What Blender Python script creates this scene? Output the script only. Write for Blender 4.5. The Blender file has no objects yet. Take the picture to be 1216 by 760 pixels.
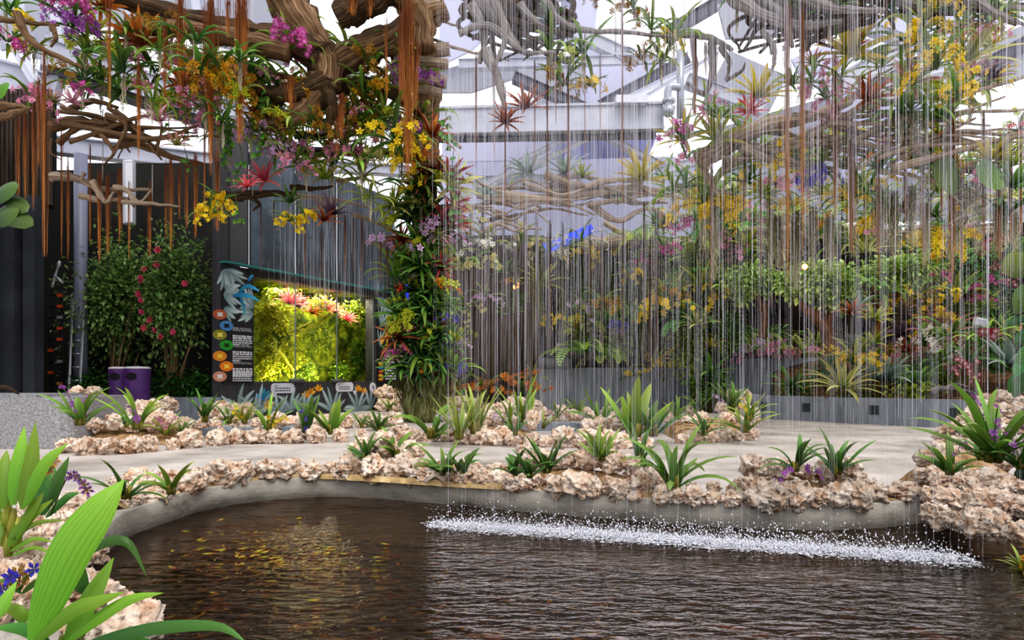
import bpy, math, random
from mathutils import Vector, Matrix, noise
from mathutils.geometry import tessellate_polygon
V = Vector
R = random.Random(7)
PI = math.pi
scene = bpy.context.scene
COL = scene.collection
F = 800.0; CX = 608.0; HY = 450.0; EYE = 1.0
def P(px, py, Y): return V(((px-CX)/F*Y, Y, EYE-(py-HY)/F*Y))
def G(px, py, z=0.0):
    Y = (EYE-z)*F/(py-HY); return V(((px-CX)/F*Y, Y, z))
def M(npx, Y): return npx/F*Y                      # a length in the picture, in metres at depth Y
def hexc(h):
    h = h.lstrip('#'); out = []
    for i in (0, 2, 4):
        c = int(h[i:i+2], 16)/255
        out.append(c/12.92 if c <= .04045 else ((c+.055)/1.055)**2.4)
    return (*out, 1)

# ------------------------------------------------------------------ materials
MATS = {}
def newmat(name):
    m = bpy.data.materials.new(name); m.use_nodes = True
    nt = m.node_tree; nt.nodes.clear()
    return m, nt, nt.nodes, nt.links
def N(nt, t, **kw):
    n = nt.nodes.new(t)
    for k, v in kw.items():
        if k in n.inputs: n.inputs[k].default_value = v
        else: setattr(n, k, v)
    return n
def ramp(nt, stops):
    n = nt.nodes.new('ShaderNodeValToRGB'); e = n.color_ramp.elements
    while len(e) < len(stops): e.new(.5)
    for el, (p, c) in zip(e, stops): el.position = p; el.color = hexc(c)
    return n
def mixc(nt, a, b, fac, mode='MIX'):
    n = nt.nodes.new('ShaderNodeMix'); n.data_type = 'RGBA'; n.blend_type = mode
    for s, x in ((n.inputs[6], a), (n.inputs[7], b), (n.inputs[0], fac)):
        if hasattr(x, 'is_linked'): nt.links.new(x, s)
        else: s.default_value = x
    return n.outputs[2]
def noisy(name, stops, scale=5, detail=6, rough=.8, bump=.3, bscale=None, stretch=(1, 1, 1), spec=.3, rr=None, coords='Object', dist=.02):
    if name in MATS: return MATS[name]
    m, nt, ns, L = newmat(name)
    tc = N(nt, 'ShaderNodeTexCoord'); mp = N(nt, 'ShaderNodeMapping'); mp.inputs['Scale'].default_value = stretch
    L.new(tc.outputs[coords], mp.inputs[0])
    nz = N(nt, 'ShaderNodeTexNoise', Scale=scale, Detail=detail, Roughness=.65); L.new(mp.outputs[0], nz.inputs['Vector'])
    r = ramp(nt, stops); L.new(nz.outputs[0], r.inputs[0])
    b = N(nt, 'ShaderNodeBsdfPrincipled', Roughness=rough); b.inputs['Specular IOR Level'].default_value = spec
    L.new(r.outputs[0], b.inputs['Base Color'])
    if rr:
        mr = N(nt, 'ShaderNodeMapRange'); mr.inputs[1].default_value = .35; mr.inputs[2].default_value = .65
        mr.inputs[3].default_value, mr.inputs[4].default_value = rr
        n3 = N(nt, 'ShaderNodeTexNoise', Scale=.7, Detail=4.0); L.new(mp.outputs[0], n3.inputs['Vector'])
        L.new(n3.outputs[0], mr.inputs[0]); L.new(mr.outputs[0], b.inputs['Roughness'])
    if bump:
        n2 = N(nt, 'ShaderNodeTexNoise', Scale=bscale or scale*4, Detail=5.0); L.new(mp.outputs[0], n2.inputs['Vector'])
        bp = N(nt, 'ShaderNodeBump', Strength=bump, Distance=dist); L.new(n2.outputs[0], bp.inputs['Height']); L.new(bp.outputs[0], b.inputs['Normal'])
    o = N(nt, 'ShaderNodeOutputMaterial'); L.new(b.outputs[0], o.inputs[0]); MATS[name] = m; return m
def plain(name, col, rough=.5, metal=0, emit=0, spec=.4):
    if name in MATS: return MATS[name]
    m, nt, ns, L = newmat(name)
    b = N(nt, 'ShaderNodeBsdfPrincipled', Roughness=rough, Metallic=metal); b.inputs['Base Color'].default_value = hexc(col)
    b.inputs['Specular IOR Level'].default_value = spec
    if emit: b.inputs['Emission Color'].default_value = hexc(col); b.inputs['Emission Strength'].default_value = emit
    o = N(nt, 'ShaderNodeOutputMaterial'); L.new(b.outputs[0], o.inputs[0]); MATS[name] = m; return m
def leafmat(base, tip=None, edge=None, rough=.42, trans=.3, tipat=.5, var=.35, hue=(.468, .502)):
    """leaf blade: colour runs from base to tip, an edge stripe, and varies from leaf to leaf (point attribute lf)"""
    tip = tip or base; key = ('leaf', base, tip, edge, rough, trans, tipat, hue)
    if key in MATS: return MATS[key]
    m, nt, ns, L = newmat('leaf_'+base.strip('#')+tip.strip('#'))
    at = N(nt, 'ShaderNodeAttribute'); at.attribute_name = 'lf'
    sp = N(nt, 'ShaderNodeSeparateColor'); L.new(at.outputs['Color'], sp.inputs[0])
    r = ramp(nt, [(max(0, tipat-.35), base), (min(1, tipat+.4), tip)]); L.new(sp.outputs[0], r.inputs[0])
    c = r.outputs[0]
    if edge:
        mr = N(nt, 'ShaderNodeMapRange'); mr.inputs[1].default_value = .45; mr.inputs[2].default_value = .7; L.new(sp.outputs[1], mr.inputs[0])
        c = mixc(nt, c, hexc(edge), mr.outputs[0])
    pl = N(nt, 'ShaderNodeMath', operation='MULTIPLY'); pl.inputs[1].default_value = 26; L.new(sp.outputs[1], pl.inputs[0])
    pn = N(nt, 'ShaderNodeMath', operation='SINE'); L.new(pl.outputs[0], pn.inputs[0])
    pr = N(nt, 'ShaderNodeMapRange'); pr.inputs[1].default_value = -1; pr.inputs[3].default_value = .8; pr.inputs[4].default_value = 1.0; L.new(pn.outputs[0], pr.inputs[0])
    c = mixc(nt, c, pr.outputs[0], 1.0, 'MULTIPLY')
    hs = N(nt, 'ShaderNodeHueSaturation')
    v = N(nt, 'ShaderNodeMapRange'); v.inputs[3].default_value = 1-var; v.inputs[4].default_value = 1+var*.7; L.new(sp.outputs[2], v.inputs[0]); L.new(v.outputs[0], hs.inputs['Value'])
    h = N(nt, 'ShaderNodeMapRange'); h.inputs[3].default_value, h.inputs[4].default_value = hue; L.new(sp.outputs[2], h.inputs[0]); L.new(h.outputs[0], hs.inputs['Hue'])
    L.new(c, hs.inputs['Color'])
    b = N(nt, 'ShaderNodeBsdfPrincipled', Roughness=rough); b.inputs['Specular IOR Level'].default_value = .35; L.new(hs.outputs[0], b.inputs['Base Color'])
    o = N(nt, 'ShaderNodeOutputMaterial')
    if trans:
        t = N(nt, 'ShaderNodeBsdfTranslucent'); L.new(hs.outputs[0], t.inputs[0])
        mx = N(nt, 'ShaderNodeMixShader'); mx.inputs[0].default_value = trans
        L.new(b.outputs[0], mx.inputs[1]); L.new(t.outputs[0], mx.inputs[2]); L.new(mx.outputs[0], o.inputs[0])
    else: L.new(b.outputs[0], o.inputs[0])
    MATS[key] = m; return m
def woodmat(name, dark, mid, light):
    if name in MATS: return MATS[name]
    m, nt, ns, L = newmat(name)
    at = N(nt, 'ShaderNodeAttribute'); at.attribute_name = 'lf'
    mp = N(nt, 'ShaderNodeMapping'); mp.inputs['Scale'].default_value = (3, 26, 40); L.new(at.outputs['Vector'], mp.inputs[0])
    nz = N(nt, 'ShaderNodeTexNoise', Scale=1.0, Detail=6.0, Roughness=.7, Distortion=.6); L.new(mp.outputs[0], nz.inputs['Vector'])
    r = ramp(nt, [(.36, dark), (.52, mid), (.68, light)]); L.new(nz.outputs[0], r.inputs[0])
    b = N(nt, 'ShaderNodeBsdfPrincipled', Roughness=.85); b.inputs['Specular IOR Level'].default_value = .2; L.new(r.outputs[0], b.inputs['Base Color'])
    bp = N(nt, 'ShaderNodeBump', Strength=.8, Distance=.03); L.new(nz.outputs[0], bp.inputs['Height']); L.new(bp.outputs[0], b.inputs['Normal'])
    o = N(nt, 'ShaderNodeOutputMaterial'); L.new(b.outputs[0], o.inputs[0]); MATS[name] = m; return m
def rockmat(kind='rock', val=1.0):
    if kind in MATS: return MATS[kind]
    m, nt, ns, L = newmat('coral_rock')
    tc = N(nt, 'ShaderNodeTexCoord'); oi = N(nt, 'ShaderNodeObjectInfo')
    ad = N(nt, 'ShaderNodeVectorMath'); ad.operation = 'ADD'; L.new(tc.outputs['Object'], ad.inputs[0])
    sc = N(nt, 'ShaderNodeMath', operation='MULTIPLY'); sc.inputs[1].default_value = 30; L.new(oi.outputs['Random'], sc.inputs[0]); L.new(sc.outputs[0], ad.inputs[1])
    n1 = N(nt, 'ShaderNodeTexNoise', Scale=2.4, Detail=7.0, Roughness=.65); L.new(ad.outputs[0], n1.inputs['Vector'])
    r = ramp(nt, [(.28, '#8a5a3a'), (.40, '#d4ae90'), (.52, '#eed8c4'), (.68, '#fdf0e4')]); L.new(n1.outputs[0], r.inputs[0])
    vo = N(nt, 'ShaderNodeTexVoronoi', Scale=4.0); L.new(ad.outputs[0], vo.inputs['Vector'])
    n2 = N(nt, 'ShaderNodeTexNoise', Scale=5.0, Detail=5.0, Roughness=.6); L.new(ad.outputs[0], n2.inputs['Vector'])
    hol = ramp(nt, [(.1, '#3d2412'), (.24, '#ffffff')]); L.new(vo.outputs['Distance'], hol.inputs[0])
    pit = ramp(nt, [(.36, '#4a3018'), (.45, '#ffffff')]); L.new(n2.outputs[0], pit.inputs[0])
    c = mixc(nt, r.outputs[0], hol.outputs[0], .7, 'MULTIPLY'); c = mixc(nt, c, pit.outputs[0], .75, 'MULTIPLY')
    hs = N(nt, 'ShaderNodeHueSaturation', Saturation=1.0)
    v = N(nt, 'ShaderNodeMapRange'); v.inputs[3].default_value = .74*val; v.inputs[4].default_value = 1.03*val; L.new(oi.outputs['Random'], v.inputs[0]); L.new(v.outputs[0], hs.inputs['Value']); L.new(c, hs.inputs['Color'])
    # moss-stained foot: the lower side of each rock is yellower
    b = N(nt, 'ShaderNodeBsdfPrincipled', Roughness=.75); b.inputs['Specular IOR Level'].default_value = .25; L.new(hs.outputs[0], b.inputs['Base Color'])
    h = mixc(nt, vo.outputs['Distance'], n2.outputs[0], .6)
    bp = N(nt, 'ShaderNodeBump', Strength=.9, Distance=.05); L.new(h, bp.inputs['Height']); L.new(bp.outputs[0], b.inputs['Normal'])
    o = N(nt, 'ShaderNodeOutputMaterial'); L.new(b.outputs[0], o.inputs[0]); MATS[kind] = m; return m

# ------------------------------------------------------------------ mesh builder
class MB:
    def __init__(s): s.v = []; s.f = []; s.c = []; s.mi = []; s.cur = 0
    def blade(s, pts, wid, side, fold=.12, rnd=None, updir=None):
        rnd = R.random() if rnd is None else rnd
        n = len(pts); b = len(s.v)
        for i, p in enumerate(pts):
            t = i/(n-1); d = (pts[min(i+1, n-1)]-pts[max(i-1, 0)]).normalized()
            sd = side-d*side.dot(d)
            sd = sd.normalized() if sd.length > 1e-6 else V((1, 0, 0))
            nn = sd.cross(d); w = wid[i]/2
            s.v += [p-sd*w+nn*fold*w, p-nn*fold*w, p+sd*w+nn*fold*w]
            s.c += [(t, 1, rnd), (t, 0, rnd), (t, 1, rnd)]
        for i in range(n-1):
            a = b+3*i
            s.f += [(a, a+1, a+4, a+3), (a+1, a+2, a+5, a+4)]; s.mi += [s.cur]*2
    def tube(s, pts, rad, n=6, rnd=None, rough=0, seed=0, cap=True):
        rnd = R.random() if rnd is None else rnd
        b = len(s.v); k = len(pts); ref = V((.3, .2, 1)).normalized()
        for i, p in enumerate(pts):
            d = (pts[min(i+1, k-1)]-pts[max(i-1, 0)]).normalized()
            a = ref-d*ref.dot(d)
            a = a.normalized() if a.length > 1e-5 else V((1, 0, 0))
            ref = a; c = d.cross(a)
            for j in range(n):
                th = 2*PI*j/n; r = rad[i]
                if rough: r *= 1+rough*noise.noise(V((math.cos(th)*1.7+seed, math.sin(th)*1.7, i*.35)))+rough*.7*noise.noise(V((math.cos(th)*4+seed, math.sin(th)*4, i*.15)))
                s.v.append(p+a*math.cos(th)*r+c*math.sin(th)*r); s.c.append((i/max(1, k-1), abs(1-2*j/n), rnd))
        for i in range(k-1):
            for j in range(n):
                a = b+i*n+j; a2 = b+i*n+(j+1) % n
                s.f.append((a, a2, a2+n, a+n)); s.mi.append(s.cur)
        if cap:
            s.f.append(tuple(b+j for j in reversed(range(n)))); s.f.append(tuple(b+(k-1)*n+j for j in range(n))); s.mi += [s.cur]*2
    def box(s, c, sz, mat=None):
        b = len(s.v)
        for x in (-.5, .5):
            for y in (-.5, .5):
                for z in (-.5, .5):
                    q = V((x*sz[0], y*sz[1], z*sz[2]))
                    s.v.append(c+(mat @ q if mat else q)); s.c.append((.5, .5, .5))
        for q in ((0, 1, 3, 2), (4, 6, 7, 5), (0, 4, 5, 1), (2, 3, 7, 6), (0, 2, 6, 4), (1, 5, 7, 3)):
            s.f.append(tuple(b+i for i in q)); s.mi.append(s.cur)
    def poly(s, pts, rnd=.5):
        b = len(s.v); s.v += [V(p) for p in pts]; s.c += [(.5, .5, rnd)]*len(pts); s.f.append(tuple(range(b, b+len(pts)))); s.mi.append(s.cur)
    def flower(s, c, n, size, rnd=None, petals=5, cup=.25, center=None):
        rnd = R.random() if rnd is None else rnd
        n = n.normalized(); a = n.orthogonal().normalized(); a = Matrix.Rotation(R.random()*6.28, 3, n) @ a; e = n.cross(a); b0 = len(s.v)
        s.v.append(c); s.c.append((0, 0, rnd))
        for j in range(petals):
            th = 2*PI*j/petals; d = a*math.cos(th)+e*math.sin(th); q = -a*math.sin(th)+e*math.cos(th); b = len(s.v)
            s.v += [c+d*size*.55+q*size*.27+n*cup*size*.5, c+d*size+n*cup*size, c+d*size*.55-q*size*.27+n*cup*size*.5]
            s.c += [(.5, 1, rnd), (1, 0, rnd), (.5, 1, rnd)]
            s.f.append((b0, b, b+1, b+2)); s.mi.append(s.cur)
    def mesh(s, name, *mats, smooth=True):
        me = bpy.data.meshes.new(name); me.from_pydata([tuple(x) for x in s.v], [], s.f)
        for m in mats: me.materials.append(m)
        if len(mats) > 1: me.polygons.foreach_set('material_index', s.mi)
        me.polygons.foreach_set('use_smooth', [smooth]*len(me.polygons))
        at = me.attributes.new('lf', 'FLOAT_COLOR', 'POINT')
        at.data.foreach_set('color', [q for c in s.c for q in (*c, 1)])
        me.update(); return me
def bez(pts, n):
    """smooth curve through the points (Catmull-Rom)"""
    pts = [V(p) for p in pts]; P0 = [pts[0]*2-pts[1]]+pts+[pts[-1]*2-pts[-2]]; out = []
    segs = len(pts)-1
    for i in range(n):
        u = i/(n-1)*segs; k = min(int(u), segs-1); t = u-k
        a, b, c, d = P0[k:k+4]
        out.append(.5*((2*b)+(c-a)*t+(2*a-5*b+4*c-d)*t*t+(3*b-a-3*c+d)*t*t*t))
    return out

# ------------------------------------------------------------------ things
THINGS = []
def obj(name, me, parent=None, loc=None, label=None):
    o = bpy.data.objects.new(name, me); COL.objects.link(o)
    if parent: o.parent = parent
    if loc is not None: o.location = loc
    if label: o['label'] = label
    return o
def tag(o, label, cat, group=None, kind=None, order='x'):
    o['label'] = label; o['category'] = cat
    if group: o['group'] = group
    if kind: o['kind'] = kind
    THINGS.append((o, order)); return o
def thing(name, label, cat, loc=(0, 0, 0), parts=(), scale=1, rot=(0, 0, 0), group=None, order='x', kind='thing'):
    o = bpy.data.objects.new(name, None); COL.objects.link(o); o.empty_display_size = .1
    o.location = loc; o.rotation_euler = rot; o.scale = (scale,)*3 if not hasattr(scale, '__len__') else scale
    tag(o, label, cat, group, kind, order)
    for p in parts: obj(p[0], p[1], o)
    return o
def struct(name, me, label, cat, parent=None):
    o = obj(name, me, parent)
    if not parent: tag(o, label, cat, kind='structure')
    return o

# ------------------------------------------------------------------ plants: meshes by kind, cached
CACHE = {}
def cached(fn):
    def g(*a, **k):
        key = (fn.__name__, a, tuple(sorted(k.items())))
        if key not in CACHE:
            st = R.getstate(); R.seed(sum(ord(ch)*(i+1) for i, ch in enumerate(str(key)))); CACHE[key] = fn(*a, **k); R.setstate(st)
        return CACHE[key]
    return g
def lens(t, a=.5, b=.75): return (max(t, .0)**a*(1-t)**b)/(((a/(a+b))**a)*((b/(a+b))**b))
def leafpath(az, e0, droop, L, K=7, base=V((0, 0, 0)), tw=0):
    p = base.copy(); pts = [p.copy()]; e = e0
    for k in range(K):
        a2 = az+tw*k/K
        p = p+V((math.cos(e)*math.cos(a2), math.cos(e)*math.sin(a2), math.sin(e)))*(L/K); pts.append(p.copy()); e -= droop/K*(.5+k/K)
    return pts
@cached
def strap_mesh(seed, n=8, w=.13, droop=1.0, spread=.6, col='#3f8f22', tip='#7cc043'):
    """unit-high tuft of pleated strap leaves"""
    mb = MB()
    for i in range(n):
        az = i*2.4+R.uniform(-.4, .4); L = R.uniform(.7, 1.12); e = PI/2-R.uniform(.1, spread)-(.1 if i > n*.5 else 0); K = 8
        pts = leafpath(az, e, droop*R.uniform(.5, 1.5), L, K, V((R.uniform(-.05, .05), R.uniform(-.05, .05), -.03)), R.uniform(-.5, .5))
        side = V((-math.sin(az), math.cos(az), 0)); W = w*R.uniform(.8, 1.2)
        mb.blade(pts, [W*max(.12, lens(j/K, .55, .7)) if j < K else .004 for j in range(K+1)], side, .35)
    return mb.mesh('foliage', leafmat(col, tip))
@cached
def bulb_mesh(seed):
    mb = MB()
    for i in range(5):
        a = i*1.3; c = V((math.cos(a)*.06, math.sin(a)*.06, 0))
        mb.tube([c+V((0, 0, -.04)), c+V((0, 0, .03)), c+V((0, 0, .12)), c*1.3+V((0, 0, .2))], [.025, .045, .035, .012], 6)
    return mb.mesh('pseudobulbs', leafmat('#7a7a2c', '#a8a040'))
@cached
def rosette_mesh(seed, base, tip, edge=None, n=22, w=.13, e_in=1.35, e_out=.15, droop=.9, tipat=.5, L=1.0):
    mb = MB()
    for i in range(n):
        f = i/n; az = i*2.39996+R.uniform(-.15, .15); e = e_in+(e_out-e_in)*f**.8; l = L*(.62+.45*math.sin(PI*(.25+.5*f)))*R.uniform(.85, 1.08); K = 8
        pts = leafpath(az, e, droop*R.uniform(.7, 1.3), l, K, V((math.cos(az)*.03, math.sin(az)*.03, 0)))
        W = w*R.uniform(.85, 1.15)
        mb.blade(pts, [W*(1.15 if j == 0 else 1)*(1-(j/K)**3.2)+.003 for j in range(K+1)], V((-math.sin(az), math.cos(az), 0)), .3)
    return mb.mesh('leaf_rosette', leafmat(base, tip, edge, .35, .3, tipat, .35, (.485, .505)))
@cached
def bract_mesh(seed, col, n=10):
    mb = MB()
    for i in range(n):
        az = i*2.4; e = 1.4-.9*i/n
        pts = leafpath(az, e, .5, .3+.12*i/n, 5, V((0, 0, .1)))
        mb.blade(pts, [.1*max(.1, lens(j/5, .4, .5)) for j in range(6)], V((-math.sin(az), math.cos(az), 0)), .3)
    return mb.mesh('flower_head', leafmat(col, col, None, .45, .3))
@cached
def spray_mesh(seed, col, cen, n=6, fl=9, fs=.07, hang=True, spread=.5, L=1.0, up=.5):
    """several flower stalks about one unit long"""
    mb = MB()
    for i in range(n):
        az = R.uniform(0, 6.28); K = 9
        e0 = up+R.uniform(-.4, .5); dr = (2.2 if hang else .9)*R.uniform(.8, 1.3)
        pts = leafpath(az, e0, dr, L*R.uniform(.7, 1.05), K)
        for q in pts: q.x *= spread*1.6; q.y *= spread*1.6
        mb.cur = 1; mb.tube(pts, [.008]*(K+1), 3, cap=False); mb.cur = 0
        for j in range(fl):
            t = .3+.7*j/fl+R.uniform(-.03, .03); u = min(t, .999)*K; k = int(u); c = pts[k].lerp(pts[min(k+1, K)], u-k)
            o = V((R.uniform(-1, 1), R.uniform(-1.3, .6), R.uniform(-.8, .8)))
            c2 = c+o.normalized()*fs*R.uniform(.5, 1.3)
            mb.flower(c2, o+V((0, -.5, 0)), fs*R.uniform(.8, 1.2), petals=R.choice((5, 6)))
    return mb.mesh('flower_spray', leafmat(cen, col, None, .5, .35, .12, .25, (.49, .51)), leafmat('#5b7a2a'))
@cached
def fern_mesh(seed, col, tip, n=12, e=1.0, droop=1.6, np=16, pw=.2):
    mb = MB()
    for i in range(n):
        az = i*2.4+R.uniform(-.3, .3); L = R.uniform(.75, 1.1); K = np
        pts = leafpath(az, e+R.uniform(-.5, .35), droop*R.uniform(.6, 1.2), L, K)
        mb.tube(pts, [.008]*(K+1), 3, cap=False); sd = V((-math.sin(az), math.cos(az), 0)); rn = R.random()
        for j in range(2, K):
            d = (pts[j+1]-pts[j-1]).normalized(); nn = sd.cross(d); l = pw*lens(j/K, .5, .8)+.01
            for s in (-1, 1):
                q = (sd*s+d*.45-nn*.2).normalized()
                a = pts[j]; w = L/K*.42; b = len(mb.v)
                mb.v += [a, a+q*l*.5+d*w, a+q*l, a+q*l*.5-d*w]; mb.c += [(j/K, .3, rn)]*4; mb.f.append((b, b+1, b+2, b+3)); mb.mi.append(0)
    return mb.mesh('fronds', leafmat(col, tip, None, .5, .35))
@cached
def bushleaf_mesh(seed, col, tip, n=500, rx=.5, ry=.5, rz=.5, ls=.07, shell=.5, aspect=.5):
    mb = MB()
    lumps = [V((R.gauss(0, 1), R.gauss(0, 1), R.gauss(0, 1))).normalized()*R.uniform(.15, .85) for _ in range(30)]
    for i in range(n):
        q = R.choice(lumps)+V((R.gauss(0, 1), R.gauss(0, 1), R.gauss(0, 1)))*.27
        q = V((q.x*rx, q.y*ry, q.z*rz))
        d = (q.normalized()*.7+V((R.uniform(-1, 1), R.uniform(-1, 1), R.uniform(-.9, .5)))).normalized()
        sd = d.cross(V((R.uniform(-.4, .4), R.uniform(-.4, .4), 1))).normalized(); l = ls*R.uniform(.7, 1.3); w = l*aspect
        mb.blade([q, q+d*l*.5+V((0, 0, .08*l)), q+d*l], [w*.25, w, .002], sd, .3)
    return mb.mesh('foliage', leafmat(col, tip, None, .35, .25))
def stems_mesh(ends, base, r0=.02, r1=.006, mat=None, sag=.1, n=6):
    mb = MB()
    for e in ends:
        m = base.lerp(e, .5)+V((R.uniform(-sag, sag), R.uniform(-sag, sag), -sag*.3))
        pts = bez([base+V((R.uniform(-.05, .05), R.uniform(-.05, .05), 0)), m, e], 9)
        mb.tube(pts, [r0+(r1-r0)*j/8 for j in range(9)], n, rough=.15, seed=R.random()*9)
    return mb.mesh('stems', mat or woodmat('twig', '#4b3a26', '#7a654a', '#a58f6c'))
@cached
def strands_mesh(seed, n, thick, taper=.6, curly=0.0, spread=1.0, cols=('#7a3c16', '#b5672f')):
    """unit bundle: hangs from z=0 to z=-1, radius 1 in x and y (scaled per copy); thick is relative to the radius"""
    mb = MB()
    for i in range(n):
        a = R.uniform(0, 6.28); r = min(1.5, abs(R.gauss(0, .5)))*spread; L = 1-.8*R.random()**1.5*(.45+.55*min(1, r)); K = 12 if curly else 7
        x, y = math.cos(a)*r, math.sin(a)*r; ph = R.uniform(0, 99); pts = []; z0 = -R.uniform(0, .3)*R.random()
        for k in range(K+1):
            t = k/K; pinch = 1-.35*t
            pts.append(V((x*pinch+(.22+curly*1.2)*noise.noise(V((ph, t*(2+8*curly), 0))), y*pinch+(.22+curly*1.2)*noise.noise(V((ph, 5+t*(2+8*curly), 3))), z0-t*L*(1-abs(z0)))))
        w = thick*R.uniform(.5, 1.3); b = len(mb.v); rn = R.random()
        for k, p in enumerate(pts):
            q = w*(1-.5*k/K)
            for j in range(3):
                mb.v.append(p+V((math.cos(j*2.1)*q, math.sin(j*2.1)*q, 0))); mb.c.append((k/K, .3, rn))
        for k in range(K):
            for j in range(3):
                c = b+k*3+j; d = b+k*3+(j+1) % 3; mb.f.append((c, d, d+3, c+3)); mb.mi.append(0)
    return mb.mesh('root_strands', leafmat(cols[0], cols[1], None, .8, 0, .5, .45, (.49, .51)))
@cached
def rock_mesh(seed):
    import bmesh
    bm = bmesh.new(); bmesh.ops.create_icosphere(bm, subdivisions=5, radius=.5)
    o = V((seed*13.7, seed*5.1, seed*3.3)); sq = V((R.uniform(.85, 1.2), R.uniform(.8, 1.1), R.uniform(.68, .95)))
    holes = [V((R.gauss(0, 1), R.gauss(0, 1), R.gauss(0, 1))).normalized() for _ in range(22)]; hr = [R.uniform(.14, .38) for _ in holes]
    for v in bm.verts:
        d = v.co.normalized(); r = .5*(1+.34*noise.noise(d*1.5+o)+.22*noise.noise(d*3.1+o)+.13*noise.noise(d*6.5+o)+.06*noise.noise(d*13+o)-.10*abs(noise.noise(d*7-o))+.02*noise.noise(d*27+o))*1.04
        for h, q in zip(holes, hr):
            a = (d-h).length
            if a < q: r *= 1-.26*(1-(a/q)**3)
        v.co = V((d.x*r*sq.x, d.y*r*sq.y, d.z*r*sq.z))
    me = bpy.data.meshes.new('coral_rock'); bm.to_mesh(me); bm.free(); me.materials.append(rockmat())
    me.polygons.foreach_set('use_smooth', [True]*len(me.polygons)); return me

def wood(pts, r0, r1, n=10, K=None, rough=.35, wob=.0, mat='drift', seed=None):
    """one gnarled limb along points, returned as a mesh"""
    mb = MB(); addwood(mb, pts, r0, r1, n, K, rough, wob, seed); return mb.mesh('limb', DW[mat])
def addwood(mb, pts, r0, r1, n=10, K=None, rough=.35, wob=.0, seed=None):
    K = K or 7*len(pts); seed = R.random()*50 if seed is None else seed
    q = bez(pts, K)
    if wob:
        for i, p in enumerate(q): p += V((noise.noise(V((seed, i*.3, 0))), noise.noise(V((seed, i*.3, 7))), noise.noise(V((seed, i*.3, 13)))))*wob*min(1, i/3)
    mb.tube(q, [max(.004, r0+(r1-r0)*i/(K-1))*(1+.2*noise.noise(V((seed+3, i*.4, 1)))) for i in range(K)], n, rough=rough, seed=seed)
DW = {'drift': woodmat('driftwood', '#3a2a1c', '#7d6147', '#b89a78'), 'pale': woodmat('pale_driftwood', '#5a4a3e', '#a8937e', '#ddcdb8'), 'dark': woodmat('dark_driftwood', '#1e1610', '#4a3826', '#7d6448'),
      'grey': woodmat('grey_driftwood', '#4a4446', '#8d8580', '#cfc6bf'), 'bark': woodmat('bark', '#2a1c10', '#6b4526', '#9c6c40')}

# ================================================================== SETTING
conc = noisy('path_concrete', [(.3, '#8f867f'), (.5, '#bfb5ae'), (.7, '#d3cac4')], 1.1, 8, .6, .15, 20, rr=(.3, .75), spec=.35)
curbm = noisy('curb_concrete', [(.3, '#6b645b'), (.46, '#9b948a'), (.6, '#b0a99e')], 2.3, 8, .6, .25, 18, stretch=(1, 1, 2.2))
pond = [V(p) for p in ((-1.2, 1.9, 0), (-1.6, 2.4, 0), (-2.05, 3.0, 0), (-2.4, 3.5, 0), (-2.6, 4.0, 0))]
pond += [G(*q) for q in ((118, 632), (150, 610), (200, 594), (250, 581), (330, 571), (420, 569), (500, 574), (600, 582), (700, 589), (800, 596), (900, 601), (1000, 602), (1080, 597), (1120, 590), (1180, 580))]
pond += [V(p) for p in ((5.6, 5.6, 0), (6.3, 4, 0), (6, 2.2, 0), (4, 1.3, 0), (0, 1.2, 0), (-.8, 1.45, 0))]
outline = bez(pond+[pond[0]], 260)[:-1]
outer = [V((-30, -4, 0)), V((30, -4, 0)), V((30, 45, 0)), V((-30, 45, 0))]
tri = tessellate_polygon([outer, outline]); me = bpy.data.meshes.new('floor'); me.from_pydata([tuple(p) for p in outer+outline], [], [tuple(t) for t in tri]); me.materials.append(conc)
struct('floor', me, 'pale grey concrete path winding between the rock beds', 'floor')
mb = MB(); n = len(outline)
ctr = V((2, 3.6, 0))
def outw(i):
    d = outline[(i+1) % n]-outline[i-1]; q = V((d.y, -d.x, 0)).normalized()
    return q if q.dot(outline[i]-ctr) > 0 else -q
prof = [(.16, .004), (.0, .022), (-.012, .01), (-.012, -.15), (.004, -.165), (.004, -.62)]
for i in range(n):
    for a, z in prof: mb.v.append(outline[i]+outw(i)*a+V((0, 0, z))); mb.c.append((.5, .5, .5))
m_ = len(prof)
for i in range(n):
    for j in range(m_-1):
        a = i*m_+j; b = ((i+1) % n)*m_+j; mb.f.append((a, b, b+1, a+1)); mb.mi.append(0)
struct('trim_1', mb.mesh('curb', curbm), 'weathered grey concrete curb curving round the pond', 'curb')
mb = MB(); mb.poly([(-4, 1, -.6), (8, 1, -.6), (8, 8, -.6), (-4, 8, -.6)])
bedm = noisy('pond_bed', [(.36, '#0b0603'), (.5, '#26130a'), (.6, '#4a2a12'), (.68, '#8a4f1c'), (.76, '#b07a30')], 4.5, 9, .9, .2)
struct('floor_pond_bed', mb.mesh('bed', bedm), 'dark brown bottom of the pond littered with leaves', 'pond bed')
# water: clear brown film over the bed, mirror by Fresnel
m, nt, ns, L = newmat('pond_water')
tc = N(nt, 'ShaderNodeTexCoord'); mp = N(nt, 'ShaderNodeMapping'); mp.inputs['Scale'].default_value = (1, 2.4, 1); mp.inputs['Rotation'].default_value = (0, 0, .3); L.new(tc.outputs['Object'], mp.inputs[0])
n1 = N(nt, 'ShaderNodeTexNoise', Scale=7.0, Detail=3.0, Distortion=.4); L.new(mp.outputs[0], n1.inputs['Vector'])
n2 = N(nt, 'ShaderNodeTexNoise', Scale=1.6, Detail=2.0); L.new(mp.outputs[0], n2.inputs['Vector'])
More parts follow.
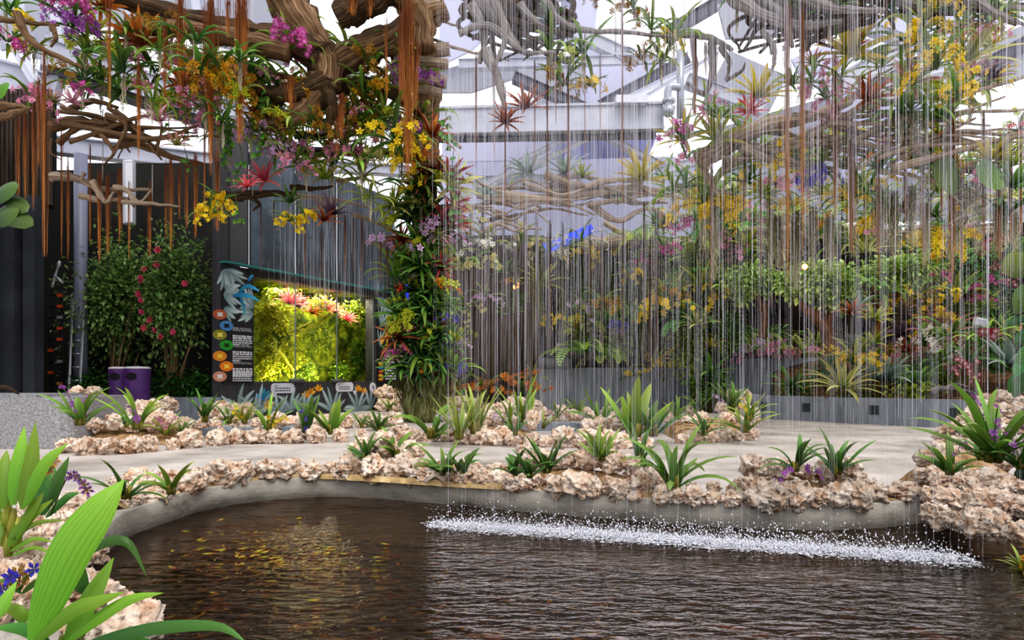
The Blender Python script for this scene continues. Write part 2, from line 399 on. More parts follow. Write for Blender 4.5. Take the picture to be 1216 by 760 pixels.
# ripples grow stronger from the sheltered bend towards the falling rain
sx = N(nt, 'ShaderNodeSeparateXYZ'); L.new(tc.outputs['Object'], sx.inputs[0])
amp = N(nt, 'ShaderNodeMapRange'); amp.inputs[1].default_value = -2.2; amp.inputs[2].default_value = .2; amp.inputs[3].default_value = .12; amp.inputs[4].default_value = 1; L.new(sx.outputs[0], amp.inputs[0])
hh = N(nt, 'ShaderNodeMath', operation='MULTIPLY'); L.new(n1.outputs[0], hh.inputs[0]); L.new(amp.outputs[0], hh.inputs[1])
h2 = N(nt, 'ShaderNodeMath', operation='MULTIPLY_ADD'); h2.inputs[1].default_value = .8; L.new(n2.outputs[0], h2.inputs[0]); L.new(hh.outputs[0], h2.inputs[2])
bp = N(nt, 'ShaderNodeBump', Strength=.75, Distance=.06); L.new(h2.outputs[0], bp.inputs['Height'])
fr = N(nt, 'ShaderNodeFresnel', IOR=1.33); L.new(bp.outputs[0], fr.inputs['Normal'])
gl = N(nt, 'ShaderNodeBsdfGlossy', Roughness=.04); L.new(bp.outputs[0], gl.inputs['Normal'])
tr = N(nt, 'ShaderNodeBsdfTransparent'); tr.inputs[0].default_value = (.62, .44, .28, 1)
gl.inputs[0].default_value = (.95, .86, .78, 1); mx = N(nt, 'ShaderNodeMixShader'); L.new(fr.outputs[0], mx.inputs[0]); L.new(tr.outputs[0], mx.inputs[1]); L.new(gl.outputs[0], mx.inputs[2])
o = N(nt, 'ShaderNodeOutputMaterial'); L.new(mx.outputs[0], o.inputs[0]); MATS['water'] = m
mb = MB(); mb.poly([(-4, 1, -.18), (8, 1, -.18), (8, 8, -.18), (-4, 8, -.18)])
struct('water_pond', mb.mesh('water', m), 'dark rippled water filling the curved pond', 'water')
# leaf litter drifting in the bend of the pond
mb = MB()
for i in range(900):
    if i < 560: px, py = R.gauss(330, 55), R.gauss(652, 20)
    else: px, py = R.uniform(180, 760), R.uniform(640, 760)
    if py < 612: continue
    z = -.176 if (i < 560 and R.random() < .22) else -.205-abs(R.gauss(0, .06)); c = G(px, py, z); a = R.uniform(0, 6.28); l = R.uniform(.015, .045); d = V((math.cos(a), math.sin(a), R.uniform(-.1, .1))); sd = V((-math.sin(a), math.cos(a), 0))
    mb.blade([c-d*l, c, c+d*l], [.004, l*.8, .003], sd, .2)
tag(obj('fallen_leaves', mb.mesh('leaves', leafmat('#9a5f1c', '#9aa428', None, .5, .1, .5, .6))), 'yellow and brown fallen leaves drifting in the pond bend', 'leaves', kind='stuff')

darkw = noisy('charcoal_wall', [(.3, '#141312'), (.6, '#26241f'), (.8, '#2e2b26')], 2, 4, .6, .1, 30)
charp = noisy('mural_panel', [(.3, '#37363a'), (.6, '#48464a'), (.8, '#545257')], 1.2, 6, .5, .2, 4, stretch=(6, 6, .6))
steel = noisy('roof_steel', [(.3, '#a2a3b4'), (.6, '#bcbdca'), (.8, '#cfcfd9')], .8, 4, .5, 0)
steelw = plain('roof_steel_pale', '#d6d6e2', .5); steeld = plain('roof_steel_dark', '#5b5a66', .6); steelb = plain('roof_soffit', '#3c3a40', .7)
greyc = noisy('planter_concrete', [(.3, '#5d636c'), (.5, '#7f858e'), (.7, '#979ca3')], 1.4, 7, .7, .2, 14, stretch=(3, 3, .5))
granite = noisy('granite', [(.36, '#77777a'), (.5, '#8f8e90'), (.64, '#aeacab')], 30, 4, .45, 0)
def slab(a, b, z0, z1, th, name_mb=None, depth_dir=1):
    """upright wall from a to b (xy), thickness th away from the camera"""
    mb = name_mb or MB(); a = V((a[0], a[1], 0)); b = V((b[0], b[1], 0)); d = (b-a).normalized(); nn = V((-d.y, d.x, 0))*depth_dir
    q = [a, b, b+nn*th, a+nn*th]; k = len(mb.v)
    for z in (z0, z1):
        for p in q: mb.v.append(p+V((0, 0, z))); mb.c.append((.5, .5, .5))
    for f in ((0, 1, 2, 3), (7, 6, 5, 4), (0, 4, 5, 1), (1, 5, 6, 2), (2, 6, 7, 3), (3, 7, 4, 0)): mb.f.append(tuple(k+i for i in f)); mb.mi.append(mb.cur)
    return mb
# mural wall frame
A = V((-7.07, 16.34, 0)); D = V((.462, .887, 0)); NW = V((.887, -.462, 0))
def sof(px): k = (px-CX)/F; return (k*A.y-A.x)/(D.x-k*D.y)
def WP(px, py, off=0.0):
    s = sof(px); p = A+D*s; return V((p.x, p.y, EYE-(py-HY)/F*p.y))+NW*off
def Wsz(s, z, off=0.0): return A+D*s+V((0, 0, z))+NW*off
s_l, s_r, s_end = sof(300), sof(443), sof(474)
def wallpt(s): p = A+D*s; return (p.x, p.y)
def wallpt2(s): p = A+D*s+NW*.006; return (p.x, p.y)
mb = MB(); slab(wallpt(0), wallpt(s_end), 0, .93, .3, mb); slab(wallpt(0), wallpt(s_l), .93, 3.62, .3, mb); slab(wallpt(s_r), wallpt(s_end), .93, 3.62, .3, mb); slab(wallpt(0), wallpt(s_end), 3.62, 3.8, .3, mb)
slab(wallpt(0), wallpt(sof(272)), 3.8, 7.2, .3, mb)
WM = struct('wall_mural', mb.mesh('wall', charp, smooth=False), 'charcoal painted wall around the lit glass tank', 'wall')
# painted leaves on the wall foot
def paintleaf(mb, px, py, ang, L, w, off=.012, n=7, curve=.3):
    c = WP(px, py, off); a = ang; pts = [c.copy()]; p = c.copy()
    for k in range(n):
        p = p+(D*math.cos(a)*1.0+V((0, 0, math.sin(a))))*(L/n); pts.append(p.copy()); a -= curve/n
    dd = NW
    for i in range(n):
        t0, t1 = i/n, (i+1)/n
    b = len(mb.v); rn = R.random()
    for i, q in enumerate(pts):
        t = i/n; d = (pts[min(i+1, n)]-pts[max(i-1, 0)]).normalized(); sd = d.cross(dd).normalized(); ww = w*max(.06, lens(t, .5, .7))/2
        mb.v += [q-sd*ww, q+NW*.001, q+sd*ww]; mb.c += [(t, 1, rn), (t, 0, rn), (t, 1, rn)]
    for i in range(n):
        a = b+3*i; mb.f += [(a, a+1, a+4, a+3), (a+1, a+2, a+5, a+4)]; mb.mi += [mb.cur]*2
plm = leafmat('#7f959c', '#c3d2d2', '#5f767e', .6, 0); ylm = leafmat('#e8a21c', '#f7c93a', None, .6, 0); blm = leafmat('#1e6fb0', '#4fb4dd', None, .5, 0)
for (px, py, k) in ((283, 492, 5), (305, 493, 6), (330, 493, 6), (345, 490, 5), (362, 489, 4), (395, 489, 6), (425, 488, 8), (440, 486, 3)):
    mb = MB()
    for i in range(k): paintleaf(mb, px, py, PI/2+(i-(k-1)/2)*.42, R.uniform(.55, .85), .17, curve=R.uniform(-.6, .6)+(.5 if i > k/2 else -.5)*-.6)
    obj('painted_leaf_cluster', mb.mesh('paint', plm), WM)
for px, py in ((363, 472), (369, 468), (378, 464), (425, 464), (432, 467), (319, 483)):
    mb = MB()
    for i in range(4): paintleaf(mb, px, py, PI/2+(i-1.5)*.7, .2, .09)
    obj('painted_flower', mb.mesh('paint', ylm), WM, label='yellow painted flower')
mb = MB()
for i in range(5): paintleaf(mb, 313, 474, .4+i*.6, .3, .11)
obj('painted_frog', mb.mesh('paint', blm), WM, label='small blue painted frog')
# speech bubbles
bub = plain('bubble_white', '#d9dae6', .5); ink = plain('ink', '#55565f', .6)
def flat(mb, pts2, off): mb.poly([Wsz(s, z, off) for s, z in pts2])
def rrect(s0, z0, s1, z1, r, k=5):
    out = []
    for cx, cz, a0 in ((s1-r, z1-r, 0), (s0+r, z1-r, PI/2), (s0+r, z0+r, PI), (s1-r, z0+r, 1.5*PI)):
        for i in range(k+1): a = a0+PI/2*i/k; out.append((cx+r*math.cos(a), cz+r*math.sin(a)))
    return out
def words(mb, s0, s1, z, h, off):
    s = s0
    while s < s1-.02:
        w = R.uniform(.05, .16)*h/.045; e = min(s+w, s1); flat(mb, [(s, z), (e, z), (e, z+h), (s, z+h)], off); s = e+h*.6
for x0, x1, y0, y1, tx, lab in ((321, 349, 455, 467, 324, 'white speech bubble painted below the tank beside the blue frog'), (398, 419, 454, 465, 420, 'white speech bubble painted below the tank beside yellow flowers')):
    s0, s1 = sof(x0), sof(x1); zz = [WP((x0+x1)/2, y, 0).z for y in (y1, y0)]
    mb = MB(); flat(mb, rrect(s0, zz[0], s1, zz[1], .11), .02)
    st = sof(tx); flat(mb, [(st-.08, zz[0]+.02), (st+.02, zz[0]-.12), (st+.12, zz[0]+.02)], .02)
    mt = MB()
    for i in range(3): words(mt, s0+.13, s1-(.15 if i else .6), zz[1]-.085-.065*i, .03, .024)
    thing('speech_bubble', lab, 'sign', parts=(('bubble_shape', mb.mesh('b', bub)), ('lettering', mt.mesh('t', ink))))
mb = MB(); c = WP(442, 460, .02); mb.poly([c+D*.16*math.cos(a*.4)+V((0, 0, .16*math.sin(a*.4))) for a in range(16)])
mi = MB(); mi.poly([c+NW*.004+D*(.02+.04*math.cos(a))+V((0, 0, .07*math.sin(a))) for a in (0, 1, 2, 3, 4, 5)])
thing('round_badge', 'small round white badge under the corner of the glass tank', 'sign', parts=(('disc', mb.mesh('d', bub)), ('symbol', mi.mesh('i', ink))))
# glass tank
m, nt, ns, L = newmat('tank_glass'); fr = N(nt, 'ShaderNodeFresnel', IOR=1.35); gl = N(nt, 'ShaderNodeBsdfGlossy', Roughness=.02); tr = N(nt, 'ShaderNodeBsdfTransparent'); tr.inputs[0].default_value = (.93, .97, .92, 1)
mx = N(nt, 'ShaderNodeMixShader'); mu = N(nt, 'ShaderNodeMath', operation='MULTIPLY'); mu.inputs[1].default_value = .45; L.new(fr.outputs[0], mu.inputs[0]); L.new(mu.outputs[0], mx.inputs[0]); L.new(tr.outputs[0], mx.inputs[1]); L.new(gl.outputs[0], mx.inputs[2]); o = N(nt, 'ShaderNodeOutputMaterial'); L.new(mx.outputs[0], o.inputs[0]); glassm = m
tk = thing('window_1', 'tall lit glass tank window of three panes in mural wall', 'window', kind='structure')
seams = [s_l, sof(352), sof(401), s_r]
for i in range(3):
    mb = MB(); flat(mb, [(seams[i]+.02, .95), (seams[i+1]-.02, .95), (seams[i+1]-.02, 3.6), (seams[i]+.02, 3.6)], -.05); obj('pane', mb.mesh('pane', glassm), tk)
alum = plain('tank_frame', '#9db0aa', .35, .6); mb = MB()
for i, s in enumerate(seams): flat(mb, [(s-.03, .93), (s+.03, .93), (s+.03, 3.62), (s-.03, 3.62)], .004 if i in (0, 3) else -.04)
obj('frame', mb.mesh('frame', alum), tk)
for i in (1, 2):
    mb = MB(); mb.box(Wsz(seams[i], .95, .02), (.5, .08, .1), Matrix.Rotation(math.atan2(D.y, D.x), 3, 'Z')); obj('clamp', mb.mesh('c', plain('clampgrey', '#5d6062', .5)), tk)
mossb = noisy('tank_moss', [(.3, '#141f08'), (.45, '#4a5a10'), (.58, '#8f9620'), (.74, '#d0c838')], 2.4, 8, .9, .8, 9, dist=.1)
mb = MB()
VR = V((-.77, 2.2, 0))/1.7
def tankpt(s, z, off): return Wsz(s, z, 0)-VR*off
NX, NZ = 40, 22
for i in range(NX+1):
    for j in range(NZ+1):
        s = s_l-.1+(s_r-s_l+.2)*i/NX; z = .6+3.2*j/NZ; q = tankpt(s, z, -1.5); mb.v.append(q+VR*.45*noise.noise(V((s*1.1, z*1.3, 3)))+VR*.2*noise.noise(V((s*3, z*3, 1)))); mb.c.append((.5, .5, .5))
for i in range(NX):
    for j in range(NZ): a = i*(NZ+1)+j; mb.f.append((a, a+NZ+1, a+NZ+2, a+1)); mb.mi.append(0)
struct('wall_tank_back', mb.mesh('moss', mossb), 'moss covered back wall inside the glass tank', 'wall')
mb = MB(); b0 = [tankpt(s_l-.1, .9, -.31), tankpt(s_r+.1, .9, -.31), tankpt(s_r+.1, .9, -1.9), tankpt(s_l-.1, .9, -1.9)]
mb.poly(b0); mb.poly([p+V((0, 0, 2.75)) for p in b0]); mb.poly([b0[1], b0[2], b0[2]+V((0, 0, 2.75)), b0[1]+V((0, 0, 2.75))]); mb.poly([b0[0], b0[3], b0[3]+V((0, 0, 2.75)), b0[0]+V((0, 0, 2.75))])
struct('wall_tank_side', mb.mesh('shell', mossb), 'mossy floor and sides inside the glass tank', 'wall')
# ledge of glass over the tank and reflective glazing above
mb = MB(); slab(wallpt2(-.02), wallpt2(s_end), 3.81, 3.85, -.22, mb)
tag(obj('glass_ledge', mb.mesh('ledge', plain('ledge_glass', '#3f8a86', .1, 0, 0, .8), smooth=False)), 'green edged glass ledge over the tank', 'ledge')
mb = MB(); slab(wallpt2(.75), wallpt2(s_end), 3.64, 3.79, -.1, mb); tag(obj('ledge_rail', mb.mesh('rail', plain('railblack', '#1d1b1b', .5), smooth=False)), 'black rail under the green glass ledge', 'rail')
glz = noisy('blue_glazing', [(.3, '#161d24'), (.5, '#2b3844'), (.7, '#526475')], .8, 6, .3, .35, 14, spec=.7, dist=.03)
gs = [sof(272), sof(297), sof(352), sof(401), sof(468)]; wn = thing('window_2', 'dark blue textured glazing above the tank', 'window', kind='structure')
for i in range(4):
    mb = MB(); flat(mb, [(gs[i]+.015, 3.86), (gs[i+1]-.015, 3.86), (gs[i+1]-.015, 7.0), (gs[i]+.015, 7.0)], -.03); obj('pane', mb.mesh('pane', plain('glazing_grey', '#4a4a4e', .4) if i == 0 else glz), wn)
mb = MB()
for s in gs: flat(mb, [(s-.03, 3.86), (s+.03, 3.86), (s+.03, 7), (s-.03, 7)], .0)
obj('frame', mb.mesh('frame', plain('glazing_joint', '#232629', .5)), wn)
# information boards
bd = plain('board_black', '#252527', .45)
ib = thing('information_board', 'tall black frog information board with painted leaves beside tank', 'sign')
mb = MB(); s0, s1 = .02, s_l-.03; slab(wallpt2(s0), wallpt2(s1), .9, 3.76, -.07, mb); obj('panel', mb.mesh('panel', bd, smooth=False), ib)
mb = MB(); OB = .085
for cx_, cy_, a0, k, l in ((263, 320, -.9, 7, .62), (262.5, 350, .1, 6, .55), (263, 366, -.4, 5, .5), (298, 366, 2.5, 6, .6), (298, 372, 3.5, 5, .5), (267, 320, -.5, 5, .6), (263, 338, -.3, 4, .5)):
    for i in range(k): paintleaf(mb, cx_, cy_, a0+(i-k/2)*.28, l*R.uniform(.7, 1.1), .13, OB, curve=R.uniform(-.5, .5))
mb.c = [(a, b, c) for a, b, c in mb.c]; obj('painted_leaves', mb.mesh('paint', plm), ib, label='grey and white painted leaves')
mb = MB()
for cx_, cy_, a0, l, w in ((272, 352, .3, .9, .12), (280, 350, 1.0, .5, .1), (285, 340, .2, .55, .1), (281, 352, -.9, .5, .1), (292, 335, 1.2, .3, .08)): paintleaf(mb, cx_, cy_, a0, l, w, OB+.006, curve=.8)
obj('painted_frog', mb.mesh('paint', blm), ib, label='bright blue painted frog')
for i, (px, py, c) in enumerate(((258, 374, '#b05a3a'), (265, 387, '#4f86b8'), (259, 398, '#8f8a34'), (265, 410, '#2f9a30'), (259, 423, '#d98a2a'), (265, 435, '#e6801e'), (258.5, 447, '#c98f78'))):
    mb = MB(); c0 = WP(262 if px < 262 else px, py, OB+.012); c0 -= D*(.1 if px < 262 else -.02)
    mb.poly([c0+D*.2*math.cos(a*.393)+V((0, 0, .125*math.sin(a*.393)*1.0)) for a in range(16)])
    mi = MB(); c1 = c0+NW*.005; mi.poly([c1+D*.1*math.cos(a*.8)*(1.2 if a % 2 else .6)+V((0, 0, .07*math.sin(a*.8)*(1.1 if a % 2 else .6))) for a in range(8)])
    d_ = obj('photo_disc', mb.mesh('disc', plain('disc%d' % i, c, .5)), ib); obj('pictured_frog', mi.mesh('frog', plain('frog%d' % i, ('#d8d0c8', '#101820', '#e8d860', '#153a10', '#f0c840', '#f6d050', '#e8e0dc')[i], .5)), d_)
paper = plain('board_text', '#d8d8de', .5)
def text(body, s, z, size, off, parent, name='heading', mat=None):
    cu = bpy.data.curves.new(name, 'FONT'); cu.body = body; cu.size = size; cu.space_line = .8; cu.materials.append(mat or paper)
    o = bpy.data.objects.new(name, cu); COL.objects.link(o); p = Wsz(s, z, off)
    bpy.context.view_layer.update(); me = bpy.data.meshes.new_from_object(o.evaluated_get(bpy.context.evaluated_depsgraph_get())); bpy.data.objects.remove(o); o = obj(name, me)
    o.matrix_world = Matrix(((D.x, 0, NW.x, p.x), (D.y, 0, NW.y, p.y), (0, 1, 0, p.z), (0, 0, 0, 1))); o.parent = parent; return o
st = sof(273.5)
for k, (py, body) in enumerate(((391, 'GREEN AND BLACK\nPOISON DART FROG'), (410, 'YELLOW-BANDED\nPOISON DART FROG'), (430, 'GOLDEN\nPOISON DART FROG'))):
    z = WP(280, py, 0).z; text(body, st, z, .062, OB, ib)
    mb = MB()
    for r_ in range(5 if k < 2 else 4): words(mb, st, s1-.06-(.4 if r_ == 4 else 0), z-.19-r_*.052, .03 if r_ > 1 else .04, OB)
    obj('text_lines', mb.mesh('txt', paper), ib)
mb = MB()
for r_ in range(5): words(mb, st, s1-.06, WP(280, 443, 0).z-r_*.05, .028, OB)
obj('text_lines', mb.mesh('txt', paper), ib)
ib2 = thing('information_board', 'narrow black information board between tank and planted column', 'sign')
mb = MB(); s2, s3 = sof(447), sof(470); slab(wallpt2(s2), wallpt2(s3), .9, 3.75, -.07, mb); obj('panel', mb.mesh('panel', bd, smooth=False), ib2)
mb = MB()
for cx_, cy_, a0, k, l in ((449, 366, .9, 8, .8), (450, 388, 1.3, 6, .7), (449, 412, 1.6, 4, .6), (466, 412, 1.6, 4, .6)):
    for i in range(k): paintleaf(mb, cx_, cy_, a0+(i-k/2)*.3, l*R.uniform(.8, 1.2), .1, OB)
obj('painted_leaves', mb.mesh('paint', plm), ib2)
mb = MB()
for i in range(12): paintleaf(mb, R.uniform(449, 463), R.uniform(386, 402), R.uniform(0, 6.28), .34, .08, OB+.004, curve=1.2)
obj('painted_flower', mb.mesh('paint', ylm), ib2, label='orange and black painted blossom')
mb = MB()
for r_ in range(10): words(mb, s2+.35, s3-.1, WP(458, 421+r_*3.3, 0).z, .05, OB)
obj('text_lines', mb.mesh('txt', paper), ib2)
for i, c in enumerate(('#d9a53a', '#3a86c0', '#c0442a', '#d9a53a', '#e08a2a')):
    mb = MB(); c0 = WP(449.5, 432+i*4.6, OB+.004); mb.poly([c0+D*.13*math.cos(a*.785)+V((0, 0, .05*math.sin(a*.785))) for a in range(8)]); obj('colour_dot', mb.mesh('dot', plain('dot'+c, c, .5)), ib2)

# dark back wall behind the bushes, recess, slats, column
mb = MB(); slab(((98-CX)/F*18.4, 18.4), (-7.55, 18.4), 0, 6.9, .3, mb); struct('wall_left', mb.mesh('w', darkw, smooth=False), 'smooth black wall behind the flowering shrubs', 'wall')
mb = MB(); slab(((-60-CX)/F*20, 20), ((105-CX)/F*20, 20), 0, 7.2, .3, mb); slab(((-60-CX)/F*13, 13), ((-60-CX)/F*20, 20), 0, 7, .2, mb); struct('wall_recess', mb.mesh('w', plain('black_recess', '#12100e', .8), smooth=False), 'black recess behind the slatted panel', 'wall')
mb = MB()
for px in range(-30, 62, 5): mb.box(P(px, 175, 15.2)+V((0, R.uniform(-.02, .02), 0)), (.065, .08, 2.6))
struct('wall_slats', mb.mesh('s', noisy('slat_wood', [(.3, '#241c17'), (.6, '#4a3d34'), (.8, '#6b5b50')], 3, 5, .7, .2, 10, stretch=(5, 5, .4)), smooth=False), 'dark vertical timber slats above the recess', 'slats')
mb = MB(); b = slab(((-30-CX)/F*15.4, 15.4), ((64-CX)/F*15.4, 15.4), 4.9, 7.4, .1, mb); struct('wall_slats_back', mb.mesh('s', plain('slatback', '#16120f', .8), smooth=False), 'black board behind the timber slats', 'wall')
post = plain('post_paint', '#7d7f94', .4)
mb = MB(); c = P(96, 450, 16.8); mb.tube([V((c.x, c.y, 0)), V((c.x, c.y, 6.6))], [.15, .15], 20); tag(obj('steel_post', mb.mesh('p', post)), 'grey lavender round steel post beside the recess', 'post')
mb = MB()
for px, w in ((-6, .5), (14, .22), (30, .25)): c = P(px, 450, 14.5); mb.box(V((c.x, c.y+R.uniform(0, .3), 2.5)), (w, .3, 5.0))
struct('door_1', mb.mesh('d', noisy('doorgrey', [(.3, '#26282c'), (.7, '#3b3e45')], 1, 3, .5, 0), smooth=False), 'dark grey door frame beside the granite bench', 'door')
mb = MB(); mb.box(P(153.5, 229, 17.3), (.26, .2, 1.65)); wl = obj('wall_box', mb.mesh('b', plain('boxwhite', '#c9c7d2', .5), smooth=False)); tag(wl, 'narrow white wall light above the taller shrub', 'lamp'); bv = wl.modifiers.new('b', 'BEVEL'); bv.width = .03  # plain white wall box with a paler front; it gives no light
mb = MB(); mb.box(P(153.5, 229, 17.19)+V((0, 0, 0)), (.18, .03, 1.5)); obj('front_plate', mb.mesh('d', plain('boxfront', '#e6e6ee', .4), smooth=False), wl)
# low planter under the shrubs
mb = MB(); slab(((120-CX)/F*16.3, 16.3), (-7.05, 16.3), 0, .56, .22, mb); struct('planter_wall_left', mb.mesh('p', greyc, smooth=False), 'low grey planter wall in front of the flowering shrubs', 'planter')
soil = noisy('soil', [(.3, '#2a1a0f'), (.5, '#5a3d22'), (.7, '#8a6236')], 6, 8, .95, .8, 20, dist=.05)
mb = MB(); slab(((112-CX)/F*16.5, 16.5), (-7.1, 16.5), .02, .5, 1.8, mb); struct('ground_soil_left', mb.mesh('p', soil, smooth=False), 'dark soil in planter under the shrubs', 'soil')
# timber wall behind the rain, planted back wall
timb = noisy('timber_wall', [(.32, '#120e0b'), (.5, '#33291f'), (.7, '#5f5148')], 2.2, 7, .8, .3, 10, stretch=(7, 7, .25))
mb = MB(); x = 458
while x < 642:
    w = R.uniform(4, 7); a, b = P(x, 450, 23.4), P(x+w, 450, 23.4); mb.box(V(((a.x+b.x)/2, 23.5+R.uniform(-.03, .03), 3.0)), (b.x-a.x-.012, .12, 6.0)); x += w
struct('wall_timber', mb.mesh('t', timb, smooth=False), 'dark vertical timber wall behind the rain', 'wall')
rockw = noisy('back_rock', [(.32, '#0d0a07'), (.5, '#231a12'), (.62, '#41321f'), (.78, '#6d5638')], .9, 9, .9, .9, 3, stretch=(1, 1, .6), dist=.2)
def bwall(px):                                              # plan of the planted back wall
    t = (px-600)/(1330-600); return 25.5-1.0*t-7.5*max(0, t-.5)**1.3
mb = MB(); NX, NZ = 110, 26
for i in range(NX+1):
    px = 560+790*i/NX; Y = bwall(px)
    for j in range(NZ+1):
        z = 6.4*j/NZ; p = V(((px-CX)/F*Y, Y, z)); q = noise.noise(V((p.x*.45, z*.6, 0)))*.9+noise.noise(V((p.x*1.3, z*1.5, 4)))*.35; mb.v.append(p+V((0, -q+.4*(z/6.4), 0))); mb.c.append((.5, .5, .5))
for i in range(NX):
    for j in range(NZ): a = i*(NZ+1)+j; mb.f.append((a, a+NZ+1, a+NZ+2, a+1)); mb.mi.append(0)
struct('wall_back', mb.mesh('w', rockw), 'dark rocky planted back wall', 'wall')
# planters on the far side
mb = MB(); slab(((634-CX)/F*21.6, 21.6), ((826-CX)/F*21.6, 21.6), 0, 1.36, .3, mb); struct('planter_wall_centre', mb.mesh('p', greyc, smooth=False), 'grey concrete planter wall behind the far rock bed', 'planter')
mb = MB(); slab(((866-CX)/F*20.5, 20.5), ((1010-CX)/F*20.5, 20.5), 0, 1.64, .3, mb); struct('planter_wall_tall', mb.mesh('p', greyc, smooth=False), 'taller grey planter wall under the pink orchids', 'planter')
pa, pb = V((6.31, 17.0, 0)), V((8.66, 13.8, 0)); pd = (pb-pa).normalized(); pc = pa+pd*6.5
mb = MB(); slab(pa, pc, 0, .58, .28, mb); slab(pa+V((.1, .2, 0)), pa+V((.9, 3.6, 0)), 0, .58, .25, mb, 1); LP = struct('planter_wall_low', mb.mesh('p', greyc, smooth=False), 'low grey planter wall curving along the path', 'planter')
mb = MB()
for px in (907.5, 957.5, 1038, 1135):
    k = (px-CX)/F; s = (k*pa.y-pa.x)/(pd.x-k*pd.y); q = pa+pd*s; mb.box(V((q.x, q.y, .32))-V((-pd.y, pd.x, 0))*.006, (.2, .03, .2), Matrix.Rotation(math.atan2(pd.y, pd.x), 3, 'Z'))
obj('drain_slot', mb.mesh('d', plain('slotdark', '#33383c', .8), smooth=False), LP)
mb = MB()
NX, NY = 40, 14
for i in range(NX+1):
    p0 = pa.lerp(pc, i/NX)+V((-pd.y, pd.x, 0))*.28
    if i == 0: p0 += V((.3, .3, 0))
    for j in range(NY+1):
        t = j/NY; far = V((p0.x*1.0+2.6*t, p0.y+t*7.0, 0)); z = .54+max(0, t-.1)*1.7+.12*noise.noise(V((far.x, far.y, 0))); mb.v.append(V((far.x, far.y, z))); mb.c.append((.5, .5, .5))
for i in range(NX):
    for j in range(NY): a = i*(NY+1)+j; mb.f.append((a, a+NY+1, a+NY+2, a+1)); mb.mi.append(0)
struct('ground_soil', mb.mesh('soil', soil), 'brown soil sloping up behind the low planter wall', 'soil')
mb = MB(); slab(((634-CX)/F*21.9, 21.9), ((826-CX)/F*21.9, 21.9), .1, 1.3, 3.2, mb); struct('ground_soil_centre', mb.mesh('p', soil, smooth=False), 'soil behind the central planter wall', 'soil')
mb = MB(); slab(((866-CX)/F*20.8, 20.8), ((1060-CX)/F*20.8, 20.8), .1, 1.58, 4.0, mb); struct('ground_soil_tall', mb.mesh('p', soil, smooth=False), 'soil behind the taller planter wall', 'soil')
mb = MB()
sb = P(660, 431, 21.3); mb.box(V((sb.x, sb.y+.3, 1.5)), (1.15, .5, .36)); o = obj('stone_block', mb.mesh('b', noisy('darkstone', [(.3, '#3f4145'), (.6, '#64666a')], 3, 6, .8, .3))); tag(o, 'dark grey stone block on top of the central planter wall', 'stone'); bv = o.modifiers.new('b', 'BEVEL'); bv.width = .12; bv.segments = 4
# granite bench
mb = MB(); y0 = 9.6; xr = (80-CX)/F*y0; pts = [(xr-4.5, y0), (xr-.25, y0)]+[(xr-.25+.25*math.sin(a), y0+.25-.25*math.cos(a)) for a in (.3, .6, .9, 1.2, 1.5)]+[(xr, y0+1.6), (xr-4.5, y0+1.6)]
b = len(mb.v)
for z in (0, .735):
    for x, y in pts: mb.v.append(V((x, y, z))); mb.c.append((.5, .5, .5))
k = len(pts); mb.f.append(tuple(b+k+i for i in range(k)))
for i in range(k): mb.f.append((b+i, b+(i+1) % k, b+k+(i+1) % k, b+k+i))
mb.mi = [0]*len(mb.f); bn = thing('granite_bench', 'speckled grey granite bench with rounded end beside the path', 'bench', parts=(('body', mb.mesh('b', granite, smooth=False)),))
mb = MB(); mb.box(V((xr-1.65, y0+.7, .75)), (2.2, 1.1, .05)); obj('top_slab', mb.mesh('s', granite, smooth=False), bn)
mb = MB(); mb.box(V((xr-2.0, y0-.004, .22)), (2.0, .02, .26)); obj('recess', mb.mesh('s', plain('benchdark', '#26272a', .8), smooth=False), bn)

# ================================================================== ROOF
def beam(p0, p1, th, Y0, Y1, mat, name='roof_beam', lab='pale grey steel roof beam', dep=.3):
    a, b = P(*p0, Y0), P(*p1, Y1); d = b-a; L_ = d.length; d.normalize(); up = V((0, 0, 1)); s = d.cross(up).normalized(); u = s.cross(d)
    mt = Matrix((d, s, u)).transposed(); mb = MB(); w = M(th, (Y0+Y1)/2); mb.box(V((0, 0, 0)), (L_, dep, w), mt)
    # a flange along top and bottom gives the beam its section
    for q in (-.5, .5): mb.box(u*w*q, (L_, dep*1.5, w*.1), mt)
    o = obj(name, mb.mesh('beam', mat, smooth=False), None, (a+b)/2); o['kind'] = 'structure'; o['label'] = lab; o['category'] = 'roof beam'; THINGS.append((o, 'x')); return o
def panel(pts, Y, mat, lab):
    mb = MB(); q = [P(*p, Y) for p in pts]; mb.poly(q); mb.poly([x+V((0, .08, 0)) for x in reversed(q)])
    o = obj('roof_panel', mb.mesh('panel', mat, smooth=False)); o['kind'] = 'structure'; o['label'] = lab; o['category'] = 'roof panel'; THINGS.append((o, 'x'))
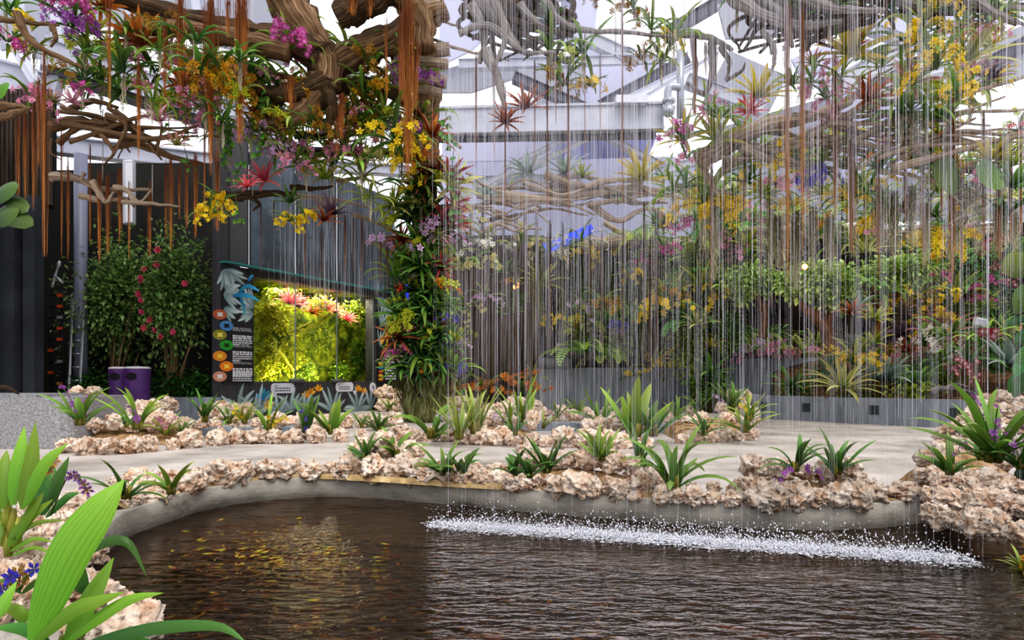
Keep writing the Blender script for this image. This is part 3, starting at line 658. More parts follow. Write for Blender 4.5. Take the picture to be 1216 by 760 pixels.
for a in (((520, 145), (787, 139), 29, 24, 24, steel), ((520, 163), (778, 159), 8, 24.3, 24.3, steelb), ((596, 202), (700, 152), 4, 26, 26, steelw), ((606, 208), (712, 158), 3, 26, 26, steelw), ((535, 240), (610, 203), 4, 26, 26, steelw),
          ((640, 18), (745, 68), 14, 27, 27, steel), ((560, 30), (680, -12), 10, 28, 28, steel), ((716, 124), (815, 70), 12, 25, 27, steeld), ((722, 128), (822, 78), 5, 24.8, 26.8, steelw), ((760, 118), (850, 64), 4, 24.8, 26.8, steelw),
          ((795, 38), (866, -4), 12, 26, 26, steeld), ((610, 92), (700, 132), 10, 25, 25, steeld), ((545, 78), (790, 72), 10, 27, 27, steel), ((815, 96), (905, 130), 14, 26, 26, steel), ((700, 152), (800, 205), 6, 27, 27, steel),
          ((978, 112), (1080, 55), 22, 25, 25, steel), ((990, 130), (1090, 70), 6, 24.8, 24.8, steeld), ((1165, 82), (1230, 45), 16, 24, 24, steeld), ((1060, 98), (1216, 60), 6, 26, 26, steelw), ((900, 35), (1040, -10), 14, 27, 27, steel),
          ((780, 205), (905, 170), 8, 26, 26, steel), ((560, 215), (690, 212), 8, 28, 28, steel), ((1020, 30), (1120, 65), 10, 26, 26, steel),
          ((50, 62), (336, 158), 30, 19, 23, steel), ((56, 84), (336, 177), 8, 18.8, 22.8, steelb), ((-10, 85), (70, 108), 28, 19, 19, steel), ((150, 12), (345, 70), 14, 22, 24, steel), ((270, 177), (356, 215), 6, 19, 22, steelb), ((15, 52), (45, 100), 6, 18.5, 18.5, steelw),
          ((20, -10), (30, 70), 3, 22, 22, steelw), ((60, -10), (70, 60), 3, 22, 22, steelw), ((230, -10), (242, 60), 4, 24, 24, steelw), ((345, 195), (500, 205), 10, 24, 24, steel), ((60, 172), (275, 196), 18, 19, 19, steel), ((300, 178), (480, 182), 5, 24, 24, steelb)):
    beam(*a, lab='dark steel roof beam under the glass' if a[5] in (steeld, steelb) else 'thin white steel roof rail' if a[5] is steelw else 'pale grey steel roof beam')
lavp = plain('panel_lavender', '#bfc0da', .5); greyp = plain('panel_grey', '#9c9daa', .5); blup = plain('panel_blue_lit', '#8c8fc8', .5)
panel([(615, 82), (690, 82), (690, 127), (640, 127)], 26, greyp, 'grey roof panel above the wide horizontal beam')
panel([(690, 80), (800, 76), (715, 122), (690, 127)], 26.5, lavp, 'lavender roof panel beside the vertical pipe')
panel([(852, 5), (905, -4), (905, 44), (862, 46)], 24, greyp, 'flat grey roof panel between rain and orchids')
panel([(525, 168), (655, 166), (655, 190), (525, 192)], 27, lavp, 'pale lavender panel below the wide beam')
panel([(600, 166), (780, 162), (770, 186), (640, 190)], 27.5, blup, 'blue tinted ceiling panel below the wide beam')  # blue light on the ceiling is put into the panel colour
panel([(522, 192), (800, 186), (860, 215), (860, 290), (522, 290)], 30, lavp, 'pale lavender back ceiling beyond the bleached driftwood')
panel([(860, 150), (1000, 110), (1000, 265), (860, 270)], 29, greyp, 'grey back ceiling behind the sweeping bough')
panel([(1000, 105), (1130, 70), (1130, 215), (1000, 215)], 29.5, lavp, 'lavender back ceiling behind the layered driftwood')
panel([(522, -12), (606, -12), (600, 22), (560, 60), (522, 78)], 28, lavp, 'lavender roof panel beside the driftwood stubs')
panel([(600, 62), (700, 70), (640, 84), (560, 110), (522, 110), (522, 84)], 28.5, greyp, 'grey roof panel under the white skylights')
panel([(668, -12), (712, -12), (706, 40), (760, 60), (700, 66), (660, 50)], 28.2, lavp, 'lavender roof panel between two skylights')
panel([(866, 60), (935, 90), (905, 150), (830, 130)], 27, greyp, 'grey roof panel behind the yellow green bromeliad')
panel([(1060, -12), (1216, -12), (1216, 20), (1100, 50), (1040, 30)], 27, lavp, 'lavender roof panel in the upper right corner')
panel([(1130, 62), (1216, 30), (1216, 92), (1140, 105)], 26, greyp, 'grey roof panel above the yellow orchids')
panel([(1000, 212), (1216, 206), (1216, 262), (1000, 262)], 24.5, noisy('panel_slate', [(.3, '#6d6f7a'), (.6, '#8e909b')], 1.5, 5, .5, 0), 'slate grey cladding above the planted wall')
panel([(940, 70), (1010, 40), (1045, 50), (960, 110)], 26, lavp, 'lavender roof panel behind the pink orchids')
panel([(40, 68), (150, 100), (150, 60), (40, 25)], 23, greyp, 'grey roof panel above the timber slats')
panel([(0, -10), (360, -10), (360, 60), (170, 20), (0, 60)], 25, greyp, 'broad grey roof panel over the driftwood tree')
mb = MB(); mb.poly([P(644, 290, 20.8), P(702, 266, 20.8), P(707, 276, 20.8), P(648, 302, 20.8)]); mb.poly([P(644, 290, 20.85), P(648, 302, 20.85), P(707, 276, 20.85), P(702, 266, 20.85)])
tag(obj('hanging_light_strip', mb.mesh('b', plain('blue_strip', '#2a4be0', .4, 0, .6))), 'bright blue slanted light strip behind the rain', 'light strip')
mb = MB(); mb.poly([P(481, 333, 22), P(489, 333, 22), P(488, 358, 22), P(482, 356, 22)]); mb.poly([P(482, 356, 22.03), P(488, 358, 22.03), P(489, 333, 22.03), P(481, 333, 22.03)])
tag(obj('blue_panel', mb.mesh('b', plain('blue_banner', '#2a3fd0', .5, 0, .2))), 'small blue panel glimpsed left of the planted column', 'panel')  # free panel with nothing holding it up; a faint glow is added
ductm = plain('duct', '#a9abb6', .35, .5)
mb = MB(); mb.tube([P(808, y, 23.5) for y in (60, 100, 140)], [.13]*3, 14); dp = obj('roof_pipe', mb.mesh('p', ductm)); tag(dp, 'vertical grey pipe beside the horizontal roof beam', 'pipe')
mb = MB(); mb.tube(bez([P(808, 104, 23.4), P(797, 103, 23.4), P(793, 110, 23.4), P(794, 138, 23.4)], 14), [.13]*14, 12); mb.tube([P(794, 118, 23.4), P(794, 122, 23.4)], [.22, .22], 14); mb.tube([P(794, 128, 23.4), P(794, 136, 23.4)], [.24, .18], 14); obj('elbow', mb.mesh('e', ductm), dp)
mb = MB()
for px, py, w, h in ((750, 119, 38, 9),): mb.box(P(px, py, 23.6), (M(w, 23.6), .3, M(h, 23.6)))
tag(obj('roof_box', mb.mesh('b', steelw, smooth=False)), 'white box on top of the wide horizontal roof beam', 'box')

# ================================================================== ROCKS
def along(path, t):
    L_ = [0]
    for a, b in zip(path, path[1:]): L_.append(L_[-1]+math.dist(a, b))
    d = t*L_[-1]
    for i in range(len(path)-1):
        if d <= L_[i+1]+1e-9:
            u = (d-L_[i])/(L_[i+1]-L_[i]); return (path[i][0]+(path[i+1][0]-path[i][0])*u, path[i][1]+(path[i+1][1]-path[i][1])*u)
    return path[-1]
NROCK = 0
def rock(loc, d, lab, cat='rock', flat=1.0):
    global NROCK
    me = rock_mesh(NROCK % 9); NROCK += 1
    if loc[0] > 1.75 and loc[1] < 7.5:
        if ('tan', NROCK % 9) not in CACHE: CACHE[('tan', NROCK % 9)] = rock_mesh((NROCK-1) % 9).copy(); CACHE[('tan', NROCK % 9)].materials[0] = rockmat('rock_tan', .8)
        me = CACHE[('tan', NROCK % 9)]
    o = obj('coral_rock', me, None, loc); d *= .9; o.scale = (d*R.uniform(.92, 1.15), d*R.uniform(.9, 1.12), d*R.uniform(.95, 1.2)*flat); o.rotation_euler = (R.uniform(-.5, .5), R.uniform(-.5, .5), R.uniform(0, 6.28))
    return tag(o, lab, cat, group='porous pale rocks edging the beds', kind='thing')
def rocks(path, n, size, lab, lift=0.0, back=0.0, jit=.15, z=0.0):
    for i in range(n):
        px, py = along(path, (i+.5)/n+R.uniform(-.2, .2)/n); g = G(px, py, z); s = M(size*R.uniform(.78, 1.25), g.y)
        rock(V((g.x*(1+back/g.y), g.y+back+s*.17+R.uniform(-jit, jit)*s, z+lift+s*.3)), s, lab)
# front edge of the pond
FE = [(232, 581), (270, 577), (330, 570), (420, 569)]
rocks(FE, 6, 34, 'porous cream rock on the curb left of the tallest front heap')
rocks([(255, 577), (400, 567)], 6, 25, 'porous cream rock behind those on the curb left of the front heap', .0, .22)
rocks([(405, 568), (510, 574)], 4, 38, 'bulky porous rock at the foot of the heap on the curb', jit=.1)
rocks([(415, 566), (500, 571)], 3, 37, 'whitish porous rock on top of the heap on the curb', .2, .15)
rocks([(408, 564), (490, 569)], 3, 27, 'small porous rock behind the heap on the curb', .05, .3)
rocks([(505, 575), (600, 581)], 5, 31, 'porous tan rock between the curb heap and central pile')
rocks([(505, 572), (600, 578)], 4, 21, 'small tan rock behind the short run on the curb', .05, .2)
rocks([(600, 582), (770, 594)], 7, 38, 'large porous rock in lower row of the central curb pile', jit=.1)
rocks([(610, 579), (760, 590)], 6, 34, 'porous rock in upper row of the central curb pile', .2, .12)
rocks([(650, 578), (740, 585)], 3, 32, 'porous rock on the crest of the central curb pile', .36, .22)
rocks([(600, 578), (790, 590)], 7, 25, 'porous rock behind the central curb pile', .05, .36)
rocks([(775, 596), (880, 602)], 5, 26, 'small rounded rock in the low gap of the curb row')
rocks([(770, 590), (880, 596)], 5, 20, 'small tan rock behind the low gap of the curb row', .03, .2)
rocks([(885, 603), (1035, 602)], 6, 38, 'knobbly tan rock, lower row of curb pile near purple flowers', jit=.1)
rocks([(890, 599), (1020, 599)], 5, 34, 'knobbly tan rock atop curb pile near purple flowers', .19, .14)
rocks([(890, 596), (1030, 596)], 5, 26, 'knobbly tan rock behind curb pile near purple flowers', .08, .34)
rocks([(1030, 600), (1062, 598)], 1, 36, 'porous rock beside the flat pink stone on the curb')
g = G(1082, 597); rock(V((g.x, g.y+.12, .07)), .34, 'flat smooth pinkish stone on the curb before the big corner pile', flat=.5)
for px, py in ((520, 575), (563, 578), (601, 582), (805, 597), (825, 598)): g = G(px, py); rock(V((g.x, g.y+.04, .055)), M(22, g.y), 'small rounded pinkish stone on the curb front')
# corner pile on the bank beside the pond
for row, (path, n, size, lift, back, lab) in enumerate((
        ([(1112, 618), (1150, 626), (1222, 637)], 8, 32, -.05, .07, 'tan coral rock at the waterline of the corner pile'),
        ([(1108, 612), (1222, 624)], 8, 33, .03, .11, 'tan coral rock in the second tier of the corner pile'),
        ([(1092, 600), (1200, 615)], 7, 32, .15, .22, 'tan coral rock in the third tier of the corner pile'),
        ([(1090, 597), (1200, 606)], 6, 32, .25, .38, 'tan coral rock in the fourth tier of the corner pile'),
        ([(1105, 590), (1200, 600)], 4, 32, .42, .6, 'tan coral rock in the fifth tier of the corner pile'),
        ([(1150, 588), (1222, 595)], 4, 30, .58, .8, 'tan coral rock near the top of the corner pile'),
        ([(1165, 588), (1222, 592)], 3, 28, .72, 1.0, 'tan coral rock crowning the corner pile'))):
    rocks(path, n, size, lab, lift, back)
rocks([(1110, 606), (1225, 618)], 6, 27, 'small tan rock wedged in the lower corner pile', .12, .18)
rocks([(1105, 596), (1225, 606)], 6, 27, 'small tan rock wedged in the upper corner pile', .34, .48)
rocks([(1140, 590), (1225, 596)], 5, 26, 'small tan rock wedged near the top of corner pile', .5, .7)
# left bank
rocks([(140, 607), (165, 600), (232, 584)], 4, 36, 'porous rock on the curb beside the left orchids', jit=.05)
rocks([(125, 596), (210, 578)], 4, 30, 'porous rock behind the curb beside the left orchids', .02, .2)
rocks([(40, 640), (112, 622)], 4, 34, 'porous rock on the left bank below the strap leaved orchid')
rocks([(20, 618), (100, 606)], 4, 28, 'porous rock at the back of the left bank')
for px, py, Y, d, lab in ((152, 742, 2.75, .30, 'large tan porous rock leaning over the water beside the big leaf'), (98, 695, 3.0, .19, 'pale rock on the bank just behind the biggest leaf'), (70, 668, 3.2, .2, 'pale rock on the bank under the purple flowers'), (20, 712, 2.8, .17, 'white rock half hidden under purple flowers'),
                          (30, 655, 3.3, .2, 'grey tan rock under the tall left orchid'), (108, 655, 3.35, .18, 'porous rock where the curb meets the left bank'), (60, 745, 2.7, .22, 'pale rock hidden behind base of the biggest leaf'), (120, 715, 2.95, .2, 'pale porous rock above the large leaning rock'), (15, 690, 3.0, .2, 'pale rock at the edge of the left bank')):
    rock(P(px, py, Y), d, lab)
# far bed along the mural wall
FA = [(62, 536), (100, 541), (160, 538), (237, 531), (280, 527), (340, 527), (440, 524)]
rocks(FA, 15, 25, 'porous rock in the front row of the bed before the mural wall')
rocks([(68, 533), (205, 528)], 7, 24, 'porous rock in the second tier of the bed beside the bench', .24, .3)
rocks([(80, 529), (195, 524)], 6, 23, 'porous rock in the third tier of the bed beside the bench', .36, .6)
rocks([(85, 524), (205, 519)], 7, 22, 'porous rock in the fourth tier of the bed beside the bench', .4, 1.0)
rocks([(82, 519), (115, 518)], 2, 23, 'porous rock under the purple flowered orchid by the bench', .66, .6)
rocks([(205, 514), (240, 512), (345, 510), (440, 508)], 11, 21, 'porous rock in the back row of the bed before the mural wall', .04)
rocks([(238, 505), (300, 503)], 4, 20, 'porous rock on the mound below the information board', .2)
rocks([(350, 521), (400, 520)], 3, 20, 'porous rock in the middle of the bed before the mural wall', .12)
# bed round the planted column
rocks([(445, 523), (545, 525)], 5, 22, 'porous rock in front of the planted column')
rocks([(430, 512), (478, 511)], 3, 22, 'porous rock left of the planted column foot', .1)
rocks([(446, 489), (478, 489)], 2, 20, 'porous rock in the mound against the mural wall', .0)
rocks([(448, 488), (474, 488)], 2, 19, 'porous rock capping the mound against the mural wall', .38, .1)
rocks([(545, 528), (640, 531)], 5, 27, 'bulky porous rock in front row right of the planted column')
rocks([(548, 522), (640, 524)], 5, 23, 'porous rock in second tier right of the planted column', .22, .3)
rocks([(575, 510), (640, 511)], 4, 22, 'porous rock in third tier right of the planted column', .25, .4)
rocks([(528, 490), (575, 490)], 3, 18, 'porous rock behind the column at the timber wall', .15)
rocks([(600, 492), (640, 494)], 3, 19, 'porous rock against the timber wall foot', .1)
# centre right bed
rocks([(642, 531), (700, 532), (780, 533)], 8, 20, 'porous rock in the front row of the centre bed')
rocks([(690, 527), (770, 527)], 5, 20, 'porous rock in the second tier of the centre bed', .18, .3)
rocks([(800, 527), (860, 525), (902, 523)], 6, 19, 'porous rock in the front row of the bed by the mossy pillar')
rocks([(810, 521), (900, 517)], 6, 19, 'porous rock in the second tier of the bed by the mossy pillar', .17, .3)
rocks([(850, 511), (900, 508)], 4, 18, 'porous rock in the third tier of the bed by the mossy pillar', .36, .4)
rocks([(855, 500), (895, 499)], 3, 18, 'porous rock on top of the bed by the mossy pillar', .45, .3)
rocks([(625, 500), (690, 500), (830, 503)], 9, 17, 'porous rock in the back row along the planter wall')
rocks([(630, 493), (830, 494)], 8, 15, 'small porous rock right against the planter wall')
def mound(path, wid, hgt, lab, back=.3, n=30, m=10):
    mb = MB()
    for i in range(n+1):
        px, py = along(path, i/n); g = G(px, py); e = math.sin(PI*min(1, max(0, i/n)))**.35
        for j in range(m+1):
            v = j/m; z = hgt*e*math.sin(PI*v)**.7*(1+.35*noise.noise(V((g.x*3, v*3, 2))))-.01; mb.v.append(V((g.x*(1+(back+wid*v-wid*.15)/g.y*.3), g.y+back+wid*v-wid*.15, z))); mb.c.append((.5, .5, .5))
    for i in range(n):
        for j in range(m): a = i*(m+1)+j; mb.f.append((a, a+m+1, a+m+2, a+1)); mb.mi.append(0)
    struct('ground_mound', mb.mesh('mound', noisy('mound_rubble', [(.35, '#5a4430'), (.5, '#96764f'), (.65, '#c9a880')], 7, 8, .9, 1, 12, dist=.05)), lab, 'mound')
mound([(600, 584), (775, 592)], .5, .2, 'rubble core of the central curb pile', .12)
mound([(400, 569), (500, 574)], .45, .16, 'rubble core of the curb heap before the column', .12)
mound([(888, 602), (1030, 601)], .45, .16, 'rubble core of the curb pile near purple flowers', .12)
mound([(64, 532), (210, 528)], 1.8, .3, 'rubble core of the bed beside the bench', .3)
mound([(548, 526), (640, 528)], 1.8, .2, 'rubble core of the bed right of the column', .3)
mound([(695, 529), (775, 530)], 1.0, .15, 'rubble core of the centre bed', .2)
mound([(804, 524), (902, 520)], 2.0, .32, 'rubble core of the bed by the mossy pillar', .3)
mound([(1125, 604), (1190, 608), (1250, 610)], 1.0, .4, 'rubble core of the corner pile', .3)
# yellow lime bedding below the edge rocks
mb = MB(); mort = noisy('bedding_mortar', [(.35, '#7d6648'), (.52, '#b59a6c'), (.7, '#d8c49a')], 6, 6, .9, .5, 14)
i0 = min(range(len(outline)), key=lambda i: (outline[i]-G(140, 607)).length); i1 = min(range(len(outline)), key=lambda i: (outline[i]-G(1115, 590)).length)
ii = range(i0, i1+1)
for i in ii:
    for q, (a, z) in enumerate(((.05+.05*noise.noise(V((i*.7, 0, 0))), .021), (.11, .05), (.2, .055), (.34+.1*noise.noise(V((i*.5, 5, 0))), .004))): mb.v.append(outline[i]+outw(i)*a+V((0, 0, z))); mb.c.append((.5, .5, .5))
for k in range(len(ii)-1):
    for j in range(3): a = k*4+j; mb.f.append((a, a+4, a+5, a+1)); mb.mi.append(0)
struct('trim_2', mb.mesh('mortar', mort), 'yellowish mortar bedding under the pond edge rocks', 'mortar')
# low concrete kerbs between the far rock rows
for (x0, x1, y, lab) in ((238, 300, 519, 'short grey kerb between rock rows below the information board'), (335, 362, 516, 'short grey kerb between rock rows below the tank'), (615, 692, 512, 'grey kerb between rock rows of the centre bed'), (772, 832, 515, 'grey kerb between rock rows by the mossy pillar'), (690, 760, 497, 'thin grey kerb in front of the planter wall')):
    a, b = G(x0, y), G(x1, y); mb = MB(); slab(a, b, 0, .14, .5, mb); tag(obj('concrete_kerb', mb.mesh('k', greyc, smooth=False)), lab, 'kerb')

# ================================================================== PLANTS
GREENS = (('#3f6e24', '#86b048'), ('#55882a', '#a4c854'), ('#2c5a26', '#6a9a44'), ('#63852e', '#b4c462'))
def fmesh(kind, seed=0, **k):
    c = {'yellow': ('#f8d820', '#dcae1c'), 'gold': ('#d9a41c', '#8a4a14'), 'brown': ('#b07f24', '#5e3a12'), 'magenta': ('#c8329a', '#f0b4dc'), 'pink': ('#f0a8c8', '#d85a92'), 'purple': ('#b865c4', '#6a2f9a'), 'violet': ('#7a6ad0', '#463a98'),
         'lilac': ('#e4c4e6', '#b070b8'), 'orange': ('#f2962a', '#c4501a'), 'white': ('#f4f0f2', '#d8c86a'), 'darkred': ('#8f1f34', '#e8d0d4'), 'red': ('#d8283a', '#f0c060'), 'lime': ('#d6dc3a', '#93a024'), 'cream': ('#ece2a0', '#c8b84a')}[kind]
    return spray_mesh(seed, *c, **k)
def strap(px, py, h, lab, z=0.02, v=0, n=8, w=.13, droop=1.0, spread=.6, fl=None, fs=.07, cat='orchid', name='orchid_plant', fn=2, Y=None, fup=.9, fspread=.5):
    g = P(px, py, Y) if Y else G(px, py, z); S = M(h, g.y)*1.12; w *= .82; n = int(n*1.25)
    if not Y: g = G(px, py, z)
    pts = [('foliage', strap_mesh(v % 5, n, w, droop, spread, *GREENS[v % 4])), ('pseudobulbs', bulb_mesh(v % 3))]
    if fl: pts.append(('flower_spray', fmesh(fl, v % 4, n=fn, fl=8, fs=fs, hang=False, spread=fspread, up=fup, L=.95)))
    return thing(name, lab, cat, g, pts, S, (0, 0, R.uniform(0, 6.28)))
# far bed before the mural wall
strap(95, 503, 55, 'tall strap leaved orchid with purple flowers beside the granite bench', .5, 0, 9, .12, 1.0, .9, 'purple', .05)
strap(163, 508, 55, 'strap leaved orchid with purple flowers in front of purple bins', .45, 1, 8, .12, .9, .8, 'purple', .04)
strap(150, 507, 24, 'small green orchid tuft left of the purple bins', .4, 2, 6)
strap(197, 516, 30, 'low orchid with a pinkish flower right of the purple bins', .15, 3, 6, .15, 1.1, .8, 'pink', .08)
strap(216, 517, 22, 'short broad leaved tuft near planter corner', .1, 2, 5, .18)
strap(243, 500, 36, 'dark green orchid tuft at end of low planter', .3, 2, 8, .14)
strap(272, 502, 30, 'bushy green orchid under the information board', .3, 0, 11, .1, 1.2, 1.1, 'white', .06)
strap(290, 502, 28, 'green orchid with one yellow bloom under the information board', .3, 3, 9, .12, 1.0, 1.0, 'yellow', .08)
strap(318, 511, 46, 'spindly orchid with yellow flower before blue painted frog', .12, 1, 5, .1, .8, .8, 'yellow', .06)
strap(365, 519, 50, 'upright orchid with violet flower below the tank middle', .05, 2, 6, .16, .5, .5, 'violet', .06)
strap(394, 514, 46, 'broad bright green orchid below the second speech bubble', .1, 1, 7, .2, .6, .8)
strap(430, 507, 22, 'spindly small orchid below the tank corner', .1, 0, 5, .12)
strap(450, 512, 32, 'leafy dark orchid left of the planted column', .1, 2, 9, .13, 1.2, 1.0)
strap(463, 487, 20, 'small orchid on the rock mound by mural wall', .3, 1, 5, .14)
strap(512, 519, 52, 'arching wide leaved orchid in front of the planted column', .12, 0, 8, .17, 1.3, .9)
strap(545, 520, 52, 'grassy upright orchid right of the column foot', .15, 3, 12, .07, .5, .5, 'lilac', .04)
strap(565, 513, 62, 'tallest grassy orchid right of the planted column', .2, 3, 12, .08, .5, .5)
strap(605, 507, 40, 'orchid with pale purple flowers against timber wall foot', .2, 1, 9, .1, .7, .7, 'lilac', .06)
strap(620, 500, 52, 'tall upright orchid at the timber wall corner', .3, 1, 9, .1, .5, .6)
strap(612, 516, 30, 'small drooping orchid in the rocks right of the column', .2, 2, 7)
# centre bed and far pillar
strap(645, 508, 26, 'small tuft with lilac flowers by the end of planter wall', .1, 3, 7, .13, 1, .8, 'lilac', .07)
strap(662, 496, 26, 'pink flowered tuft below the dark stone block', .1, 0, 7, .12, 1, .9, 'pink', .06)
strap(686, 494, 26, 'small green tuft below hanging fern', .1, 1, 8, .12)
strap(715, 506, 48, 'leaning orchid with lilac flowers below the hanging fern', .12, 0, 9, .11, 1.0, .9, 'lilac', .06)
strap(738, 500, 18, 'low purple flowering tuft before the planter wall', .05, 2, 5, .13, 1, .8, 'purple', .12)
strap(755, 516, 62, 'broad leaved orchid standing tall before the planter wall', .15, 1, 5, .24, .4, .6)
strap(776, 516, 52, 'upright orchid beside the broad leaved one before planter wall', .15, 2, 7, .16, .7, .8)
strap(804, 497, 30, 'thin leaved tuft left of the mossy pillar', .12, 1, 8, .1)
strap(836, 516, 36, 'spiky orchid in the rocks before the mossy pillar', .15, 2, 8, .12, .9, .9)
strap(830, 490, 28, 'dark tuft at the foot of the mossy pillar', .1, 2, 7, .15)
strap(868, 488, 44, 'orchid growing beside the mossy pillar with lilac flowers', .35, 0, 8, .13, .8, .7, 'lilac', .05)
strap(884, 512, 46, 'bushy orchid on the bed end by low planter', .2, 3, 12, .13, 1.0, 1.0)
strap(890, 498, 34, 'orchid with yellow flowers on the bed end by low planter', .4, 1, 9, .13, 1.0, .9, 'yellow', .07)
# pond edge
strap(150, 590, 60, 'slender dark leaved orchid on the curb near the left bank', .15, 2, 10, .1, 1.2, 1.0)
strap(203, 585, 48, 'broad leaved orchid leaning over the curb near the left bank', .18, 1, 7, .16, 1.4, 1.0)
strap(434, 545, 32, 'dark green fan of leaves behind the curb heap', .2, 2, 8, .2, .7, .9)
strap(472, 543, 46, 'orchid with broad arching leaves behind the curb heap', .2, 0, 6, .22, 1.5, 1.0)
strap(526, 562, 50, 'orchid on the curb with dark lower leaves before planted column', .12, 0, 9, .14, 1.1, 1.0)
strap(547, 566, 40, 'glossy broad leaved orchid beside the small pink stone', .1, 2, 8, .2, 1.2, 1.0)
strap(612, 563, 36, 'glossy tuft at the left end of the central curb pile', .25, 2, 8, .18, 1.2, 1.1)
strap(629, 566, 40, 'glossy middle tuft on the left of the central curb pile', .25, 2, 8, .16, 1.2, 1.0)
strap(649, 560, 46, 'upright glossy orchid on the central curb pile', .28, 2, 9, .16, .7, .7)
strap(714, 545, 46, 'bright green fan of leaves behind the central curb pile', .3, 1, 9, .16, .7, .9)
strap(761, 552, 62, 'spindly bare stemmed orchid in a dark moss pad behind curb pile', .2, 2, 5, .1, 1.2, .7)
strap(798, 580, 78, 'large arching orchid at right end of the central curb pile', .1, 0, 12, .14, 1.5, .9)
strap(945, 558, 46, 'orchid with drooping purple flowers on the curb pile', .3, 2, 8, .14, 1.4, 1.1, 'purple', .08, fup=.2)
strap(994, 561, 54, 'flowerless leafy orchid on the curb pile near path', .25, 2, 10, .13, 1.0, .9)
strap(1128, 562, 50, 'orchid with one purple flower reaching out over the path', .38, 0, 8, .17, 1.0, .9, 'purple', .05, fn=1)
strap(1165, 545, 44, 'dark leaved orchid in the middle of the corner pile', .5, 2, 9, .14, 1.2, 1.0)
strap(1180, 545, 100, 'big orchid clump with purple sprays crowning the corner pile', .58, 0, 16, .1, 1.0, .9, 'purple', .045, fn=5)
strap(1212, 555, 52, 'orchid with light purple flower beside the big corner clump', .55, 2, 9, .14, 1.2, 1.0, 'lilac', .06)
strap(1215, 678, 34, 'small brown and yellow water plant in the pond corner', -.18, 3, 12, .12, 1.3, 1.2, 'gold', .1, 'plant', 'water_plant', 6)
# --- left bank: leaf by leaf
def leafpts(mb, pts, w, Y0, Y1, fold=.25, tilt=.25, rnd=None):
    n = len(pts); q = [P(x, y, Y0+(Y1-Y0)*i/(n-1)) for i, (x, y) in enumerate(pts)]; q = bez(q, 14); d = (q[-1]-q[0]).normalized(); view = ((q[0]+q[-1])/2-V((0, 0, 1))).normalized()
    sd = d.cross(view).normalized(); sd = (sd+view*tilt).normalized(); W = M(w, (Y0+Y1)/2)
    mb.blade(q, [W*max(.16 if k < 7 else .03, lens(k/13, .6, .95)) for k in range(14)], sd, fold, rnd)
t = thing('broad_leaved_orchid', 'huge bright green orchid leaf clump leaning over the near pond corner', 'orchid', P(60, 765, 2.3))
pm = leafmat('#629a2a', '#8cbc40', None, .4, .35); pm2 = leafmat('#2a6428', '#4f8c38', None, .35, .25); base = P(60, 765, 2.3)
mb = MB()
for px, py in ((50, 768), (75, 765), (95, 768)): c = P(px, py, 2.3); mb.tube([V((c.x, c.y, -.01)), V((c.x, c.y, .05)), c+V((0, 0, .03))], [.025, .03, .012], 8)
me = mb.mesh('bulbs', leafmat('#7a8a34')); me.transform(Matrix.Translation(-base)); obj('pseudobulbs', me, t)
for k, (pts, w, Y0, Y1, mt) in enumerate((([(36, 765), (78, 662), (117, 605), (147, 570)], 48, 2.15, 2.3, pm), ([(78, 765), (108, 708), (135, 662)], 23, 2.25, 2.4, pm), ([(80, 762), (113, 736), (154, 712), (194, 704)], 15, 2.2, 2.2, pm), ([(34, 768), (85, 726), (116, 714), (148, 703)], 18, 2.15, 2.2, pm),
                                     ([(100, 764), (150, 752), (200, 744), (260, 744), (294, 764)], 16, 2.2, 2.1, pm2), ([(90, 690), (105, 655), (137, 641), (157, 650), (175, 686)], 13, 2.5, 2.5, pm2), ([(98, 705), (95, 688), (97, 664)], 17, 2.5, 2.5, pm2), ([(-4, 735), (6, 712), (20, 690)], 14, 2.2, 2.3, pm), ([(30, 740), (20, 726), (-5, 718)], 16, 2.3, 2.3, pm),
                                     ([(60, 768), (30, 748), (-10, 745)], 16, 2.2, 2.2, pm2), ([(110, 766), (140, 758), (180, 760)], 14, 2.3, 2.2, pm2))):
    mb = MB(); leafpts(mb, pts, w, Y0, Y1); me = mb.mesh('leaf', mt); me.transform(Matrix.Translation(-base)); obj('leaf', me, t)
t = thing('strap_leaved_orchid', 'tall strap leaved orchid clump with brown yellow flowers on left bank', 'orchid', P(30, 650, 3.0)); base = P(30, 650, 3.0)
LL = [([(14, 600), (22, 548), (29, 506)], 17), ([(26, 605), (36, 555), (42, 501)], 18), ([(18, 600), (22, 560), (22, 528)], 10), ([(28, 604), (52, 552), (81, 526)], 14), ([(4, 605), (4, 560), (8, 534)], 16), ([(10, 650), (30, 618), (63, 593)], 15), ([(12, 640), (44, 621), (82, 617)], 6), ([(12, 655), (40, 640), (66, 644)], 6),
      ([(14, 660), (40, 650), (68, 660)], 5), ([(0, 640), (-6, 610), (-8, 580)], 14), ([(20, 640), (40, 600), (52, 585)], 11)]
for pts, w in LL: mb = MB(); leafpts(mb, pts, w, 3.0, 3.1); me = mb.mesh('leaf', pm); me.transform(Matrix.Translation(-base)); obj('leaf', me, t)
mb = MB()
for px, py in ((8, 612), (14, 625), (4, 632), (20, 635), (10, 645)): c = P(px, py, 3.05); mb.tube([c+V((0, 0, -.06)), c+V((0, 0, 0)), c+V((.01, 0, .08))], [.018, .022, .01], 7)
me = mb.mesh('bulbs', leafmat('#8fa03a', '#b8bb52')); me.transform(Matrix.Translation(-base)); obj('pseudobulbs', me, t)
t = thing('dark_leaved_orchid', 'dark green orchid with brown and violet flowers behind the strap leaved clump', 'orchid', P(55, 620, 3.6)); base = P(55, 620, 3.6)
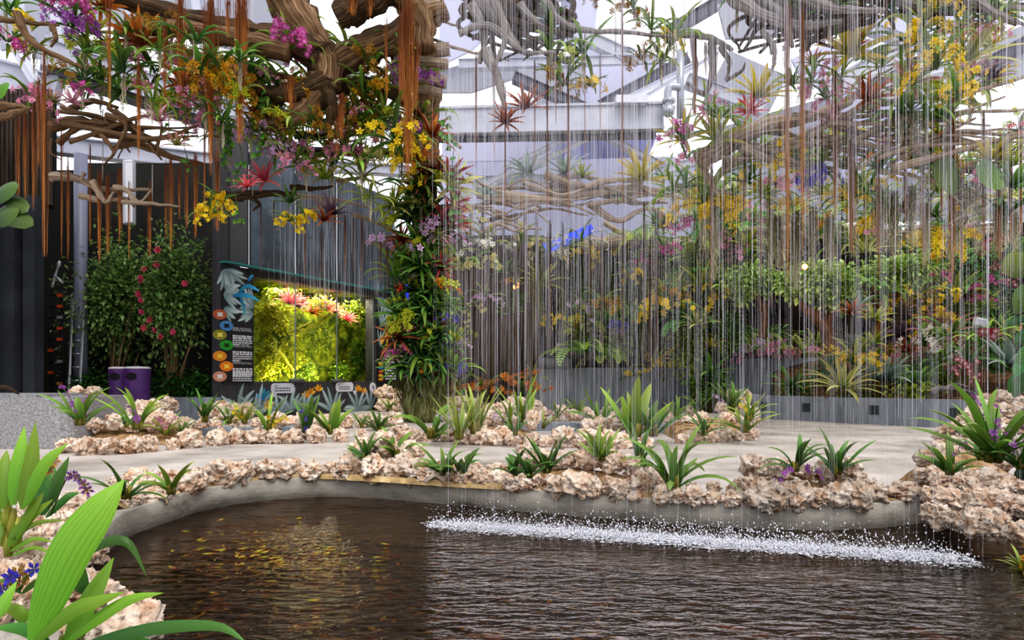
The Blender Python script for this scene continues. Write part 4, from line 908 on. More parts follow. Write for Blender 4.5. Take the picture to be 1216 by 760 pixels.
for pts, w in (([(50, 610), (66, 575), (82, 542)], 15), ([(52, 612), (60, 575), (63, 548)], 14), ([(48, 610), (56, 590), (70, 560)], 12), ([(50, 612), (40, 585), (34, 565)], 12), ([(54, 615), (80, 590), (95, 585)], 9), ([(46, 612), (50, 570), (60, 535)], 12)):
    mb = MB(); leafpts(mb, pts, w, 3.6, 3.7); me = mb.mesh('leaf', pm2); me.transform(Matrix.Translation(-base)); obj('leaf', me, t)
mb = MB(); st_ = bez([P(60, 612, 3.6), P(78, 570, 3.55), P(92, 566, 3.5), P(104, 582, 3.45)], 10); mb.cur = 1; mb.tube(st_, [.004]*10, 4); mb.cur = 0
for k in (4, 5, 6, 7, 8, 9): mb.flower(st_[k], V((R.uniform(-1, 1), -1, R.uniform(-.5, .5))), .035)
me = mb.mesh('spray', leafmat('#7a4a2a', '#8a52c8', None, .5, .2, .6), leafmat('#4a6a24')); me.transform(Matrix.Translation(-base)); obj('flower_spray', me, t)
mb = MB()
for px, py in ((55, 553), (60, 558), (52, 560), (66, 548), (46, 548)): mb.flower(P(px, py, 3.5), V((R.uniform(-1, 1), -1, .3)), .035)
me = mb.mesh('spray', leafmat('#6a3a12', '#c08a2a', None, .5, .2)); me.transform(Matrix.Translation(-base)); obj('flower_spray', me, t)
t = thing('purple_orchid_spray', 'low orchid with vivid purple blooms and yellow lips among left bank rocks', 'orchid', P(25, 700, 2.6)); base = P(25, 700, 2.6)
mb = MB()
for px, py in ((14, 686), (12, 684), (40, 676), (3, 700), (0, 708)): mb.flower(P(px, py, 2.55), V((R.uniform(-.6, .6), -1, .3)), .032)
me = mb.mesh('spray', leafmat('#3a1a7a', '#6a3ad0', None, .5, .2)); me.transform(Matrix.Translation(-base)); obj('flower_spray', me, t)
mb = MB()
for px, py in ((20, 680), (28, 676), (34, 684), (24, 690), (10, 694)): mb.flower(P(px, py, 2.58), V((R.uniform(-1, 1), -1, .3)), .03)
me = mb.mesh('spray', leafmat('#7a5a1a', '#b89a3a', None, .5, .2)); me.transform(Matrix.Translation(-base)); obj('flower_spray', me, t, label='olive yellow outer petals')
mb = MB()
for px, py in ((14, 686), (40, 676), (3, 700), (20, 680), (30, 684)): mb.tube(bez([base, P((px+25)/2, (py+695)/2, 2.58), P(px, py, 2.56)], 6), [.003]*6, 4)
for pts, w in (([(25, 705), (10, 690), (-5, 690)], 8), ([(25, 705), (45, 690), (60, 692)], 8)): leafpts(mb, pts, w, 2.6, 2.6)
me = mb.mesh('stems', leafmat('#3f7a24', '#6a9a3a')); me.transform(Matrix.Translation(-base)); obj('stems', me, t)

# --- shrubs and bins at left
def shrub(px, py_base, Y, lab, crown, n, flow, stems, name='flowering_shrub', col=('#3f7030', '#a6c87a')):
    b = V(((px-CX)/F*Y, Y, .5)); t = thing(name, lab, 'shrub', b)
    cx, cy, rx, ry = crown; c = P(cx, cy, Y)-b; sx_, sz_ = M(rx, Y), M(ry, Y)
    me = bushleaf_mesh(px, col[0], col[1], n, sx_, min(sx_, .95), sz_, .15, .5, .55).copy(); me.transform(Matrix.Translation(c)); obj('foliage', me, t)
    ends = [c+V((R.uniform(-.8, .8)*sx_, R.uniform(-.4, .4)*sx_, R.uniform(-.7, .5)*sz_)) for _ in range(stems)]
    obj('branches', stems_mesh(ends, V((0, 0, -.1)), .035, .008, woodmat('pale_twig', '#5a4630', '#9a7e5a', '#c8a880')), t)
    if flow:
        for _ in range(flow):
            th = R.uniform(0, 6.28); q = c+V((math.cos(th)*sx_*.75, -sx_*.75, math.sin(th)*sz_*R.uniform(.2, .9))); mb = MB()
            for k in range(3): mb.flower(q, V((R.uniform(-.4, .4), -1, R.uniform(-.2, .4))), .1-.02*k, petals=6, cup=.2+.3*k)
            obj('flower', mb.mesh('flower', leafmat('#c8283c', '#f06a7a', None, .5, .3)), t)
shrub(136, 470, 17.2, 'rounded dense dark green shrub without flowers behind the bins', (136, 362, 50, 72), 3600, 0, 9)
shrub(207, 470, 16.95, 'taller camellia shrub dotted with red blooms before the black wall', (206, 350, 36, 70), 3200, 14, 12)
for px, cy, rx, lab in ((105, 460, 26, 'low dark shrub beside the ladders'), (205, 462, 32, 'low leafy shrub right of the purple bins'), (238, 460, 20, 'low shrub at the corner beside the frog board')):
    shrub(px, 480, 16.75, lab, (px, cy, rx, 20), 420, 0, 5, 'low_shrub', ('#1f4a20', '#4f8f3c'))
binm = noisy('purple_plastic', [(.3, '#3f2454'), (.6, '#54306e'), (.8, '#60387c')], 2, 4, .4, .05)
for px, Y, w, lab in ((143, 15.9, 15, 'narrower purple bin standing behind its twin by the shrubs'), (163.5, 15.6, 27, 'wider purple bin with pale lid in front of the shrubs')):
    b = V(((px-CX)/F*Y, Y, 0)); r = M(w, Y)/2; r = max(r, .24); t = thing('purple_bin', lab, 'bin', b)
    mb = MB(); mb.tube([V((0, 0, z)) for z in (0, .02, .7, 1.2, 1.24)], [r*.94, r*.95, r*1.0, r*1.05, r*1.02], 28); obj('body', mb.mesh('body', binm), t)
    mb = MB(); mb.tube([V((0, 0, 1.235)), V((0, 0, 1.27)), V((0, 0, 1.285))], [r*1.06, r*1.03, r*.8], 28); obj('lid', mb.mesh('lid', plain('bin_lid', '#c9c5c9', .4)), t)
    mb = MB(); mb.poly([V((.13*math.cos(a*.393)*1.0, -r*1.045, 1.06+.09*math.sin(a*.393))) for a in range(16)]); obj('opening', mb.mesh('hole', plain('bin_hole', '#150c1c', .9)), t)
# ladder and rack in the recess
lm = plain('aluminium', '#a9adb2', .3, .7); lb = V(((87-CX)/F*16.3, 16.3, 0)); t = thing('aluminium_ladder', 'folded aluminium ladder leaning beside the steel post', 'ladder', lb)
def rot_y(p, a): return V((p.x*math.cos(a)+p.z*math.sin(a), p.y, -p.x*math.sin(a)+p.z*math.cos(a)))
for k, x in enumerate((-.13, .13)): mb = MB(); mb.tube([V((x, 0, 0)), V((x-.22, .5, 3.15))], [.035, .035], 4); obj('rail', mb.mesh('rail', lm, smooth=False), t)
for k, x in enumerate((-.08, .2)): mb = MB(); mb.tube([V((x, -.12, 0)), V((x-.2, .45, 3.1))], [.02, .02], 4); obj('rear_rail', mb.mesh('rail', lm, smooth=False), t)
for k in range(9): z = .3+.33*k; mb = MB(); mb.tube([V((-.13-.07*z, .16*z, z)), V((.13-.07*z, .16*z, z))], [.018, .018], 6); obj('rung', mb.mesh('rung', lm), t)
blk = plain('black_metal', '#17181a', .5); org = plain('orange_clip', '#c8502a', .5); rb = V(((68-CX)/F*16.6, 16.6, 0)); t = thing('tool_rack', 'tall black tool rack with orange clips in the dark recess', 'rack', rb)
for x in (-.14, .16): mb = MB(); mb.tube([V((x, 0, 0)), V((x-.05, 0, 3.2))], [.03, .03], 6); obj('upright', mb.mesh('u', blk), t)
for k in range(11):
    z = .35+.27*k; mb = MB(); mb.box(V((.0, -.05, z)), (.3, .05, .03)); obj('crossbar', mb.mesh('c', blk), t); mb = MB(); mb.box(V((R.choice((-.1, .12)), -.09, z)), (.11, .06, .07)); obj('clip', mb.mesh('c', org if k % 4 else plain('steel_clip', '#b9bcc0', .3, .5), smooth=False), t)
mb = MB(); mb.tube(bez([V((-.1, -.05, 3.25)), V((.0, -.05, 3.6)), V((.1, -.05, 3.9))], 8), [.05, .04, .04, .04, .03, .03, .06, .02], 6); mb.tube([V((.0, -.05, 3.5)), V((.18, -.06, 3.35))], [.04, .03], 6); obj('tool_head', mb.mesh('h', plain('steel_clip', '#b9bcc0', .3, .5)), t)
# driftwood on the bench
mb = MB(); addwood(mb, [P(-12, 464, 9.9), P(6, 460, 9.9), P(22, 467, 9.9)], .04, .02); tag(obj('driftwood_scrap', mb.mesh('d', DW['dark'])), 'dark bit of driftwood lying on the granite bench', 'driftwood')
# big leaves at the left edge
def bigleaf(mb, px, py, Y, L, w, ang, droop=.4):
    c = P(px, py, Y); d = V((math.cos(ang), -.25, math.sin(ang))).normalized(); pts = [c]; p = c.copy()
    for k in range(8): p = p+d*M(L, Y)/8; d = (d+V((0, 0, -droop/8))).normalized(); pts.append(p.copy())
    sd = V((-math.sin(ang), .35, math.cos(ang))).normalized(); mb.blade(pts, [M(w, Y)*max(.05, lens(j/8, .5, .5)) for j in range(9)], sd, .2)
t = thing('philodendron', 'large lobed green leaves reaching in beside the dark door frame', 'plant', P(-10, 260, 9))
for px, py, L, w, a in ((-12, 262, 45, 30, .35), (-8, 255, 62, 22, -.1), (-14, 240, 50, 24, .5), (5, 235, 40, 20, -.35)):
    mb = MB(); bigleaf(mb, px, py, 9, L, w, a); me = mb.mesh('leaf', leafmat('#1f3f18', '#4f6c2c', None, .4, .15)); me.transform(Matrix.Translation(-P(-10, 260, 9))); obj('leaf', me, t)
bb = P(-10, 260, 9); mb = MB(); mb.tube(bez([V((P(-18, 450, 9).x, 9, 0)), P(-16, 400, 9), P(-14, 300, 9), P(-10, 235, 9)], 12), [.03]*12, 8); me = mb.mesh('stem', leafmat('#4a4a2a')); me.transform(Matrix.Translation(-bb)); obj('stem', me, t)
t = thing('hanging_heart_leaf', 'single heart shaped green leaf at the upper left edge', 'plant', P(-6, 105, 9))
mb = MB(); bigleaf(mb, -8, 108, 9, 22, 24, .1, .2); me = mb.mesh('leaf', leafmat('#3f8a1e', '#5aa82c', None, .35, .3)); me.transform(Matrix.Translation(-P(-6, 105, 9))); obj('leaf', me, t)

# ================================================================== DRIFTWOOD
def limb(pts, Y, r0, r1, mat='drift', n=12, rough=.3, wob=.08, base=None):
    mb = MB(); q = [P(p[0], p[1], p[2] if len(p) > 2 else Y) for p in pts]; addwood(mb, q, M(r0, Y), M(r1, Y), n, 8*len(pts), rough, M(wob*10, Y)); me = mb.mesh('limb', DW[mat])
    if base is not None: me.transform(Matrix.Translation(-base))
    return me
b = P(390, 80, 13.5); t = thing('driftwood_tree', 'massive gnarled driftwood tree crown hanging above the planted column', 'driftwood', b)
for name, pts, r0, r1, mt, Y in (('trunk', [(330, -25), (352, 20), (375, 55), (388, 82), (385, 105)], 24, 17, 'drift', 13.4), ('limb', [(388, 80), (425, 62), (465, 45), (505, 22), (530, 12)], 20, 11, 'drift', 13.6), ('limb', [(385, 70), (340, 50), (290, 42), (230, 28), (170, 8), (130, -12)], 18, 12, 'dark', 13.3),
                            ('limb', [(345, 62), (290, 48), (230, 36), (150, 30)], 12, 8, 'drift', 13.0), ('limb', [(400, 20), (425, 8), (460, -10)], 16, 18, 'dark', 13.0), ('limb', [(440, -20), (480, 0), (500, 20), (505, 60)], 14, 12, 'drift', 13.3), ('limb', [(385, 95), (370, 120), (345, 140), (310, 150)], 14, 7, 'drift', 13.3),
                            ('limb', [(388, 95), (360, 108), (325, 112), (300, 100)], 12, 6, 'dark', 13.2), ('limb', [(505, 50), (512, 100), (505, 150), (505, 200)], 10, 16, 'drift', 15.2), ('limb', [(385, 100), (395, 125), (390, 150)], 10, 4, 'dark', 13.2), ('limb', [(470, 60), (480, 85), (500, 110), (498, 140)], 9, 8, 'drift', 14),
                            ('limb', [(400, 105), (440, 100), (480, 118), (500, 135)], 8, 6, 'dark', 13.8)):
    obj(name, limb(pts, Y, r0, r1, mt, 14, .35, .12, b), t)
for x0, y0, x1, y1, r in ((492, 8, 527, 8, 9), (500, 62, 534, 58, 9), (494, 72, 532, 76, 7), (485, 92, 530, 98, 8), (488, 104, 524, 110, 6)):
    obj('cut_stub', limb([(x0-20, y0-2), (x0, y0), (x1, y1)], 13.8, r, r*.85, 'pale', 12, .25, .05, b), t)
for pts, r in (([(510, 45), (545, 58), (580, 66), (605, 72)], 2), ([(505, 150), (525, 158), (548, 176)], 4), ([(490, 35), (520, 25), (545, 32)], 2.5)): obj('twig', limb(pts, 14, r, r*.5, 'pale', 7, .2, .1, b), t)
def driftpiece(name, lab, base_px, Y, sticks, mat='drift', cat='driftwood', order='x'):
    b = P(*base_px, Y); t = thing(name, lab, cat, b, order=order)
    for i, (pts, r) in enumerate(sticks): obj('main_limb' if i == 0 else 'side_branch', limb(pts, Y+R.uniform(-.3, .3), r, r*.35, mat, 8, .3, .1, b), t)
driftpiece('hanging_driftwood', 'twisted nest of driftwood roots over the two shrubs', (150, 160), 13, [([(60, 150), (100, 145), (150, 165), (200, 185), (240, 195)], 7)] +
           [([(R.uniform(62, 150), R.uniform(125, 175)), (R.uniform(90, 190), R.uniform(135, 180)), (R.uniform(110, 240), R.uniform(145, 200))], R.uniform(2, 4.5)) for _ in range(16)] + [([(120, 160), (135, 180), (122, 196)], 3), ([(62, 165), (60, 180), (72, 190)], 2), ([(85, 130), (110, 120), (140, 128)], 5)])
driftpiece('hanging_driftwood', 'forked driftwood branch hung on wires above the shrubs', (120, 220), 13.2, [([(60, 209), (90, 212), (115, 222), (140, 226), (180, 224)], 5), ([(145, 240), (180, 242), (214, 245)], 3), ([(95, 232), (120, 238), (150, 236), (160, 246)], 4), ([(110, 215), (125, 240), (135, 228)], 4), ([(135, 222), (150, 226), (165, 240), (180, 226)], 3.5), ([(100, 205), (98, 216), (120, 228)], 2.5), ([(60, 214), (80, 206), (100, 214)], 3)], 'pale')
driftpiece('hanging_driftwood', 'bare forked branches entering at upper left with flowers', (60, 50), 11.5, [([(-10, 22), (20, 25), (45, 28), (70, 30)], 4), ([(20, 15), (30, 40), (50, 58), (80, 72), (98, 80)], 5), ([(62, 30), (66, 45), (60, 56)], 4), ([(0, 125), (20, 126), (32, 128)], 5), ([(0, 140), (22, 133), (38, 128)], 5)], 'drift')
driftpiece('hanging_driftwood', 'mossy branch carrying coral bromeliads before the blue glazing', (310, 232), 14.5, [([(256, 237), (290, 232), (320, 230), (352, 230)], 8), ([(345, 222), (372, 224), (395, 222)], 4), ([(300, 235), (308, 243), (300, 250)], 3)], 'dark')
driftpiece('hanging_driftwood', 'pale branches in the thin rain above the tank glazing', (410, 225), 15.5, [([(350, 232), (400, 238), (440, 246)], 4), ([(400, 215), (430, 212), (455, 220)], 3), ([(360, 250), (372, 250), (392, 240)], 3), ([(430, 288), (445, 289), (462, 293)], 2), ([(420, 255), (440, 262), (460, 270)], 3)], 'pale')
driftpiece('hanging_driftwood', 'long dark driftwood over orchids crossing behind the tree crown', (270, 70), 14.5, [([(140, 35), (220, 62), (300, 82), (360, 95)], 8), ([(200, 70), (260, 85), (320, 70)], 5)], 'drift')
driftpiece('hanging_driftwood', 'horizontal branch with flower clusters left of the planted column', (400, 185), 15, [([(330, 183), (380, 181), (430, 183), (480, 180)], 4), ([(350, 160), (410, 160), (470, 150)], 5)], 'dark')
# centre and right, behind the rain
driftpiece('hanging_driftwood', 'dark root mass at the top centre behind the rain', (620, 40), 9.5, [([(560, -10), (590, 20), (610, 50), (618, 62)], 9), ([(600, -10), (640, 30), (660, 45)], 6), ([(545, 40), (580, 30), (620, 60), (660, 62)], 5), ([(645, -10), (660, 20), (690, 35), (735, 38), (800, 44)], 5), ([(575, 60), (590, 90), (600, 130)], 8), ([(560, 5), (575, 40), (570, 75)], 7), ([(585, -5), (600, 40), (588, 80)], 6)], 'grey')
driftpiece('hanging_driftwood', 'pale driftwood stump with hanging root beside the roof pipe', (835, 50), 10.5, [([(790, 42), (820, 40), (850, 48), (870, 60)], 6), ([(822, 42), (826, 90), (823, 130)], 4), ([(845, 50), (846, 80), (838, 110), (815, 98)], 5), ([(855, 55), (866, 75), (862, 95)], 4), ([(862, 95), (880, 85), (885, 75)], 3)], 'grey')
driftpiece('hanging_driftwood', 'dark tangled driftwood at top behind the heaviest rain', (920, 30), 9.5, [([(860, -12), (900, 15), (950, 30), (1000, 25)], 9), ([(890, -10), (930, 20), (940, 55)], 7), ([(940, -10), (990, 10), (1050, 12)], 8), ([(1040, -12), (1090, 8), (1150, 5), (1220, 10)], 8), ([(905, 35), (920, 60), (915, 90)], 4), ([(1150, -5), (1190, 20), (1220, 30)], 6)], 'grey')
def thicket(n, x0, x1, y0, y1, Y, slope, lmin=60, lmax=190, r=(1.5, 4)):
    out = []
    for _ in range(n):
        x = R.uniform(x0, x1); y = R.uniform(y0, y1)+slope*(x-x0); l = R.uniform(lmin, lmax); a = R.uniform(-.22, .22)+slope
        out.append(([(x-l/2, y-a*l/2+R.uniform(-7, 7)), (x-l/6, y+R.uniform(-9, 9)), (x+l/6, y+R.uniform(-9, 9)), (x+l/2, y+a*l/2+R.uniform(-7, 7))], R.uniform(*r)))
    return out
driftpiece('hanging_driftwood', 'sweeping driftwood bough under the magenta orchids', (880, 165), 12, [([(830, 190), (870, 168), (910, 150), (960, 140), (1010, 120)], 13), ([(860, 195), (900, 185), (950, 178)], 7), ([(835, 200), (850, 225), (870, 230)], 4), ([(880, 175), (930, 195), (990, 200)], 6)]+thicket(9, 860, 1000, 160, 215, 12, -.05), 'pale')
driftpiece('hanging_driftwood', 'layered pale driftwood below the big striped bromeliads', (1070, 150), 11.5, [([(960, 160), (1020, 130), (1080, 118), (1150, 110), (1220, 90)], 5)]+thicket(16, 990, 1180, 140, 180, 11.5, -.06, 70, 220), 'pale')
driftpiece('hanging_driftwood', 'long pale branches reaching the right edge above round leaves', (1150, 190), 11, [([(1060, 200), (1120, 185), (1170, 170), (1225, 160)], 5)]+thicket(11, 1060, 1200, 165, 215, 11, -.08, 70, 200), 'pale')
driftpiece('hanging_driftwood', 'dense dark root tangle at top behind the rain beside the crown', (600, 20), 10, [([(545, -10), (600, 15), (660, 30)], 8)]+[([(R.uniform(535, 680), -14), (R.uniform(540, 690), R.uniform(5, 30)), (R.uniform(535, 690), R.uniform(30, 75))], R.uniform(3, 7)) for _ in range(24)], 'dark')
driftpiece('hanging_driftwood', 'dense dark root tangle at top above the sweeping bough', (930, 20), 10, [([(860, -10), (930, 15), (1010, 20)], 8)]+[([(R.uniform(865, 1060), -14), (R.uniform(865, 1050), R.uniform(5, 30)), (R.uniform(865, 1020), R.uniform(25, 65))], R.uniform(3, 6)) for _ in range(22)], 'dark')
driftpiece('hanging_driftwood', 'dark root tangle at top over yellow orchids', (1130, 10), 10, [([(1040, -5), (1120, 10), (1220, 5)], 7)]+[([(R.uniform(1040, 1220), -14), (R.uniform(1040, 1216), R.uniform(0, 15)), (R.uniform(1040, 1216), R.uniform(12, 35))], R.uniform(3, 5)) for _ in range(12)], 'dark')
driftpiece('hanging_driftwood', 'thin dark twigs across the sky above the pink orchids', (1050, 60), 12, [([(1015, 70), (1050, 55), (1080, 42)], 4), ([(1020, 62), (1060, 60), (1100, 45)], 3), ([(985, 30), (1030, 35), (1060, 12)], 3), ([(1000, 120), (1045, 90), (1080, 70)], 2.5)], 'grey')
driftpiece('hanging_driftwood', 'bleached driftwood shelf under pale bromeliads behind dense rain', (700, 235), 18, [([(590, 232), (650, 236), (720, 228), (800, 232)], 7)]+thicket(20, 580, 800, 215, 268, 18, 0, 50, 150, (2, 5.5)), 'pale')
driftpiece('hanging_driftwood', 'bleached sticks close beside the planted column behind the rain', (570, 270), 17.5, [([(525, 250), (560, 246), (600, 252)], 4)]+thicket(9, 535, 620, 245, 300, 17.5, 0, 30, 80, (1.5, 3.5)), 'pale')
driftpiece('hanging_driftwood', 'tan driftwood log lying along the top of the planted wall', (900, 285), 22, [([(690, 292), (760, 285), (800, 290), (900, 278), (1000, 280), (1110, 282), (1180, 275)], 8), ([(760, 300), (830, 285), (880, 292)], 6)]+thicket(9, 760, 1150, 262, 290, 22, 0, 80, 160, (2.5, 6)), 'pale')
for (px, y0, y1, Y, lab) in ((122, 130, 214, 13.2, 'white wire holding the forked driftwood'), (181, 195, 243, 13.2, 'thin steel wire holding end of the forked driftwood'), (300, 0, 232, 14.5, 'thin wire above the coral bromeliads'), (731, 0, 62, 12, 'thin wire hanging before the bright sky'), (813, 0, 50, 12, 'thin wire above the pale driftwood stump')):
    mb = MB(); mb.tube([P(px, y0-20 if y0 < 5 else y0, Y), P(px, y1, Y)], [.009, .009], 6); tag(obj('hanging_wire', mb.mesh('w', plain('wire', '#b9b4b0', .4, .5))), lab, 'wire')

# ================================================================== HANGING ROOTS AND MOSS
BR = ('#7e431b', '#c67f40'); BR2 = ('#6b4230', '#a87c62'); GY = ('#4f3f35', '#86705f'); MS = ('#8d856e', '#cfc6aa'); MG = ('#4d5a32', '#8a945a')
def roots(px, y0, y1, w, Y, lab, cols=BR, n=None, curly=0.0, seed=None, cat='root', name='hanging_root', thick=None):
    b = P(px, y0, Y); r = M(w, Y)/2; n = n or int(8+w*2.6+(w > 12)*w*3); sd = (seed if seed is not None else int(px)) % 4; n = (n//12+1)*12
    th = thick or max(.03, .40/(w+2)*1.2)
    me = strands_mesh(sd, n, th, .6, curly, 1.0, cols)
    o = obj(name, me, None, b); o.scale = (r, r, M(y1-y0, Y)); o.rotation_euler = (0, 0, R.uniform(0, 6.28)); return tag(o, lab, cat, kind='thing')
for px, y0, y1, w, Y in ((22, 135, 240, 6, 12), (30, 128, 238, 8, 12), (40, 122, 250, 8, 12), (53, 55, 306, 11, 11.5), (46, 90, 200, 10, 11.6)): roots(px, y0, y1, w, Y, 'brown hanging root curtain before the dark timber slats')
for px, y0, y1, w, Y in ((73, 148, 304, 4, 13), (81, 185, 312, 6, 13), (107, 170, 290, 4, 13), (118, 200, 312, 7, 13), (128, 206, 303, 9, 13), (142, 200, 292, 9, 13), (153, 214, 310, 4, 13), (178, 215, 306, 6, 13)): roots(px, y0, y1, w, Y, 'orange brown aerial root strand above the dark green shrub')
for px, y0, y1, w, Y in ((197, 190, 288, 6, 13), (203, 186, 300, 8, 13), (213, 195, 262, 6, 13), (222, 185, 272, 8, 13), (232, 180, 284, 10, 13), (243, 150, 262, 5, 13), (258, 178, 275, 12, 13)): roots(px, y0, y1, w, Y, 'orange brown aerial root strand above the red flowered shrub')
for px, y0, y1, w, Y in ((130, -5, 130, 10, 11), (165, 80, 160, 10, 12), (165, 60, 190, 7, 12), (196, 20, 140, 9, 12.5), (214, -5, 128, 17, 12.5), (250, -5, 195, 20, 12.4), (246, 30, 120, 16, 12.45), (250, 100, 212, 9, 12.2), (285, -5, 172, 20, 12.4), (290, -5, 90, 14, 12.3), (270, -5, 45, 12, 12.4), (232, 30, 70, 9, 12.4)): roots(px, y0, y1, w, Y, 'thick rusty aerial root beard under the dark driftwood limb')
for px, y0, y1, w, Y in ((310, 240, 326, 3, 14.5), (325, 238, 270, 3, 14.5), (362, 246, 332, 4, 15), (382, 268, 337, 6, 15), (410, 255, 332, 5, 15), (420, 258, 326, 4, 15), (430, 258, 332, 5, 15), (452, 275, 337, 5, 15), (460, 280, 346, 5, 15), (397, 245, 300, 4, 15)): roots(px, y0, y1, w, Y, 'reddish aerial root hanging before the blue glazing', BR2)
for px, y0, y1, w, Y in ((484, -5, 210, 20, 12.8), (478, 10, 120, 14, 12.7), (492, 50, 130, 18, 12.9), (459, 20, 125, 5, 12.8), (345, 90, 130, 14, 13), (405, 110, 165, 14, 13), (418, -5, 18, 16, 12.7), (440, -5, 20, 12, 12.7), (400, 140, 185, 10, 13.2)): roots(px, y0, y1, w, Y, 'bright orange root beard falling from the driftwood crown')
for px, y0, y1, w, Y in ((565, 60, 200, 6, 9), (587, 70, 210, 5, 9), (600, 100, 260, 4, 10), (635, 70, 205, 4, 10), (650, 50, 260, 4, 10), (675, 75, 262, 6, 10), (713, 60, 165, 3, 10), (739, -5, 250, 6, 9), (695, 30, 200, 3, 10), (660, 60, 150, 3, 10)): roots(px, y0, y1, w, Y, 'single reddish root hanging before the pale roof beams', BR2)
for px, y0, y1, w, Y in ((545, 215, 420, 8, 18), (560, 240, 440, 9, 18), (573, 235, 430, 7, 18), (586, 250, 450, 9, 18), (598, 245, 440, 8, 18), (612, 250, 460, 9, 18), (624, 240, 430, 7, 18), (637, 250, 445, 8, 18), (652, 260, 430, 8, 18), (668, 262, 420, 6, 18), (552, 300, 470, 10, 19), (578, 310, 470, 10, 19), (606, 310, 470, 10, 19), (630, 320, 470, 10, 19)): roots(px, y0, y1, w, Y, 'greyish brown root curtain strand before the timber wall', GY)
for px, y0, y1, w, Y in ((700, 262, 400, 5, 18), (715, 268, 440, 5, 18), (740, 260, 430, 6, 18), (765, 240, 430, 6, 17.5), (772, 300, 452, 8, 18), (780, 265, 425, 7, 18)): roots(px, y0, y1, w, Y, 'brown root strand before the hanging fern and planter', GY)
for px, y0, y1, w, Y in ((825, 36, 150, 9, 10.4), (850, 50, 112, 6, 10.4), (838, 50, 90, 8, 10.4), (845, 180, 352, 5, 12), (860, 160, 300, 4, 12), (883, 180, 292, 5, 12), (903, 175, 335, 6, 12)): roots(px, y0, y1, w, Y, 'brown root strand near the mossy pillar behind the rain', BR2)
for px, y0, y1, w, Y in ((935, -5, 332, 9, 9.5), (953, -5, 305, 8, 9.5), (960, 150, 250, 5, 12), (992, 60, 262, 9, 11.5), (1011, 138, 305, 13, 11.5), (1043, 170, 330, 6, 11.5), (1096, 165, 320, 7, 11.5), (1131, 115, 335, 12, 11), (1142, 200, 320, 8, 11), (1168, 130, 305, 6, 11), (1186, 170, 310, 10, 11), (1200, 180, 290, 7, 11), (1212, 170, 280, 6, 11), (975, 140, 250, 6, 12), (1118, 180, 260, 5, 12), (1075, 185, 280, 5, 12)): roots(px, y0, y1, w*1.35, Y, 'brown aerial root column among the bromeliads behind the rain', ('#7a4c2e', '#b98658'))
for px, y0, y1, w, Y in ((835, 190, 300, 22, 14), (848, 225, 335, 20, 14), (915, 225, 320, 16, 14), (926, 255, 325, 24, 14), (945, 250, 345, 26, 14), (965, 245, 320, 18, 14)): roots(px, y0, y1, w, Y, 'beige hanging moss beard beside the tree fern', MS, 60, .6, cat='moss', name='hanging_moss', thick=.034)
for px, y0, y1, w, Y in ((985, 255, 325, 18, 14), (1045, 220, 300, 22, 13), (1062, 225, 312, 22, 13), (1082, 220, 295, 22, 13), (1100, 240, 310, 16, 13), (1138, 225, 300, 22, 13), (1160, 240, 300, 16, 13), (1185, 240, 300, 22, 13), (1205, 250, 300, 18, 13)): roots(px, y0, y1, w, Y, 'beige hanging moss beard below the round leaves and bromeliads', MS, 60, .6, cat='moss', name='hanging_moss', thick=.034)
for px, y0, y1, w, Y in ((640, 290, 390, 20, 20), (632, 330, 400, 16, 20), (690, 300, 420, 22, 22), (720, 300, 420, 24, 22), (745, 310, 430, 22, 22), (760, 320, 435, 22, 22), (700, 330, 425, 20, 22), (668, 310, 410, 20, 22)): roots(px, y0, y1, w, Y, 'grey green hanging moss on the wall above the planter', MG, 48, .6, cat='moss', name='hanging_moss', thick=.034)

# ================================================================== EPIPHYTES
BRO = {'striped': ('#7d9a34', '#c9c65a', '#e8e2a0'), 'green': ('#3b6a2a', '#7fae48', None), 'dark': ('#1d3f1c', '#47753a', None), 'red': ('#6a2020', '#c84a4a', None), 'orange': ('#8a4a1c', '#e0863a', None), 'rust': ('#6a2c18', '#c87848', None), 'pink': ('#8a9a4a', '#f09aa8', None), 'coral': ('#d8525a', '#f58a8a', None),
       'lime': ('#8fa83a', '#d6d25a', None), 'silver': ('#7a948a', '#b8c8bc', None), 'purple': ('#4a3042', '#a88a98', None), 'palepink': ('#c88aa0', '#f4cdd4', None), 'yellow': ('#a8a02e', '#e6cf4a', None)}
def brom(px, py, h, Y, c, lab, n=20, w=.13, head=None, e_out=.1, droop=.9, rot=None, order='x', name='bromeliad'):
    S = M(h, Y)*.72; b, t_, e = BRO[c]
    pts = [('leaf_rosette', rosette_mesh(int(px) % 3, b, t_, e, n, w, 1.35, e_out, droop))]
    if head: pts.append(('flower_head', bract_mesh(0, head)))
    return thing(name, lab, 'bromeliad', P(px, py, Y), pts, S, rot or (R.uniform(-.1, .5), R.uniform(-.25, .25), R.uniform(0, 6.28)), order=order)
def spray(px, py, h, Y, c, lab, n=6, fl=9, fs=.07, hang=True, spread=.5, leaves=True, order='x', name='hanging_orchid', cat='orchid', lv=None):
    """a clump of flower stalks whose blossom fills about h pixels around (px, py)"""
    S = M(h, Y)*1.12; pts = [('flower_spray', fmesh(c, int(px+py) % 3, n=n, fl=fl, fs=fs, hang=hang, spread=spread))]
    if leaves: pts.append(('foliage', strap_mesh(int(px) % 5, 7, .1, 1.8, 1.3, *(lv or GREENS[int(px) % 4]))))
    b = P(px, py-(.32*h if hang else -.35*h), Y)
    return thing(name, lab, cat, b, pts, S, (0, 0, R.uniform(0, 6.28)), order=order)
@cached
def narrow_roots(seed):
    me = strands_mesh(seed, 12, .12, .6, .3, .8, MS).copy(); me.transform(Matrix.Diagonal((.09, .09, .7, 1))); return me
